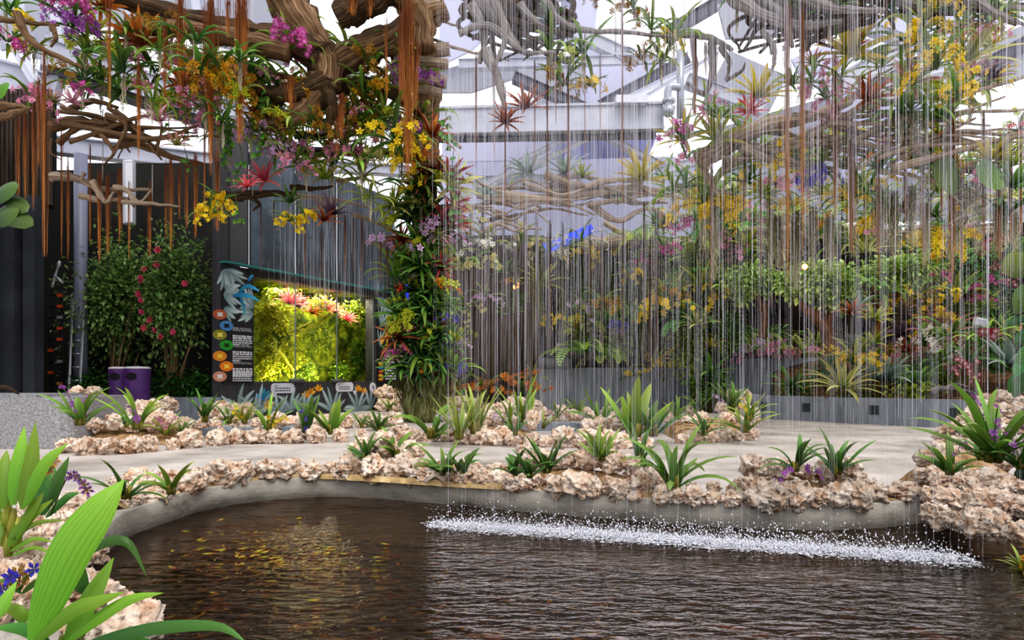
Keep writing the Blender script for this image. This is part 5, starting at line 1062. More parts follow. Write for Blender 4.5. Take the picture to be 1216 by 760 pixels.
def tuft(px, py, h, Y, v, lab, n=10, w=.09, droop=2.2, spread=1.5, name='hanging_orchid_leaves', cat='plant', order='x', up=0):
    return thing(name, lab, cat, P(px, py+up, Y), [('foliage', strap_mesh(v % 5, n, w, droop, spread, *GREENS[v % 4])), ('aerial_roots', narrow_roots(v % 2))], M(h, Y)*1.15, (0, 0, R.uniform(0, 6.28)), order=order)
@cached
def crown_mesh(seed):
    me = strands_mesh(1, 12, .2, .6, 0, .5, GY).copy(); me.transform(Matrix.Diagonal((.1, .1, .25, 1))); return me
def fern(px, py, h, Y, col, lab, n=12, e=.9, droop=1.8, rot=(0, 0, 0), pw=.2, name='fern', order='x'):
    return thing(name, lab, 'fern', P(px, py, Y), [('fronds', fern_mesh(int(px) % 3, *col, n=n, e=e, droop=droop, pw=pw)), ('crown', crown_mesh(1))], M(h, Y), rot, order=order)
def vine(px, y0, y1, Y, lab, wand=6, n=14, ls=8, col=('#2f6a22', '#6aa83c')):
    b = P(px, y0, Y); K = 12; pts = bez([P(px+R.uniform(-wand, wand)*(k > 0), y0+(y1-y0)*k/4, Y) for k in range(5)], K); mb = MB(); mb.tube(pts, [.008]*K, 4); ms = mb.mesh('stem', leafmat('#5a6a2a')); ms.transform(Matrix.Translation(-b))
    mb = MB()
    for i in range(n):
        c = R.choice(pts)+V((R.uniform(-1, 1), R.uniform(-1, 0), 0))*.06; d = V((R.uniform(-1, 1), R.uniform(-.6, 0), R.uniform(-1, -.2))).normalized(); l = M(ls, Y)*R.uniform(.7, 1.3); sd = V((d.z, 0, -d.x)).normalized()
        mb.blade([c, c+d*l*.3, c+d*l*.65, c+d*l], [l*.25, l*.8, l*.5, .004], sd, .2)
    ml = mb.mesh('leaves', leafmat(*col)); ml.transform(Matrix.Translation(-b)); thing('hanging_vine', lab, 'vine', b, [('stem', ms), ('leaves', ml)])
CL = 'in the driftwood canopy above the shrubs'
for px, py, h, c, lab in ((72, 15, 42, 'magenta', 'dark pink orchid spray at top of the left branches'), (86, 48, 52, 'purple', 'bright lilac purple orchid cascade on the left branches'), (95, 20, 30, 'magenta', 'magenta orchid beside the yellow green bromeliad'), (8, 62, 40, 'magenta', 'pinkish purple orchid spray at the left edge'), (16, 30, 30, 'yellow', 'yellow orchid spray at the upper left edge'), (18, 58, 24, 'yellow', 'second yellow orchid below the upper left one'), (40, 130, 42, 'pink', 'long dusty pink orchid spray over the timber slats'),
                       (97, 112, 18, 'magenta', 'small magenta orchid on the driftwood nest'), (165, 105, 18, 'pink', 'small pink orchid on the steel fascia'), (238, 105, 55, 'gold', 'large golden brown orchid mass under the thick root beards'), (262, 95, 44, 'gold', 'golden orchid mass between two root beards'), (275, 130, 44, 'lime', 'yellow green orchid cascade between root beards'),
                       (318, 160, 48, 'brown', 'brownish gold orchid cascade under the tree crown'), (347, 165, 46, 'lime', 'lime yellow orchid cascade under the tree crown'), (378, 165, 40, 'brown', 'dark gold orchid cascade below the trunk knot'), (440, 92, 46, 'brown', 'brown spotted orchid mass right of the trunk knot'), (432, 125, 46, 'gold', 'golden orchid mass right of the trunk knot'), (430, 155, 40, 'brown', 'brown gold orchid mass left of the planted column top'),
                       (470, 185, 56, 'yellow', 'bright yellow orchid cascade left of the planted column'), (455, 160, 40, 'lime', 'lime green orchid cascade left of the planted column'), (482, 205, 40, 'yellow', 'yellow orchid cascade on the column shoulder'), (345, 72, 50, 'magenta', 'deep magenta orchid cascade left of the trunk knot'), (410, 160, 40, 'magenta', 'magenta orchid spray under the trunk knot'), (425, 150, 30, 'pink', 'pink orchid spray under the brown gold mass'),
                       (492, 105, 46, 'purple', 'lilac orchid cascade wrapped by the orange roots'), (482, 165, 36, 'purple', 'purple orchid spray on the column top'), (412, 190, 36, 'pink', 'pale pink orchid cluster on the flower branch'), (330, 192, 34, 'lilac', 'pale lilac orchid cluster right of the coral bromeliads'), (352, 205, 36, 'pink', 'pink orchid spray dangling before the tank glazing'), (300, 165, 30, 'lilac', 'whitish lilac cluster above coral bromeliads'), (440, 195, 24, 'cream', 'cream flower cluster near planted column'), (262, 250, 30, 'yellow', 'yellow orchid drooping beside the mural wall corner'), (250, 262, 26, 'yellow', 'lowest yellow orchid beside mural wall corner'), (344, 270, 24, 'yellow', 'yellow orchid hanging before the blue glazing'), (360, 262, 22, 'yellow', 'small yellow orchid before the blue glazing')):
    spray(px, py, h, 12+R.uniform(-.4, .6) if px < 300 else 13.2+R.uniform(-.3, .6), c, lab, 7, 10, .085 if h > 30 else .11)
for px, py, h, c, lab in ((112, 38, 50, 'lime', 'lime green bromeliad over the left branches'), (120, 8, 46, 'orange', 'orange bromeliad at the top beside rusty roots'), (168, 50, 55, 'orange', 'big orange and brown bromeliad under the dark limb'), (215, 100, 36, 'orange', 'orange bromeliad behind the rusty roots'), (228, 92, 30, 'orange', 'smaller orange bromeliad behind rusty roots'), (62, 122, 34, 'pink', 'pink bromeliad at the left end of driftwood nest'), (86, 122, 30, 'palepink', 'pale pink bromeliad on top of driftwood nest'), (188, 144, 36, 'palepink', 'pink bromeliad on the right of driftwood nest'), (210, 172, 30, 'pink', 'pink tipped green bromeliad under driftwood nest'),
                       (314, 214, 42, 'coral', 'vivid coral pink bromeliad on the mossy branch'), (294, 222, 30, 'coral', 'smaller coral bromeliad on the mossy branch'), (305, 138, 36, 'orange', 'orange bromeliad under the thick driftwood limb'), (512, 160, 50, 'orange', 'orange coral bromeliad at the top of the column'), (498, 192, 44, 'orange', 'orange brown bromeliad on the column shoulder'), (425, 180, 26, 'rust', 'rusty bromeliad above the flower branch'), (395, 140, 32, 'orange', 'orange bromeliad under the trunk knot'), (325, 140, 34, 'orange', 'orange bromeliad in the gold orchids'), (385, 212, 44, 'lime', 'lime bromeliad in the thin rain'), (395, 255, 44, 'purple', 'dry brown bromeliad before blue glazing'), (345, 240, 34, 'green', 'green bromeliad under the coral ones'), (385, 262, 30, 'rust', 'dull rosette hanging over blue glazing')):
    brom(px, py, h, 12.3+R.uniform(-.4, .6) if px < 300 else 13.8+R.uniform(-.3, .6), c, lab, 16, .15, name='hanging_bromeliad')
for px, py, h, v, lab in ((100, 62, 40, 1, 'narrow yellow green leaf tuft beside lilac orchid'), (98, 95, 44, 2, 'dark hanging leaf tuft above driftwood nest'), (146, 85, 60, 2, 'long dark strap leaf tuft under orange bromeliad'), (150, 40, 40, 0, 'green leaf tuft over the lower limb'), (232, 50, 48, 2, 'long green leaf tuft between root beards'), (190, 60, 36, 1, 'light green leaf tuft behind roots'), (285, 72, 46, 0, 'green leaf tuft right of the last root beard'), (300, 70, 40, 2, 'dark leaf tuft under the limb'), (352, 38, 52, 1, 'bright strap leaf tuft perched on the trunk'), (365, 55, 40, 2, 'drooping strap leaf tuft below the perched one'), (412, 60, 42, 3, 'pale strap leaves dangling beside the trunk'), (395, 95, 60, 2, 'dark broad leaves dangling under the knot'), (410, 112, 50, 2, 'dark drooping leaves right of the knot'), (335, 110, 56, 2, 'dark leaf tuft left of the knot'),
                       (322, 130, 50, 0, 'green leaf tuft under the magenta orchid'), (365, 150, 46, 3, 'light leaf tuft in the gold orchids'), (455, 130, 56, 1, 'long bright leaves left of the orange roots'), (470, 60, 40, 2, 'dark leaf tuft on the right limb'), (500, 140, 50, 1, 'bright leaf tuft at the column top'), (455, 110, 40, 0, 'green leaf tuft above lime orchids'), (265, 145, 40, 0, 'green leaf tuft between gold orchids'), (245, 132, 36, 2, 'dark leaf tuft in the golden mass'), (310, 100, 36, 0, 'green tuft behind the magenta cascade'), (180, 120, 36, 1, 'light tuft over the driftwood nest'), (8, 12, 44, 2, 'dark leaf tuft in the upper left corner'), (40, 60, 36, 3, 'olive tuft on left branch'), (440, 235, 36, 3, 'grey green tuft in the thin rain'), (430, 210, 36, 3, 'olive green tuft beside the planted column')):
    tuft(px, py, h, 12.2+R.uniform(-.4, .6) if px < 300 else 13.5+R.uniform(-.3, .6), v, lab)
for px, y0, y1, lab in ((222, 100, 200, 'trailing ivy like vine before the steel fascia'), (283, 165, 270, 'trailing heart leaved vine through mossy branch'), (205, 95, 160, 'leafy vine behind rusty roots'), (310, 110, 190, 'leafy vine under the thick limb'), (530, 130, 180, 'thin leafy vine right of the column top'), (268, 150, 205, 'vine with yellowing leaves beside mural corner'), (100, 75, 140, 'pale stemmed vine above the driftwood nest'), (540, 160, 260, 'sparse vine dangling in the rain edge')):
    vine(px, y0, y1, 13, lab)
# --- the planted column
CY = 15.8; cb = P(505, 450, CY); t = thing('planted_column', 'plant covered column rising from the far rock bed', 'column', V((cb.x, cb.y, 0)), order='x')
mb = MB(); pts = [V((0, 0, z)) for z in (0, .6, 1.2, 2, 3, 4, 5, 5.8)]; mb.tube(pts, [.44, .46, .45, .4, .38, .34, .3, .28], 20, rough=.15); obj('core', mb.mesh('core', noisy('column_core', [(.35, '#140f0a'), (.55, '#33281a'), (.7, '#2f3a1a')], 4, 6, .9, .8, 12, dist=.08)), t)
mb = MB(); mb.tube([V((0, 0, z)) for z in (0, .15, .3, .45, .6, .75, .9, 1.0, 1.08)], [.49, .51, .5, .52, .51, .5, .49, .45, .36], 28, rough=.12); obj('moss_cover', mb.mesh('moss', noisy('skirt_moss', [(.33, '#2a2a16'), (.48, '#5f6038'), (.64, '#9a9c6c')], 9, 7, .95, 1, 20, stretch=(1, 1, .3), dist=.06)), t)
o = obj('moss_skirt', strands_mesh(2, 1100, .028, .5, .03, 1.25, ('#5c5b36', '#a2a270')), t); o.scale = (.53, .53, 1.05); o.location = (0, 0, 1.04)
for (px, py, h, c, lab) in ((535, 222, 60, 'striped', 'big cream striped bromeliad jutting right from column top'), (470, 245, 46, 'lime', 'yellow green bromeliad jutting left from the column'), (498, 226, 40, 'rust', 'rusty red spiky bromeliad near the column top'), (513, 248, 44, 'dark', 'dark banded bromeliad below the rusty one'), (538, 242, 36, 'red', 'burgundy bromeliad at the column edge in rain'), (500, 288, 46, 'green', 'green bromeliad in upper column middle'), (500, 316, 50, 'green', 'wide green bromeliad at mid column'), (522, 318, 36, 'red', 'pink red bromeliad right of the wide green one'), (478, 285, 36, 'rust', 'rusty bromeliad on the left upper column'), (520, 280, 34, 'pink', 'pink edged bromeliad on the right upper column'), (472, 345, 34, 'dark', 'dark strappy bromeliad on the left column side'),
                         (490, 345, 38, 'dark', 'dark green bromeliad left of the yellow pendant flowers'), (472, 372, 44, 'green', 'green bromeliad on the left side above the rust one'), (474, 402, 46, 'rust', 'dark red brown bromeliad on the left lower column'), (500, 378, 40, 'dark', 'dark bromeliad at the column centre'), (520, 398, 40, 'dark', 'dark green bromeliad right of the red flower'), (498, 420, 54, 'dark', 'wide dark strappy bromeliad in the lower column'), (520, 430, 40, 'green', 'green bromeliad on right lower column'), (478, 436, 46, 'green', 'leafy green bromeliad at lower left above moss skirt'), (500, 438, 40, 'dark', 'dark bromeliad just above the moss skirt'), (524, 440, 34, 'green', 'green bromeliad at lower right above moss skirt'), (470, 425, 26, 'palepink', 'pale bromeliad poking left from lower column'), (512, 345, 34, 'green', 'small green bromeliad above yellow pendant flowers'), (485, 262, 36, 'dark', 'dark bromeliad under the yellow green one'), (508, 205, 40, 'orange', 'orange tipped bromeliad near the column shoulder'), (530, 365, 34, 'green', 'green bromeliad beside the orange flowers')):
    brom(px, py, h, CY-.45-R.uniform(0, .2), c, lab, 20, .12, None, .0, 1.1, (R.uniform(.5, 1.1), (px-503)/45, R.uniform(0, .4)), 'z')
for (px, py, h, c, lab) in ((475, 312, 44, 'lilac', 'pale lilac orchid cluster on left of the mid column'), (521, 282, 36, 'lilac', 'pale pink white orchid cluster on right of column'), (530, 295, 30, 'lilac', 'lower pale orchid cluster on right of column'), (511, 360, 52, 'lime', 'yellow green pendant flower beard on the column'), (528, 352, 24, 'orange', 'orange orchid on right of the pendant beard'), (503, 405, 16, 'red', 'single red flower on the lower column'), (478, 350, 16, 'red', 'small red flower by the blue panel'), (496, 395, 18, 'pink', 'pink flower bud on the column centre'), (470, 428, 24, 'magenta', 'magenta orchid on the left lower column'), (519, 440, 26, 'orange', 'orange orchid cluster above the moss skirt'), (535, 385, 20, 'violet', 'pale violet flower at right column edge'), (541, 416, 22, 'lilac', 'lilac flower lower at right column edge'), (541, 444, 22, 'violet', 'violet flower beside the moss skirt'), (475, 365, 20, 'lime', 'lime flower tuft left of column'), (483, 238, 30, 'yellow', 'yellow flower tuft at column shoulder'), (505, 255, 30, 'cream', 'cream flower tuft near the banded bromeliad')):
    spray(px, py, h, CY-.65, c, lab, 5, 8, .1, True, .6, False, 'z', 'orchid_on_column')
for (px, py, h, v, lab) in ((490, 365, 44, 2, 'dark strap leaf tuft on mid column'), (512, 300, 40, 0, 'green strap leaf tuft below pale orchids'), (470, 330, 40, 1, 'bright strap leaves left of mid column'), (530, 410, 40, 2, 'dark strap leaves right of lower column'), (485, 430, 44, 0, 'green strap leaves on lower left column'), (515, 270, 36, 2, 'dark strap leaves under the banded bromeliad'), (540, 440, 36, 1, 'light strap leaves right of the moss skirt'), (492, 305, 36, 2, 'dark tuft inside the mid column'), (500, 440, 40, 1, 'bright erect leaves above the moss skirt')):
    tuft(px, py, h, CY-.5, v, lab, 10, .12, 1.6, 1.3, 'strap_leaf_plant', 'plant', 'z')
for (px, py, h, c, lab) in ((556, 332, 40, 'cream', 'pale yellow flower stalks reaching right from mid column'), (548, 380, 36, 'cream', 'second pale yellow flower stalk before timber wall'), (545, 275, 36, 'cream', 'pale yellow stalks near the upper column'), (575, 360, 24, 'lilac', 'small lilac flower before the timber wall'), (612, 340, 14, 'gold', 'small golden bloom on the timber wall'), (575, 310, 36, 'white', 'white flower stalks in the rain right of the column'), (620, 300, 40, 'cream', 'cream flower stalks in the rain at centre'), (605, 250, 36, 'yellow', 'yellow stalks among bleached sticks'), (650, 312, 26, 'white', 'white orchid bloom below the blue strip'), (690, 296, 30, 'white', 'cluster of white blooms by blue strip end')):
    spray(px, py, h, 17+R.uniform(-.3, .3) if px < 600 else 20, c, lab, 5, 8, .09, True, .9, True, name='hanging_orchid')
for (px, py, h, lab) in ((550, 452, 30, 'low orange flower stalk right of the moss skirt'), (576, 452, 26, 'orange flower stalk before the timber wall middle'), (620, 455, 34, 'orange flower cluster before the timber wall end'), (633, 440, 24, 'upper orange flowers beside the dark stone block')):
    spray(px, py, h, 21.5, 'orange', lab, 5, 9, .1, False, .8, True, name='orchid_plant')
# --- centre canopy behind the rain
for (px, py, h, c, Y, lab) in ((624, 128, 44, 'rust', 9, 'copper rust bromeliad hanging at the dark root mass'), (600, 145, 34, 'rust', 9, 'brown withered bromeliad left of the copper one'), (628, 205, 46, 'silver', 18, 'silvery green bromeliad on the bleached shelf'), (672, 205, 46, 'silver', 18, 'upright grey green bromeliad on the bleached shelf'), (762, 212, 54, 'yellow', 17.5, 'yellow bromeliad on bleached shelf beside magenta orchid'), (575, 235, 40, 'silver', 18, 'pale misty bromeliad right of the column'), (690, 210, 30, 'lime', 18, 'lime bromeliad in the dense rain'), (735, 235, 30, 'green', 18, 'green bromeliad at the bleached shelf end'), (790, 265, 30, 'coral', 20, 'reddish star bromeliad under the magenta orchids'), (812, 165, 50, 'yellow', 11.8, 'yellow bromeliad beneath the magenta orchid'), (850, 165, 54, 'lime', 11.8, 'yellow green bromeliad at the bough tip'), (900, 115, 62, 'yellow', 11.5, 'large yellow green bromeliad above the bough'), (892, 132, 36, 'coral', 11.6, 'coral red bromeliad behind the yellow green one'),
                            (1012, 62, 74, 'yellow', 10.5, 'large upward striped bromeliad with pink centre at top'), (1148, 72, 84, 'striped', 10, 'huge pale striped bromeliad beside the yellow orchids'), (1030, 118, 50, 'orange', 11, 'tan upright bromeliad on the layered driftwood'), (1080, 100, 50, 'pink', 11, 'pink flushed bromeliad in the middle canopy'), (1155, 90, 46, 'palepink', 10.2, 'pink white bromeliad under the huge striped one'), (1178, 92, 40, 'purple', 10.2, 'purplish bromeliad at the end of pale branches'), (1050, 178, 36, 'coral', 11.5, 'red tipped bromeliad above a green tuft'), (1045, 198, 46, 'green', 11.5, 'spiky green tillandsia under the red tipped bromeliad'), (1085, 200, 42, 'green', 11.5, 'spiky green tillandsia beside the yellow orchids'), (1175, 190, 46, 'yellow', 10.8, 'yellow bromeliad over round leaves'), (1200, 222, 62, 'green', 10.8, 'dense green bromeliad with yellow tips at the right edge'), (1205, 195, 36, 'lime', 10.8, 'lime bromeliad below the red flower'), (965, 75, 30, 'pink', 11, 'pink bromeliad beside the purple pink orchids'), (930, 190, 34, 'green', 12, 'green bromeliad on the sweeping bough'), (885, 215, 40, 'green', 12.2, 'spiky green bromeliad under the bough'), (905, 230, 34, 'lime', 12.2, 'lime bromeliad below the bough'), (1000, 200, 36, 'green', 12.2, 'green bromeliad between root columns'), (870, 240, 30, 'dark', 13, 'dark bromeliad beside the mossy pillar top'), (1120, 140, 40, 'green', 11, 'green bromeliad behind the hanging strap leaves'), (985, 150, 36, 'palepink', 11.5, 'pale pink bromeliad over the bough'), (940, 100, 34, 'green', 11, 'green bromeliad in the heaviest rain')):
    brom(px, py, h, Y, c, lab, 18, .15, '#d8607a' if 'pink centre' in lab else None, .05, .7, name='hanging_bromeliad')
for (px, py, h, c, Y, lab) in ((702, 112, 30, 'yellow', 10, 'pale yellow orchid cluster over the wide beam'), (796, 62, 34, 'yellow', 10.2, 'yellow orchid cluster beside the roof pipe'), (672, 85, 30, 'lime', 10, 'lime orchid cluster left of the single root'), (712, 8, 34, 'brown', 10, 'brown dotted orchid stalk against the sky'), (752, 20, 30, 'brown', 10, 'second brown orchid stalk against the sky'), (668, 115, 44, 'brown', 10, 'brown bead like orchid stalk before the wide beam'), (762, 80, 30, 'brown', 10, 'small brown orchid stalk before the beam'), (812, 178, 42, 'magenta', 11.5, 'large magenta orchid on the yellow bromeliad'), (841, 143, 34, 'pink', 11.5, 'rose pink orchid above the magenta one'), (816, 195, 22, 'pink', 11.6, 'small pale pink orchid under the magenta one'), (970, 48, 54, 'lilac', 10.5, 'mauve pink orchid cascade in heavy rain'), (965, 110, 44, 'pink', 11, 'pink orchid cascade below the mauve one'), (980, 128, 32, 'pink', 11, 'lowest pink orchid beside the bough'), (1112, 100, 62, 'yellow', 9.6, 'big yellow orchid cascade left of the striped bromeliad'), (1136, 128, 44, 'yellow', 9.6, 'yellow orchid cluster at the end of the cascade'), (1095, 50, 50, 'yellow', 9.6, 'yellow orchid spray above the cascade'), (1138, 5, 50, 'yellow', 9.4, 'yellow orchid spray at the top edge'), (1118, 25, 44, 'yellow', 9.5, 'yellow orchid spray below the top edge'), (1170, 40, 40, 'gold', 9.6, 'golden orchid spray right of the striped bromeliad'),
                            (978, 215, 34, 'violet', 11.8, 'blue violet orchid between the root columns'), (962, 228, 28, 'violet', 11.8, 'second blue violet orchid left of its pair'), (1028, 193, 20, 'orange', 11.4, 'bright orange bloom near the thick root column'), (1116, 168, 20, 'orange', 11.2, 'orange bloom under the strap leaves'), (1210, 163, 26, 'red', 10.5, 'red flower cluster at the right edge'), (1072, 172, 34, 'white', 11.4, 'white orchid cluster under the strap leaves'), (1110, 205, 40, 'yellow', 11.2, 'yellow orchid beside the green tillandsia'), (945, 205, 44, 'yellow', 12, 'yellow orchid on the sweeping bough'), (835, 265, 70, 'yellow', 13, 'long yellow orchid cascade beside the tree fern'), (868, 270, 60, 'yellow', 13, 'yellow orchid cascade right of the tree fern'), (892, 210, 24, 'yellow', 12, 'small yellow orchid under the bough'), (788, 300, 24, 'magenta', 16, 'magenta orchid left of the yellow cascade'), (802, 278, 24, 'magenta', 16, 'magenta orchid above its pair by the cascade'), (826, 268, 22, 'magenta', 14, 'pinkish magenta orchid in the yellow cascade'), (1010, 250, 44, 'yellow', 12.5, 'yellow orchid on the thick root column'), (1040, 270, 40, 'yellow', 14, 'yellow orchid among the moss beards'), (1070, 262, 32, 'magenta', 14, 'magenta orchid among the moss beards'), (1100, 295, 36, 'yellow', 15, 'yellow orchid above the bonsai crown'), (1128, 300, 52, 'yellow', 13, 'yellow orchid at the foot of a thick root'), (1155, 250, 28, 'yellow', 11.2, 'yellow orchid below the round leaves'), (1035, 280, 18, 'pink', 15, 'single pink bloom over the bonsai'), (920, 225, 18, 'pink', 12, 'single pink bloom beside a root column'), (985, 275, 32, 'gold', 15, 'golden orchid left of the moss beards'), (1115, 335, 18, 'magenta', 16, 'magenta bloom at the right of the bonsai crown'), (940, 255, 30, 'yellow', 13.5, 'yellow orchid in the beige moss'), (760, 320, 24, 'magenta', 20, 'magenta bloom on the far wall'), (748, 335, 26, 'yellow', 20, 'yellow bloom on the far wall'), (712, 372, 34, 'gold', 21, 'golden bloom on the mossy wall'), (690, 375, 24, 'lilac', 21, 'lilac bloom on the mossy wall'), (730, 395, 22, 'violet', 21, 'violet bloom on the mossy wall'), (715, 408, 26, 'lilac', 21.4, 'lilac blooms above the stone block'), (800, 360, 34, 'gold', 19, 'golden bloom left of the mossy pillar'), (865, 365, 44, 'yellow', 19, 'yellow orchid right of the mossy pillar')):
    spray(px, py, h, Y, c, lab, 6 if h > 26 else 4, 10 if h > 30 else 7, .085 if h > 30 else .13, True, .55)
for (px, py, h, v, Y, lab) in ((652, 62, 50, 1, 9.8, 'drooping green leaf tuft over the grey plate'), (692, 62, 46, 0, 9.8, 'drooping green leaves left of the single root'), (772, 35, 40, 1, 10, 'bright green leaves on the sky branch'), (800, 42, 44, 1, 10, 'leafy tuft at the end of the sky branch'), (875, 5, 44, 2, 9.8, 'dark leaf tuft at the top beside the roof panel'), (785, 70, 40, 3, 10.2, 'pale green leaves beside the roof pipe'), (1078, 55, 70, 2, 10.2, 'long thin dark leaves beside the yellow cascade'), (1082, 130, 60, 1, 11, 'bright strap leaf tuft under the pink flushed bromeliad'), (1070, 135, 50, 0, 11, 'second strap leaf tuft beside the white orchid'), (1100, 140, 50, 1, 11, 'third strap leaf tuft near the orange bloom'), (800, 228, 44, 1, 13, 'bright tuft under the magenta orchids'), (815, 222, 44, 0, 13, 'green tuft under the magenta orchids'), (855, 140, 44, 1, 11.6, 'upright bright leaves at the bough tip'), (1000, 90, 40, 3, 11, 'olive tuft left of the big striped bromeliad'), (935, 10, 50, 2, 9.6, 'dark tuft in the dark driftwood tangle'), (985, 20, 44, 2, 9.6, 'dark leaf tuft right of the tangle'), (1190, 10, 50, 3, 9.6, 'olive tuft in the upper right corner'), (975, 190, 44, 3, 12, 'grassy tuft under the bough'), (1195, 255, 50, 2, 11, 'dark tuft below the dense green bromeliad'), (1060, 15, 44, 2, 9.8, 'dark tuft at the top above the twigs'), (655, 30, 40, 2, 9.8, 'dark leaves in the central root mass')):
    tuft(px, py, h, Y, v, lab)
t = thing('round_leaf_plant', 'two big round green leaves with silver roots before the root column', 'plant', P(1140, 215, 10.6)); bb = P(1140, 215, 10.6)
for px, py, L, w, a in ((1132, 188, 48, 44, -1.9), (1168, 188, 44, 40, -1.2)):
    mb = MB(); bigleaf(mb, px, py, 10.6, L, w, a, .1); me = mb.mesh('leaf', leafmat('#34561c', '#5f7f30', None, .4, .2)); me.transform(Matrix.Translation(-bb)); obj('leaf', me, t)
o = obj('aerial_roots', strands_mesh(1, 24, .05, .6, .8, 1, ('#8a857a', '#d0cabb')), t); o.location = P(1150, 215, 10.7)-bb; o.scale = (M(24, 10.6), M(10, 10.6), M(60, 10.6))

# --- mossy pillar, ferns, planted back wall
cb = P(838, 450, 20.2); t = thing('mossy_pillar', 'moss and plant covered pillar between two planter walls', 'column', V((cb.x, cb.y, 0)))
mb = MB(); mb.tube([V((0, 0, z)) for z in (0, 1, 2, 3.5, 5, 6.5)], [.42, .45, .42, .4, .36, .3], 18, rough=.2); obj('core', mb.mesh('core', noisy('pillar_core', [(.35, '#1c1a10'), (.52, '#4a4a22'), (.68, '#77783c')], 5, 6, .9, .9, 14, stretch=(1, 1, .4), dist=.06)), t)
for (px, py, h, Y, c, lab) in ((870, 275, 70, 19, ('#3f8a2e', '#7cc060'), 'tree fern with arching fronds behind the yellow cascades'), (850, 262, 50, 19, ('#4a9a3a', '#8acc6a'), 'bright fern left of the tree fern'), (690, 422, 52, 21.2, ('#5f9a2a', '#a8d050'), 'lush lime fern draped over the planter wall'), (716, 425, 40, 21.2, ('#6fa82e', '#b8d858'), 'smaller lime fern draped beside the lush one'), (762, 285, 50, 21.5, ('#8fb82a', '#c8dc4a'), 'lime yellow fern under the driftwood log'), (755, 370, 34, 21.5, ('#4a8a3a', '#7ab85a'), 'green fern on the dark far wall'), (815, 385, 46, 19.4, ('#3f8a3a', '#6ab860'), 'feathery fern left of the mossy pillar'), (828, 335, 40, 19.4, ('#4a9a3a', '#82c45a'), 'fern high on the left of the mossy pillar'), (1190, 300, 50, 15, ('#3f7a34', '#7ab060'), 'fern at the right end of the planted wall'), (730, 415, 26, 21.6, ('#7aa03a', '#b0c85a'), 'small yellowish fern above the planter')):
    fern(px, py, h, Y, c, lab, 14, .7, 2.0, pw=.22 if h > 40 else .26)
for (px, py, rx, ry, Y, n, col, lab) in ((845, 330, 26, 30, 19.7, 420, ('#3a6a24', '#86b848'), 'leafy climber on the upper mossy pillar'), (820, 410, 34, 30, 19.6, 520, ('#5a7a2c', '#a8c05a'), 'pale leafy shrub left of the mossy pillar'), (860, 395, 26, 30, 19.6, 420, ('#3f7a34', '#8ab860'), 'broad leaved shrub right of the mossy pillar'), (842, 455, 26, 14, 19.6, 260, ('#3f7a2a', '#8cc050'), 'leafy collar around the mossy pillar base'), (790, 440, 40, 12, 21.8, 260, ('#7a7a1c', '#c8b83a'), 'yellow green ground cover on the central planter'), (760, 350, 40, 60, 22.6, 420, ('#2a4a22', '#5a7a44'), 'dim shrub on the far wall behind roots'), (700, 350, 46, 60, 22.9, 420, ('#33482c', '#66785a'), 'dim grey green shrub on the far wall'), (810, 310, 36, 34, 21, 420, ('#3a6a24', '#8ab04a'), 'leafy shrub under the yellow cascade'), (900, 290, 30, 40, 23, 380, ('#2f5a26', '#6a9a4a'), 'shrub behind the tree fern'), (960, 270, 60, 34, 23.5, 460, ('#2c5224', '#5f8a44'), 'dim shrub behind the moss beards'), (1060, 290, 60, 34, 22, 460, ('#36602a', '#6f9a4c'), 'shrub above the bonsai crown'), (1160, 320, 40, 44, 17.5, 620, ('#2f5a2c', '#6aa05a'), 'leafy shrub behind the white floodlight'), (1120, 370, 34, 24, 17.5, 420, ('#4a6a2a', '#9aac44'), 'low yellow green shrub above the pink bromeliad'), (1195, 380, 26, 40, 16.5, 420, ('#2a4a22', '#4a7a3a'), 'dark shrub beside the right edge'), (910, 400, 40, 14, 21.2, 380, ('#3f7a2c', '#8ab84a'), 'ground cover above the taller planter wall'), (1185, 425, 34, 22, 14.6, 420, ('#2f6a2c', '#7ab060'), 'broad leaved plants behind the dark red orchids'), (1095, 440, 40, 18, 15.8, 380, ('#4a8a3a', '#9ac868'), 'light green plants under the white orchids'), (1020, 470, 34, 9, 15.6, 260, ('#6a8a1c', '#b8c83a'), 'yellow green grassy cover along the low planter'), (950, 462, 20, 12, 17, 220, ('#3a7a2c', '#8ab84a'), 'small leafy plant at the low planter corner'), (985, 440, 26, 16, 17.4, 300, ('#2f7a4a', '#6ab080'), 'bluish green leafy plant behind the striped bromeliad'), (1090, 465, 36, 9, 14.6, 260, ('#6a8a1c', '#b8c83a'), 'bright grassy tuft before the moss cushion')):
    b = P(px, py, Y); o = obj('leafy_shrub', bushleaf_mesh(int(px)+int(py), col[0], col[1], n, M(rx, Y), M(min(rx, ry), Y)*.8, M(ry, Y), .17 if Y > 18 else .13, .5, .55), None, b); tag(o, lab, 'shrub', kind='thing')
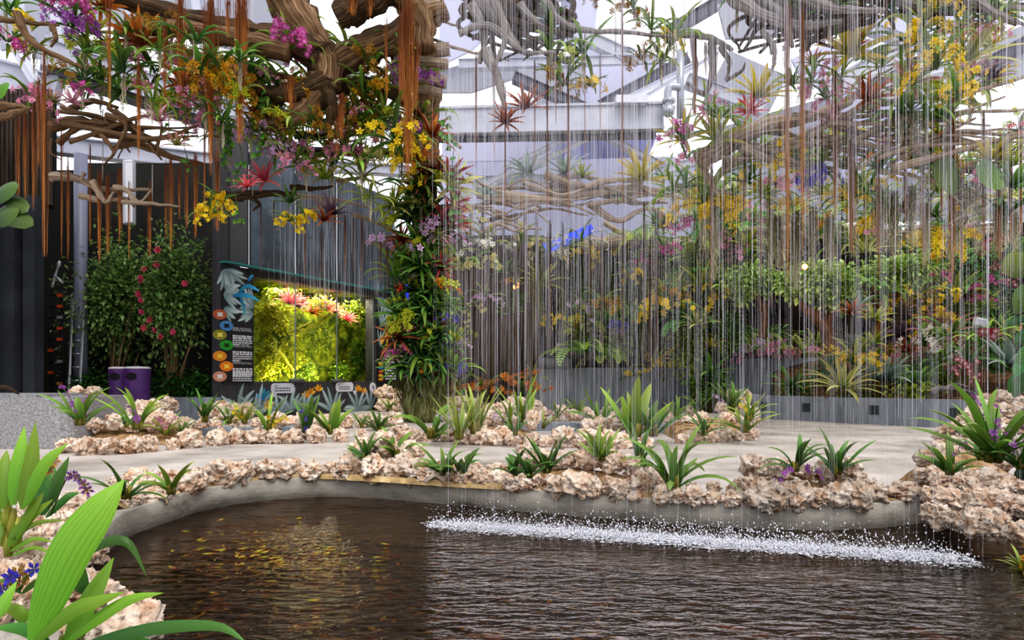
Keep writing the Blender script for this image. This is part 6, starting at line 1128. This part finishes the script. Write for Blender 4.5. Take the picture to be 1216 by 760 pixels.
# bonsai trees
def bonsai(bx, by, Y, trunk, crowns, lab, col=('#7fae44', '#d0ea92')):
    b = P(bx, by, Y); t = thing('bonsai_tree', lab, 'tree', b)
    for i, (pts, r) in enumerate(trunk): obj('trunk' if i == 0 else 'branch', limb(pts, Y, r, r*.45, 'bark', 10, .25, .15, b), t)
    for cx, cy, rx, ry, n in crowns:
        o = obj('foliage_pad', bushleaf_mesh(int(cx*3+cy), col[0], col[1], int(n*1.7), M(rx*1.1, Y), M(rx, Y)*.6, M(ry*1.25, Y), .17, .5, .55), t); o.location = P(cx, cy, Y)-b
bonsai(990, 415, 17.2, [([(985, 418), (982, 395), (965, 375), (950, 362), (942, 352)], 8), ([(980, 392), (990, 370), (1005, 350), (1010, 340)], 6), ([(965, 375), (985, 360), (980, 340)], 5)],
       [(985, 335, 38, 16, 620), (955, 338, 28, 14, 420), (1010, 350, 26, 14, 360), (965, 322, 22, 9, 260), (995, 355, 24, 12, 300)], 'bonsai like tree with twisted trunk and bright flat crown')
bonsai(1075, 400, 17.0, [([(1040, 402), (1045, 380), (1060, 355), (1080, 340)], 6), ([(1050, 372), (1035, 350), (1040, 335)], 4)], [(1070, 322, 40, 14, 620), (1045, 332, 24, 12, 320), (1095, 318, 24, 12, 320)], 'second bright crowned bonsai tree behind the silver tillandsias')
bonsai(900, 400, 18.4, [([(905, 402), (908, 375), (900, 350), (895, 335)], 5), ([(905, 370), (920, 350), (918, 335)], 4)], [(895, 330, 26, 13, 420), (915, 338, 26, 12, 360), (885, 345, 18, 11, 220)], 'smaller bright crowned tree beside the mossy pillar')
# low planter
LPp = 'in the low planter'
for (px, py, h, Y, c, lab, n, w) in ((1000, 462, 74, 15.6, 'striped', 'large cream striped bromeliad spilling over the low planter', 26, .12), (940, 460, 46, 17.0, 'green', 'pale flowering green bromeliad at the low planter corner', 20, .14), (1050, 452, 60, 15.6, 'silver', 'wide pale green bromeliad beside the striped one', 20, .2), (1018, 415, 40, 17.2, 'silver', 'teal green bromeliad behind the pink flowers', 18, .18), (1075, 405, 58, 17, 'purple', 'broad purple and silver bromeliad on the slope', 14, .26), (1112, 402, 66, 16.6, 'pink', 'large pink and yellow bromeliad behind white orchids', 24, .16), (1097, 350, 40, 17.2, 'silver', 'silver spidery tillandsia above the pink bromeliad', 18, .08), (1122, 348, 36, 17.2, 'silver', 'second silver tillandsia right of its pair', 18, .08), (1095, 362, 34, 17.1, 'pink', 'pink flowered bromeliad below the silver tillandsias', 16, .16), (1200, 435, 60, 14, 'silver', 'variegated broad bromeliad beside the dark red orchids', 16, .22), (970, 410, 40, 18.3, 'lime', 'grassy yellow green bromeliad before the bonsai trunk', 20, .08), (1110, 380, 36, 17, 'rust', 'rust purple bromeliad above the large pink one', 16, .14), (1085, 455, 40, 15.2, 'green', 'green bromeliad before the white orchids', 16, .2), (845, 412, 30, 19.2, 'yellow', 'small yellow bromeliad on the mossy pillar', 14, .14), (842, 445, 46, 19.2, 'green', 'pale green bromeliad at the foot of pillar plants', 16, .16)):
    brom(px, py, h, Y, c, lab, n, w, None, .05, 1.0, (R.uniform(0, .25), R.uniform(-.1, .1), R.uniform(0, 6)))
for (px, py, h, Y, c, lab, hang) in ((1037, 418, 30, 16.6, 'pink', 'bright pink bloom left of its pair behind low planter', False), (1057, 416, 34, 16.6, 'pink', 'bright pink bloom beside the purple bromeliad', False), (1100, 425, 46, 15.6, 'white', 'white orchid spray left of the grey post', True), (1132, 415, 46, 15.6, 'white', 'white orchid spray arching beside the grey post', True), (1125, 432, 30, 15.4, 'white', 'lower white orchid spray above the moss cushion', True), (1165, 425, 50, 14.4, 'darkred', 'dark red orchid spray behind the corner pile', True), (1150, 445, 44, 14.2, 'darkred', 'dark red orchid spray hanging over the low planter', True), (1195, 418, 40, 14.2, 'darkred', 'dark red orchid spray near the right edge', True), (1205, 310, 50, 14.5, 'darkred', 'dark red orchid cloud on the upper right wall', True), (1190, 330, 36, 14.8, 'darkred', 'smaller dark red orchid cloud below the upper one', True), (1135, 372, 46, 16.8, 'yellow', 'yellow orchid left of the white floodlight', True), (1150, 360, 44, 16.8, 'yellow', 'yellow orchid just above the white floodlight', True), (1085, 362, 36, 17, 'yellow', 'yellow orchid left of the pink flowered bromeliad', True), (1125, 322, 44, 16.9, 'gold', 'golden orchid above silver tillandsias', True), (915, 410, 40, 20.2, 'pink', 'pink orchid at left in the row on taller planter', False), (935, 410, 40, 20.2, 'pink', 'pink orchid in the middle row on taller planter', False), (955, 410, 40, 20.2, 'pink', 'pink orchid at right in the row on taller planter', False), (895, 408, 36, 20.2, 'lilac', 'lilac orchid beside the mossy pillar shrub', False), (1036, 400, 20, 17, 'gold', 'small golden bloom behind the pink pair', False), (1172, 350, 16, 16, 'magenta', 'magenta dot bloom above floodlight', False), (775, 425, 34, 21.6, 'yellow', 'yellow flowers on the central planter', False), (750, 440, 22, 21.4, 'yellow', 'small yellow bloom beside draped ferns', False), (690, 415, 30, 22, 'lilac', 'lilac blooms behind the draped fern', False), (1175, 330, 22, 15.5, 'magenta', 'tiny magenta bloom on the right wall', False)):
    spray(px, py, h, Y, c, lab, 5, 8, .09, hang, .7, c not in ('magenta',), name='orchid_plant')
o = obj('moss_cushion', bushleaf_mesh(77, '#4a5a14', '#8a9a2a', 1200, M(26, 15.2), M(16, 15.2), M(9, 15.2), .05, .5, .6), None, P(1117, 452, 15.2)); tag(o, 'rounded olive moss cushion behind the planter driftwood', 'moss', kind='thing')
driftpiece('driftwood_log', 'weathered grey driftwood lying on the low planter soil', (1130, 463), 14.4, [([(1105, 465), (1125, 461), (1150, 465), (1158, 468)], 4), ([(1120, 462), (1135, 456), (1150, 460)], 2.5)], 'grey')
# floodlight on its post, glowing lamps
b = P(1164, 455, 15.6); t = thing('floodlight', 'small white floodlight on a thin post in the planter', 'lamp', V((b.x, b.y, .8)))
mb = MB(); mb.tube([V((0, 0, 0)), V((0, 0, P(1164, 384, 15.6).z-.85))], [.018, .018], 8); obj('post', mb.mesh('p', plain('lamppost', '#6f716f', .5, .4)), t)
mb = MB(); mb.box(V((0, 0, 0)), (.27, .16, .19), Matrix.Rotation(.25, 3, 'Y')); o = obj('housing', mb.mesh('h', plain('flood_white', '#dedee6', .4), smooth=False), t); o.location = (0, 0, P(1164, 383, 15.6).z-.8); bv = o.modifiers.new('b', 'BEVEL'); bv.width = .02
for k in range(3): mb = MB(); mb.box(V((0, -.09, -.05+.05*k)), (.22, .02, .012)); o2 = obj('cooling_fin', mb.mesh('f', plain('flood_fin', '#a9a9b4', .4), smooth=False), o)
for px, py, Y, e, lab in ((955, 317, 15.9, 14, 'warm glowing lamp in front of the bonsai crown'), (612, 341, 20, 9, 'tiny warm lamp on the timber wall')):
    b = P(px, py, Y); t = thing('spot_lamp', lab, 'lamp', b)
    mb = MB(); mb.tube([V((0, y, 0)) for y in (.14, .05, -.02)], [.03, .075, .085], 16); obj('housing', mb.mesh('h', plain('lamp_brass', '#7a5a2a', .4, .5)), t)
    mb = MB(); mb.tube([V((0, y, 0)) for y in (-.02, -.05, -.075)], [.06, .055, .02], 16); obj('bulb', mb.mesh('b', plain('warm_bulb%d' % e, '#ffb648', .4, 0, e)), t)
    l = bpy.data.lights.new('warm', 'POINT'); l.energy = 25; l.color = (1, .6, .25); l.shadow_soft_size = .1; lo = bpy.data.objects.new('warm_light', l); lo.location = b+V((0, -.35, 0)); COL.objects.link(lo)
# big leaves at the right edge
t = thing('rubber_plant', 'large dark glossy leaves entering from the right edge', 'plant', P(1225, 400, 9)); bb = P(1225, 400, 9)
for px, py, L, w, a, c in ((1226, 325, 48, 30, 2.7, ('#4a6a20', '#7a9430')), (1232, 352, 40, 36, 3.3, ('#2a5020', '#4f7430')), (1226, 378, 46, 10, 3.25, ('#1f5030', '#3a7a4a')), (1230, 395, 36, 20, 3.4, ('#1f5a34', '#3a7a48')), (1232, 425, 44, 30, 3.6, ('#1f5a2c', '#3a7a3a')), (1228, 450, 44, 34, 3.4, ('#1a4a24', '#2f6a34')), (1230, 475, 40, 34, 3.9, ('#143a1c', '#2a5a2c')), (1236, 430, 40, 40, 3.0, ('#2a6a34', '#4a8a44'))):
    mb = MB(); bigleaf(mb, px, py, 9, L, w, a, .3); me = mb.mesh('leaf', leafmat(*c, None, .3, .2)); me.transform(Matrix.Translation(-bb)); obj('leaf', me, t)
mb = MB(); mb.tube(bez([V((P(1236, 450, 9).x, 9, 0)), P(1234, 430, 9), P(1232, 380, 9), P(1228, 322, 9)], 12), [.03]*12, 8); me = mb.mesh('stem', leafmat('#4a4a2a')); me.transform(Matrix.Translation(-bb)); obj('stem', me, t)
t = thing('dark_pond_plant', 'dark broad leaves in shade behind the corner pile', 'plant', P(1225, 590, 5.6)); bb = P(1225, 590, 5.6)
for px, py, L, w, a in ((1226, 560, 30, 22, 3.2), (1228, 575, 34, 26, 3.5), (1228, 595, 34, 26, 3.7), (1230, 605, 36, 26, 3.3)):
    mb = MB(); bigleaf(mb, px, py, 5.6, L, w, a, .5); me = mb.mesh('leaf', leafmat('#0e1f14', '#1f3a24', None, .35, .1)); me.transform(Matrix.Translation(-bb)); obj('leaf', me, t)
# the small plants between the named ones
def fill(n, x0, x1, y0, y1, Y0, Y1, kinds, where, hs=(30, 50), skip=None):
    for _ in range(n):
        px, py = R.uniform(x0, x1), R.uniform(y0, y1)
        if skip and skip(px, py): continue
        k, c, lab = R.choice(kinds); h = R.uniform(*hs); Y = R.uniform(Y0, Y1)
        if k == 's': spray(px, py, h, Y, c, lab+' '+where, 7, 10, .085, True, .6, R.random() < .5)
        elif k == 'b': brom(px, py, h, Y, c, lab+' '+where, 18, .15, name='hanging_bromeliad')
        else: tuft(px, py, h, Y, c, lab+' '+where)
LK = (('s', 'gold', 'small golden orchid'), ('s', 'brown', 'small brown orchid'), ('s', 'lime', 'small lime orchid'), ('s', 'pink', 'small pink orchid'), ('t', 0, 'green strap tuft'), ('t', 2, 'dark strap tuft'), ('t', 1, 'bright strap tuft'), ('b', 'green', 'small green bromeliad'))
fill(26, 215, 330, 80, 175, 13, 14.5, LK, 'deep behind the root beards')
fill(34, 320, 490, 105, 200, 13.6, 15, LK, 'under the tree crown')
fill(12, 60, 210, 20, 110, 12.5, 13.5, LK, 'over the driftwood nest')
RK = (('s', 'yellow', 'small yellow orchid'), ('t', 0, 'green strap tuft'), ('t', 1, 'bright strap tuft'), ('t', 3, 'olive strap tuft'), ('b', 'green', 'small green bromeliad'), ('b', 'lime', 'small lime bromeliad'), ('b', 'striped', 'small striped bromeliad'), ('s', 'lime', 'small lime orchid'), ('s', 'pink', 'small pink orchid'))
fill(40, 870, 1216, 150, 235, 12.5, 14, RK, 'on the driftwood layers', (30, 50))
fill(14, 1040, 1216, 10, 130, 11, 12.5, RK, 'in the upper canopy', (36, 60))
fill(26, 860, 1216, 235, 300, 18.6, 19.5, RK, 'above the bonsai crowns', (30, 50))
fill(20, 780, 880, 200, 400, 18.8, 19.6, RK, 'on the mossy pillar', (30, 50))
fill(16, 600, 790, 285, 410, 21, 22.5, RK, 'on the dim far wall', (28, 44))
WK = (('b', 'green', 'green bromeliad'), ('b', 'silver', 'silvery bromeliad'), ('t', 1, 'bright strap tuft'), ('b', 'lime', 'lime bromeliad'), ('t', 0, 'green strap tuft'), ('s', 'yellow', 'small yellow orchid'), ('b', 'rust', 'rust bromeliad'))
fill(26, 1010, 1216, 350, 455, 15.5, 17.5, WK, 'on the planted slope', (30, 48), lambda x, y: y > 390+(x-1010)*.3 and False)
CK = (('b', 'green', 'green column bromeliad'), ('b', 'dark', 'dark column bromeliad'), ('b', 'red', 'reddish column bromeliad'), ('t', 2, 'dark strap tuft'), ('t', 0, 'green strap tuft'), ('s', 'lime', 'small lime orchid'))
fill(40, 476, 534, 205, 430, CY-.6, CY-.35, CK, 'on the planted column', (36, 54))
# inside the tank
def tkpt(px, py, off): return P(px, py, WP(px, py).y+off*1.25)
for (px, py, h, c, off, lab) in ((344, 360, 40, 'coral', .5, 'red bromeliad inside the tank near the first seam'), (352, 364, 34, 'red', .6, 'crimson bromeliad inside the tank beside the red one'), (388, 367, 32, 'coral', .7, 'coral bromeliad inside the tank upper middle'), (370, 372, 26, 'orange', .8, 'orange bromeliad inside the tank between two seams'), (412, 380, 26, 'coral', .7, 'small coral bromeliad inside the tank far pane'), (398, 372, 26, 'orange', .8, 'orange bromeliad inside the tank by the second seam')):
    p = tkpt(px, py, off); S = M(h, p.y)*.62; bq, tq, e = BRO[c]; thing('tank_bromeliad', lab, 'bromeliad', p, [('leaf_rosette', rosette_mesh(0, bq, tq, e, 18, .16, 1.35, .1, .7))], S, (.5, .2, 1))
for (px, py, rx, ry, off, col, n, lab) in ((325, 375, 24, 26, .9, ('#8f9a14', '#e0d83a'), 700, 'bright yellow moss clump in the left tank pane'), (318, 430, 16, 26, .8, ('#6a7a12', '#c8c42a'), 500, 'yellow green moss branch low in the left pane'), (345, 420, 14, 22, .9, ('#7a8a14', '#d0cc30'), 400, 'yellow moss branch beside the first seam'), (330, 345, 26, 8, .9, ('#5f7a1a', '#b8c83a'), 400, 'green canopy at the top of the left pane'), (375, 362, 22, 10, .9, ('#7a8f1a', '#d8d040'), 400, 'yellow green canopy in the middle pane'), (380, 400, 12, 20, .9, ('#55701a', '#a8b838'), 300, 'hanging green plants in the middle pane'), (362, 440, 16, 12, .9, ('#4a6a1a', '#98b03a'), 300, 'green plants low in the middle pane'), (420, 372, 16, 16, .9, ('#5f7f1c', '#b8c83c'), 400, 'green shrub at the top of the far pane'), (425, 420, 12, 26, .9, ('#2f5a1a', '#6a9a30'), 400, 'deep green shrub low in the far pane'), (405, 440, 14, 10, .9, ('#4a7a1c', '#98b83a'), 260, 'bright ground plants in the far pane')):
    p = tkpt(px, py, off); o = obj('tank_moss', bushleaf_mesh(int(px*2+py), col[0], col[1], n, M(rx, p.y), .35, M(ry, p.y), .11, .5, .6), None, p); tag(o, lab, 'moss', kind='thing')
for pts, lab in (([(322, 440), (330, 415), (345, 395), (372, 382)], 'mossy driftwood branch crossing the first tank seam'), ([(318, 395), (330, 412), (348, 440)], 'leaning mossy stick in the left tank pane'), ([(352, 395), (370, 388), (395, 370)], 'thin pale branch behind the middle tank pane')):
    mb = MB(); q = [tkpt(x, y, .75) for x, y in pts]; addwood(mb, q, .07, .03, 8, 20, .3, .05); tag(obj('tank_driftwood', mb.mesh('d', noisy('mossy_stick', [(.3, '#4a4a14'), (.6, '#9a9a2c'), (.8, '#c8c04a')], 6, 5, .9, .6))), lab, 'driftwood')
al = bpy.data.lights.new('tank', 'AREA'); al.energy = 170; al.size = 3.5; al.size_y = .8; al.shape = 'RECTANGLE'; al.color = (1, .96, .75); ao = bpy.data.objects.new('tank_light', al); p = tankpt((s_l+s_r)/2, 3.55, -.7); ao.location = p; ao.rotation_euler = (0, 0, math.atan2(D.y, D.x)); COL.objects.link(ao)

al2 = bpy.data.lights.new('tank_fill', 'AREA'); al2.energy = 90; al2.size = 3; al2.size_y = .5; al2.shape = 'RECTANGLE'; al2.color = (1, .97, .7); ao2 = bpy.data.objects.new('tank_fill_light', al2); ao2.location = tankpt((s_l+s_r)/2-.4, 1.0, -.45); ao2.rotation_euler = (PI-.7, 0, math.atan2(D.y, D.x)); COL.objects.link(ao2)  # fill light added low at the front to brighten the tank
# ================================================================== RAIN
m, nt, ns, L = newmat('rain_water'); df = N(nt, 'ShaderNodeBsdfDiffuse'); df.inputs[0].default_value = (.92, .91, .98, 1); t2 = N(nt, 'ShaderNodeBsdfTranslucent'); t2.inputs[0].default_value = (.92, .91, .98, 1); tr = N(nt, 'ShaderNodeBsdfTransparent')
a1 = N(nt, 'ShaderNodeMixShader'); a1.inputs[0].default_value = .5; L.new(df.outputs[0], a1.inputs[1]); L.new(t2.outputs[0], a1.inputs[2])
a2 = N(nt, 'ShaderNodeMixShader'); a2.inputs[0].default_value = .5; L.new(tr.outputs[0], a2.inputs[1]); L.new(a1.outputs[0], a2.inputs[2]); o = N(nt, 'ShaderNodeOutputMaterial'); L.new(a2.outputs[0], o.inputs[0]); rainm = m
def rain(p0, p1, z0, z1, n, wmin, wmax, lmin, lmax, jit, rampz=0):
    mb = MB(); d = (p1-p0)
    for i in range(n):
        q = p0+d*R.random()+V((R.gauss(0, jit), R.gauss(0, jit), 0)); l = R.uniform(lmin, lmax); u = R.random()**(1-rampz); z = z0+(z1-z0)*u; w = wmin+(wmax-wmin)*R.random()**4
        za, zb = max(z0, z-l/2), z+l/2; b = len(mb.v)
        for zz, ww in ((za, w*.6), (za*.7+zb*.3, w), (zb, w*.5)):
            for j in range(3): mb.v.append(V((q.x+math.cos(j*2.1)*ww, q.y+math.sin(j*2.1)*ww, zz))); mb.c.append((.5, .5, .5))
        for k in range(2):
            for j in range(3): c = b+k*3+j; e = b+k*3+(j+1) % 3; mb.f.append((c, e, e+3, c+3)); mb.mi.append(0)
    return mb
w0 = G(526, 624, -.18); w1 = G(1240, 672, -.18)
tag(obj('rain_curtain', rain(w0, w1, -.18, 4.6, 4300, .0005, .0017, .2, 1.3, .05, .45).mesh('rain', rainm)), 'curtain of falling water streaks over the pond', 'water', kind='stuff')
tag(obj('rain_curtain', rain(P(338, 450, 15.2)*1, P(470, 450, 15.6)*1, 2.6, 5.7, 420, .002, .006, .4, 2.0, .15).mesh('rain', rainm)), 'thinner curtain of rain before the tank glazing', 'water', kind='stuff')
tag(obj('rain_curtain', rain(P(530, 450, 16.8)*1, P(830, 450, 17.2)*1, 1.0, 7.5, 1300, .0015, .005, .5, 2.4, .25, .3).mesh('rain', rainm)), 'far curtain of rain before the timber wall', 'water', kind='stuff')
# spray where the curtain meets the pond
foam = plain('foam', '#f2f2fa', .4); mb = MB()
for i in range(20000):
    u = R.random(); q = w0.lerp(w1, u*.93-.03); s = R.gauss(0, 1); k = min(1, u*9+.15)*min(1, (1-u)*9+.3)
    if R.random() > k: continue
    up = abs(R.gauss(0, .02)) if R.random() < .75 else abs(R.gauss(0, .07)); p = q+V((R.gauss(0, .02), s*.10, up)); r = R.uniform(.0015, .006)*(1.5 if abs(s) < .8 else .8); b = len(mb.v)
    for e in ((1, 0, -.5), (-.5, .87, -.5), (-.5, -.87, -.5), (0, 0, 1)): mb.v.append(p+V(e)*r); mb.c.append((.5, .5, .5))
    mb.f += [(b, b+2, b+1), (b, b+1, b+3), (b+1, b+2, b+3), (b+2, b, b+3)]; mb.mi += [0]*4
tag(obj('water_spray', mb.mesh('drops', foam)), 'white line of splashing drops where the rain hits the pond', 'water', kind='stuff')
mb = MB()
for i in range(8000):
    u = R.random(); q = w0.lerp(w1, u*.93-.03); s = R.gauss(0, .075); r = R.uniform(.005, .02)*(1 if abs(s) < .06 else .6); p = q+V((R.gauss(0, .02), s, .004)); a0 = R.uniform(0, 6)
    if R.random() > min(1, u*9+.2): continue
    mb.poly([p+V((math.cos(a0+a*1.05)*r*1.5, math.sin(a0+a*1.05)*r*.6, 0)) for a in range(6)])
tag(obj('water_foam', mb.mesh('foam', foam)), 'white foam floating along the splash line', 'foam', kind='stuff')

# ================================================================== CAMERA, LIGHT, LABELS
cam = bpy.data.cameras.new('camera'); co = bpy.data.objects.new('camera', cam); COL.objects.link(co); co.location = (0, 0, EYE); co.rotation_euler = (PI/2, 0, 0)
cam.sensor_width = 36; cam.lens = F/1216*36; cam.shift_y = (HY-380)/1216; cam.clip_end = 200; scene.camera = co
wd = bpy.data.worlds.new('sky'); scene.world = wd; wd.use_nodes = True; bg = wd.node_tree.nodes['Background']; bg.inputs[0].default_value = (.93, .95, 1.0, 1); bg.inputs[1].default_value = 1.15
sn = bpy.data.lights.new('sun', 'SUN'); sn.energy = 1.7; sn.angle = .6; sn.color = (1, .97, .92); so = bpy.data.objects.new('sun', sn); so.rotation_euler = (.55, .22, 0); COL.objects.link(so)
scene.view_settings.view_transform = 'Standard'; scene.view_settings.look = 'Medium High Contrast'; scene.view_settings.exposure = 0; scene.view_settings.gamma = 1
scene.cycles.max_bounces = 8; scene.cycles.transparent_max_bounces = 40; scene.cycles.diffuse_bounces = 3; scene.cycles.glossy_bounces = 3; scene.cycles.sample_clamp_indirect = 6; scene.cycles.use_denoising = True
scene.cycles.caustics_reflective = False; scene.cycles.caustics_refractive = False
bpy.context.view_layer.update()
# let every rock rest on what lies under it
box_ = {}
for o in bpy.data.objects:
    if o.name.startswith(('coral_rock', 'ground_mound')):
        c = [o.matrix_world @ V(q) for q in o.bound_box]; box_[o.name] = [[min(q[i] for q in c) for i in range(3)], [max(q[i] for q in c) for i in range(3)]]
for k in sorted(box_, key=lambda k: box_[k][0][2]):
    if not k.startswith('coral'): continue
    lo, hi = box_[k]; sup = 0.0 if lo[2] > 0 else lo[2]
    for j, (l2, h2) in box_.items():
        if j != k and h2[0] > lo[0] and l2[0] < hi[0] and h2[1] > lo[1] and l2[1] < hi[1] and l2[2] < lo[2]: sup = max(sup, min(h2[2], lo[2]))
    d = lo[2]-sup
    if d > .01: bpy.data.objects[k].location.z -= d+.01; lo[2] -= d+.01; hi[2] -= d+.01
bpy.context.view_layer.update()
ORD = ['first', 'second', 'third', 'fourth', 'fifth', 'sixth', 'seventh', 'eighth', 'ninth', 'tenth', 'eleventh', 'twelfth', 'thirteenth', 'fourteenth', 'fifteenth', 'sixteenth', 'seventeenth', 'eighteenth', 'nineteenth', 'twentieth']
by = {}
for o, order in THINGS: by.setdefault(o['label'], []).append((o, order))
for lab, l in by.items():
    if len(l) < 2: continue
    key = lambda q: q[0].matrix_world.translation.x/max(.1, q[0].matrix_world.translation.y)
    l.sort(key=key)
    for i, (o, _) in enumerate(l):
        o['label'] = lab+', '+(('leftmost' if i == 0 else 'rightmost' if i == len(l)-1 else ORD[i]+' from left') if len(l) < 40 else '')
        if 'group' not in o: o['group'] = lab[:90]
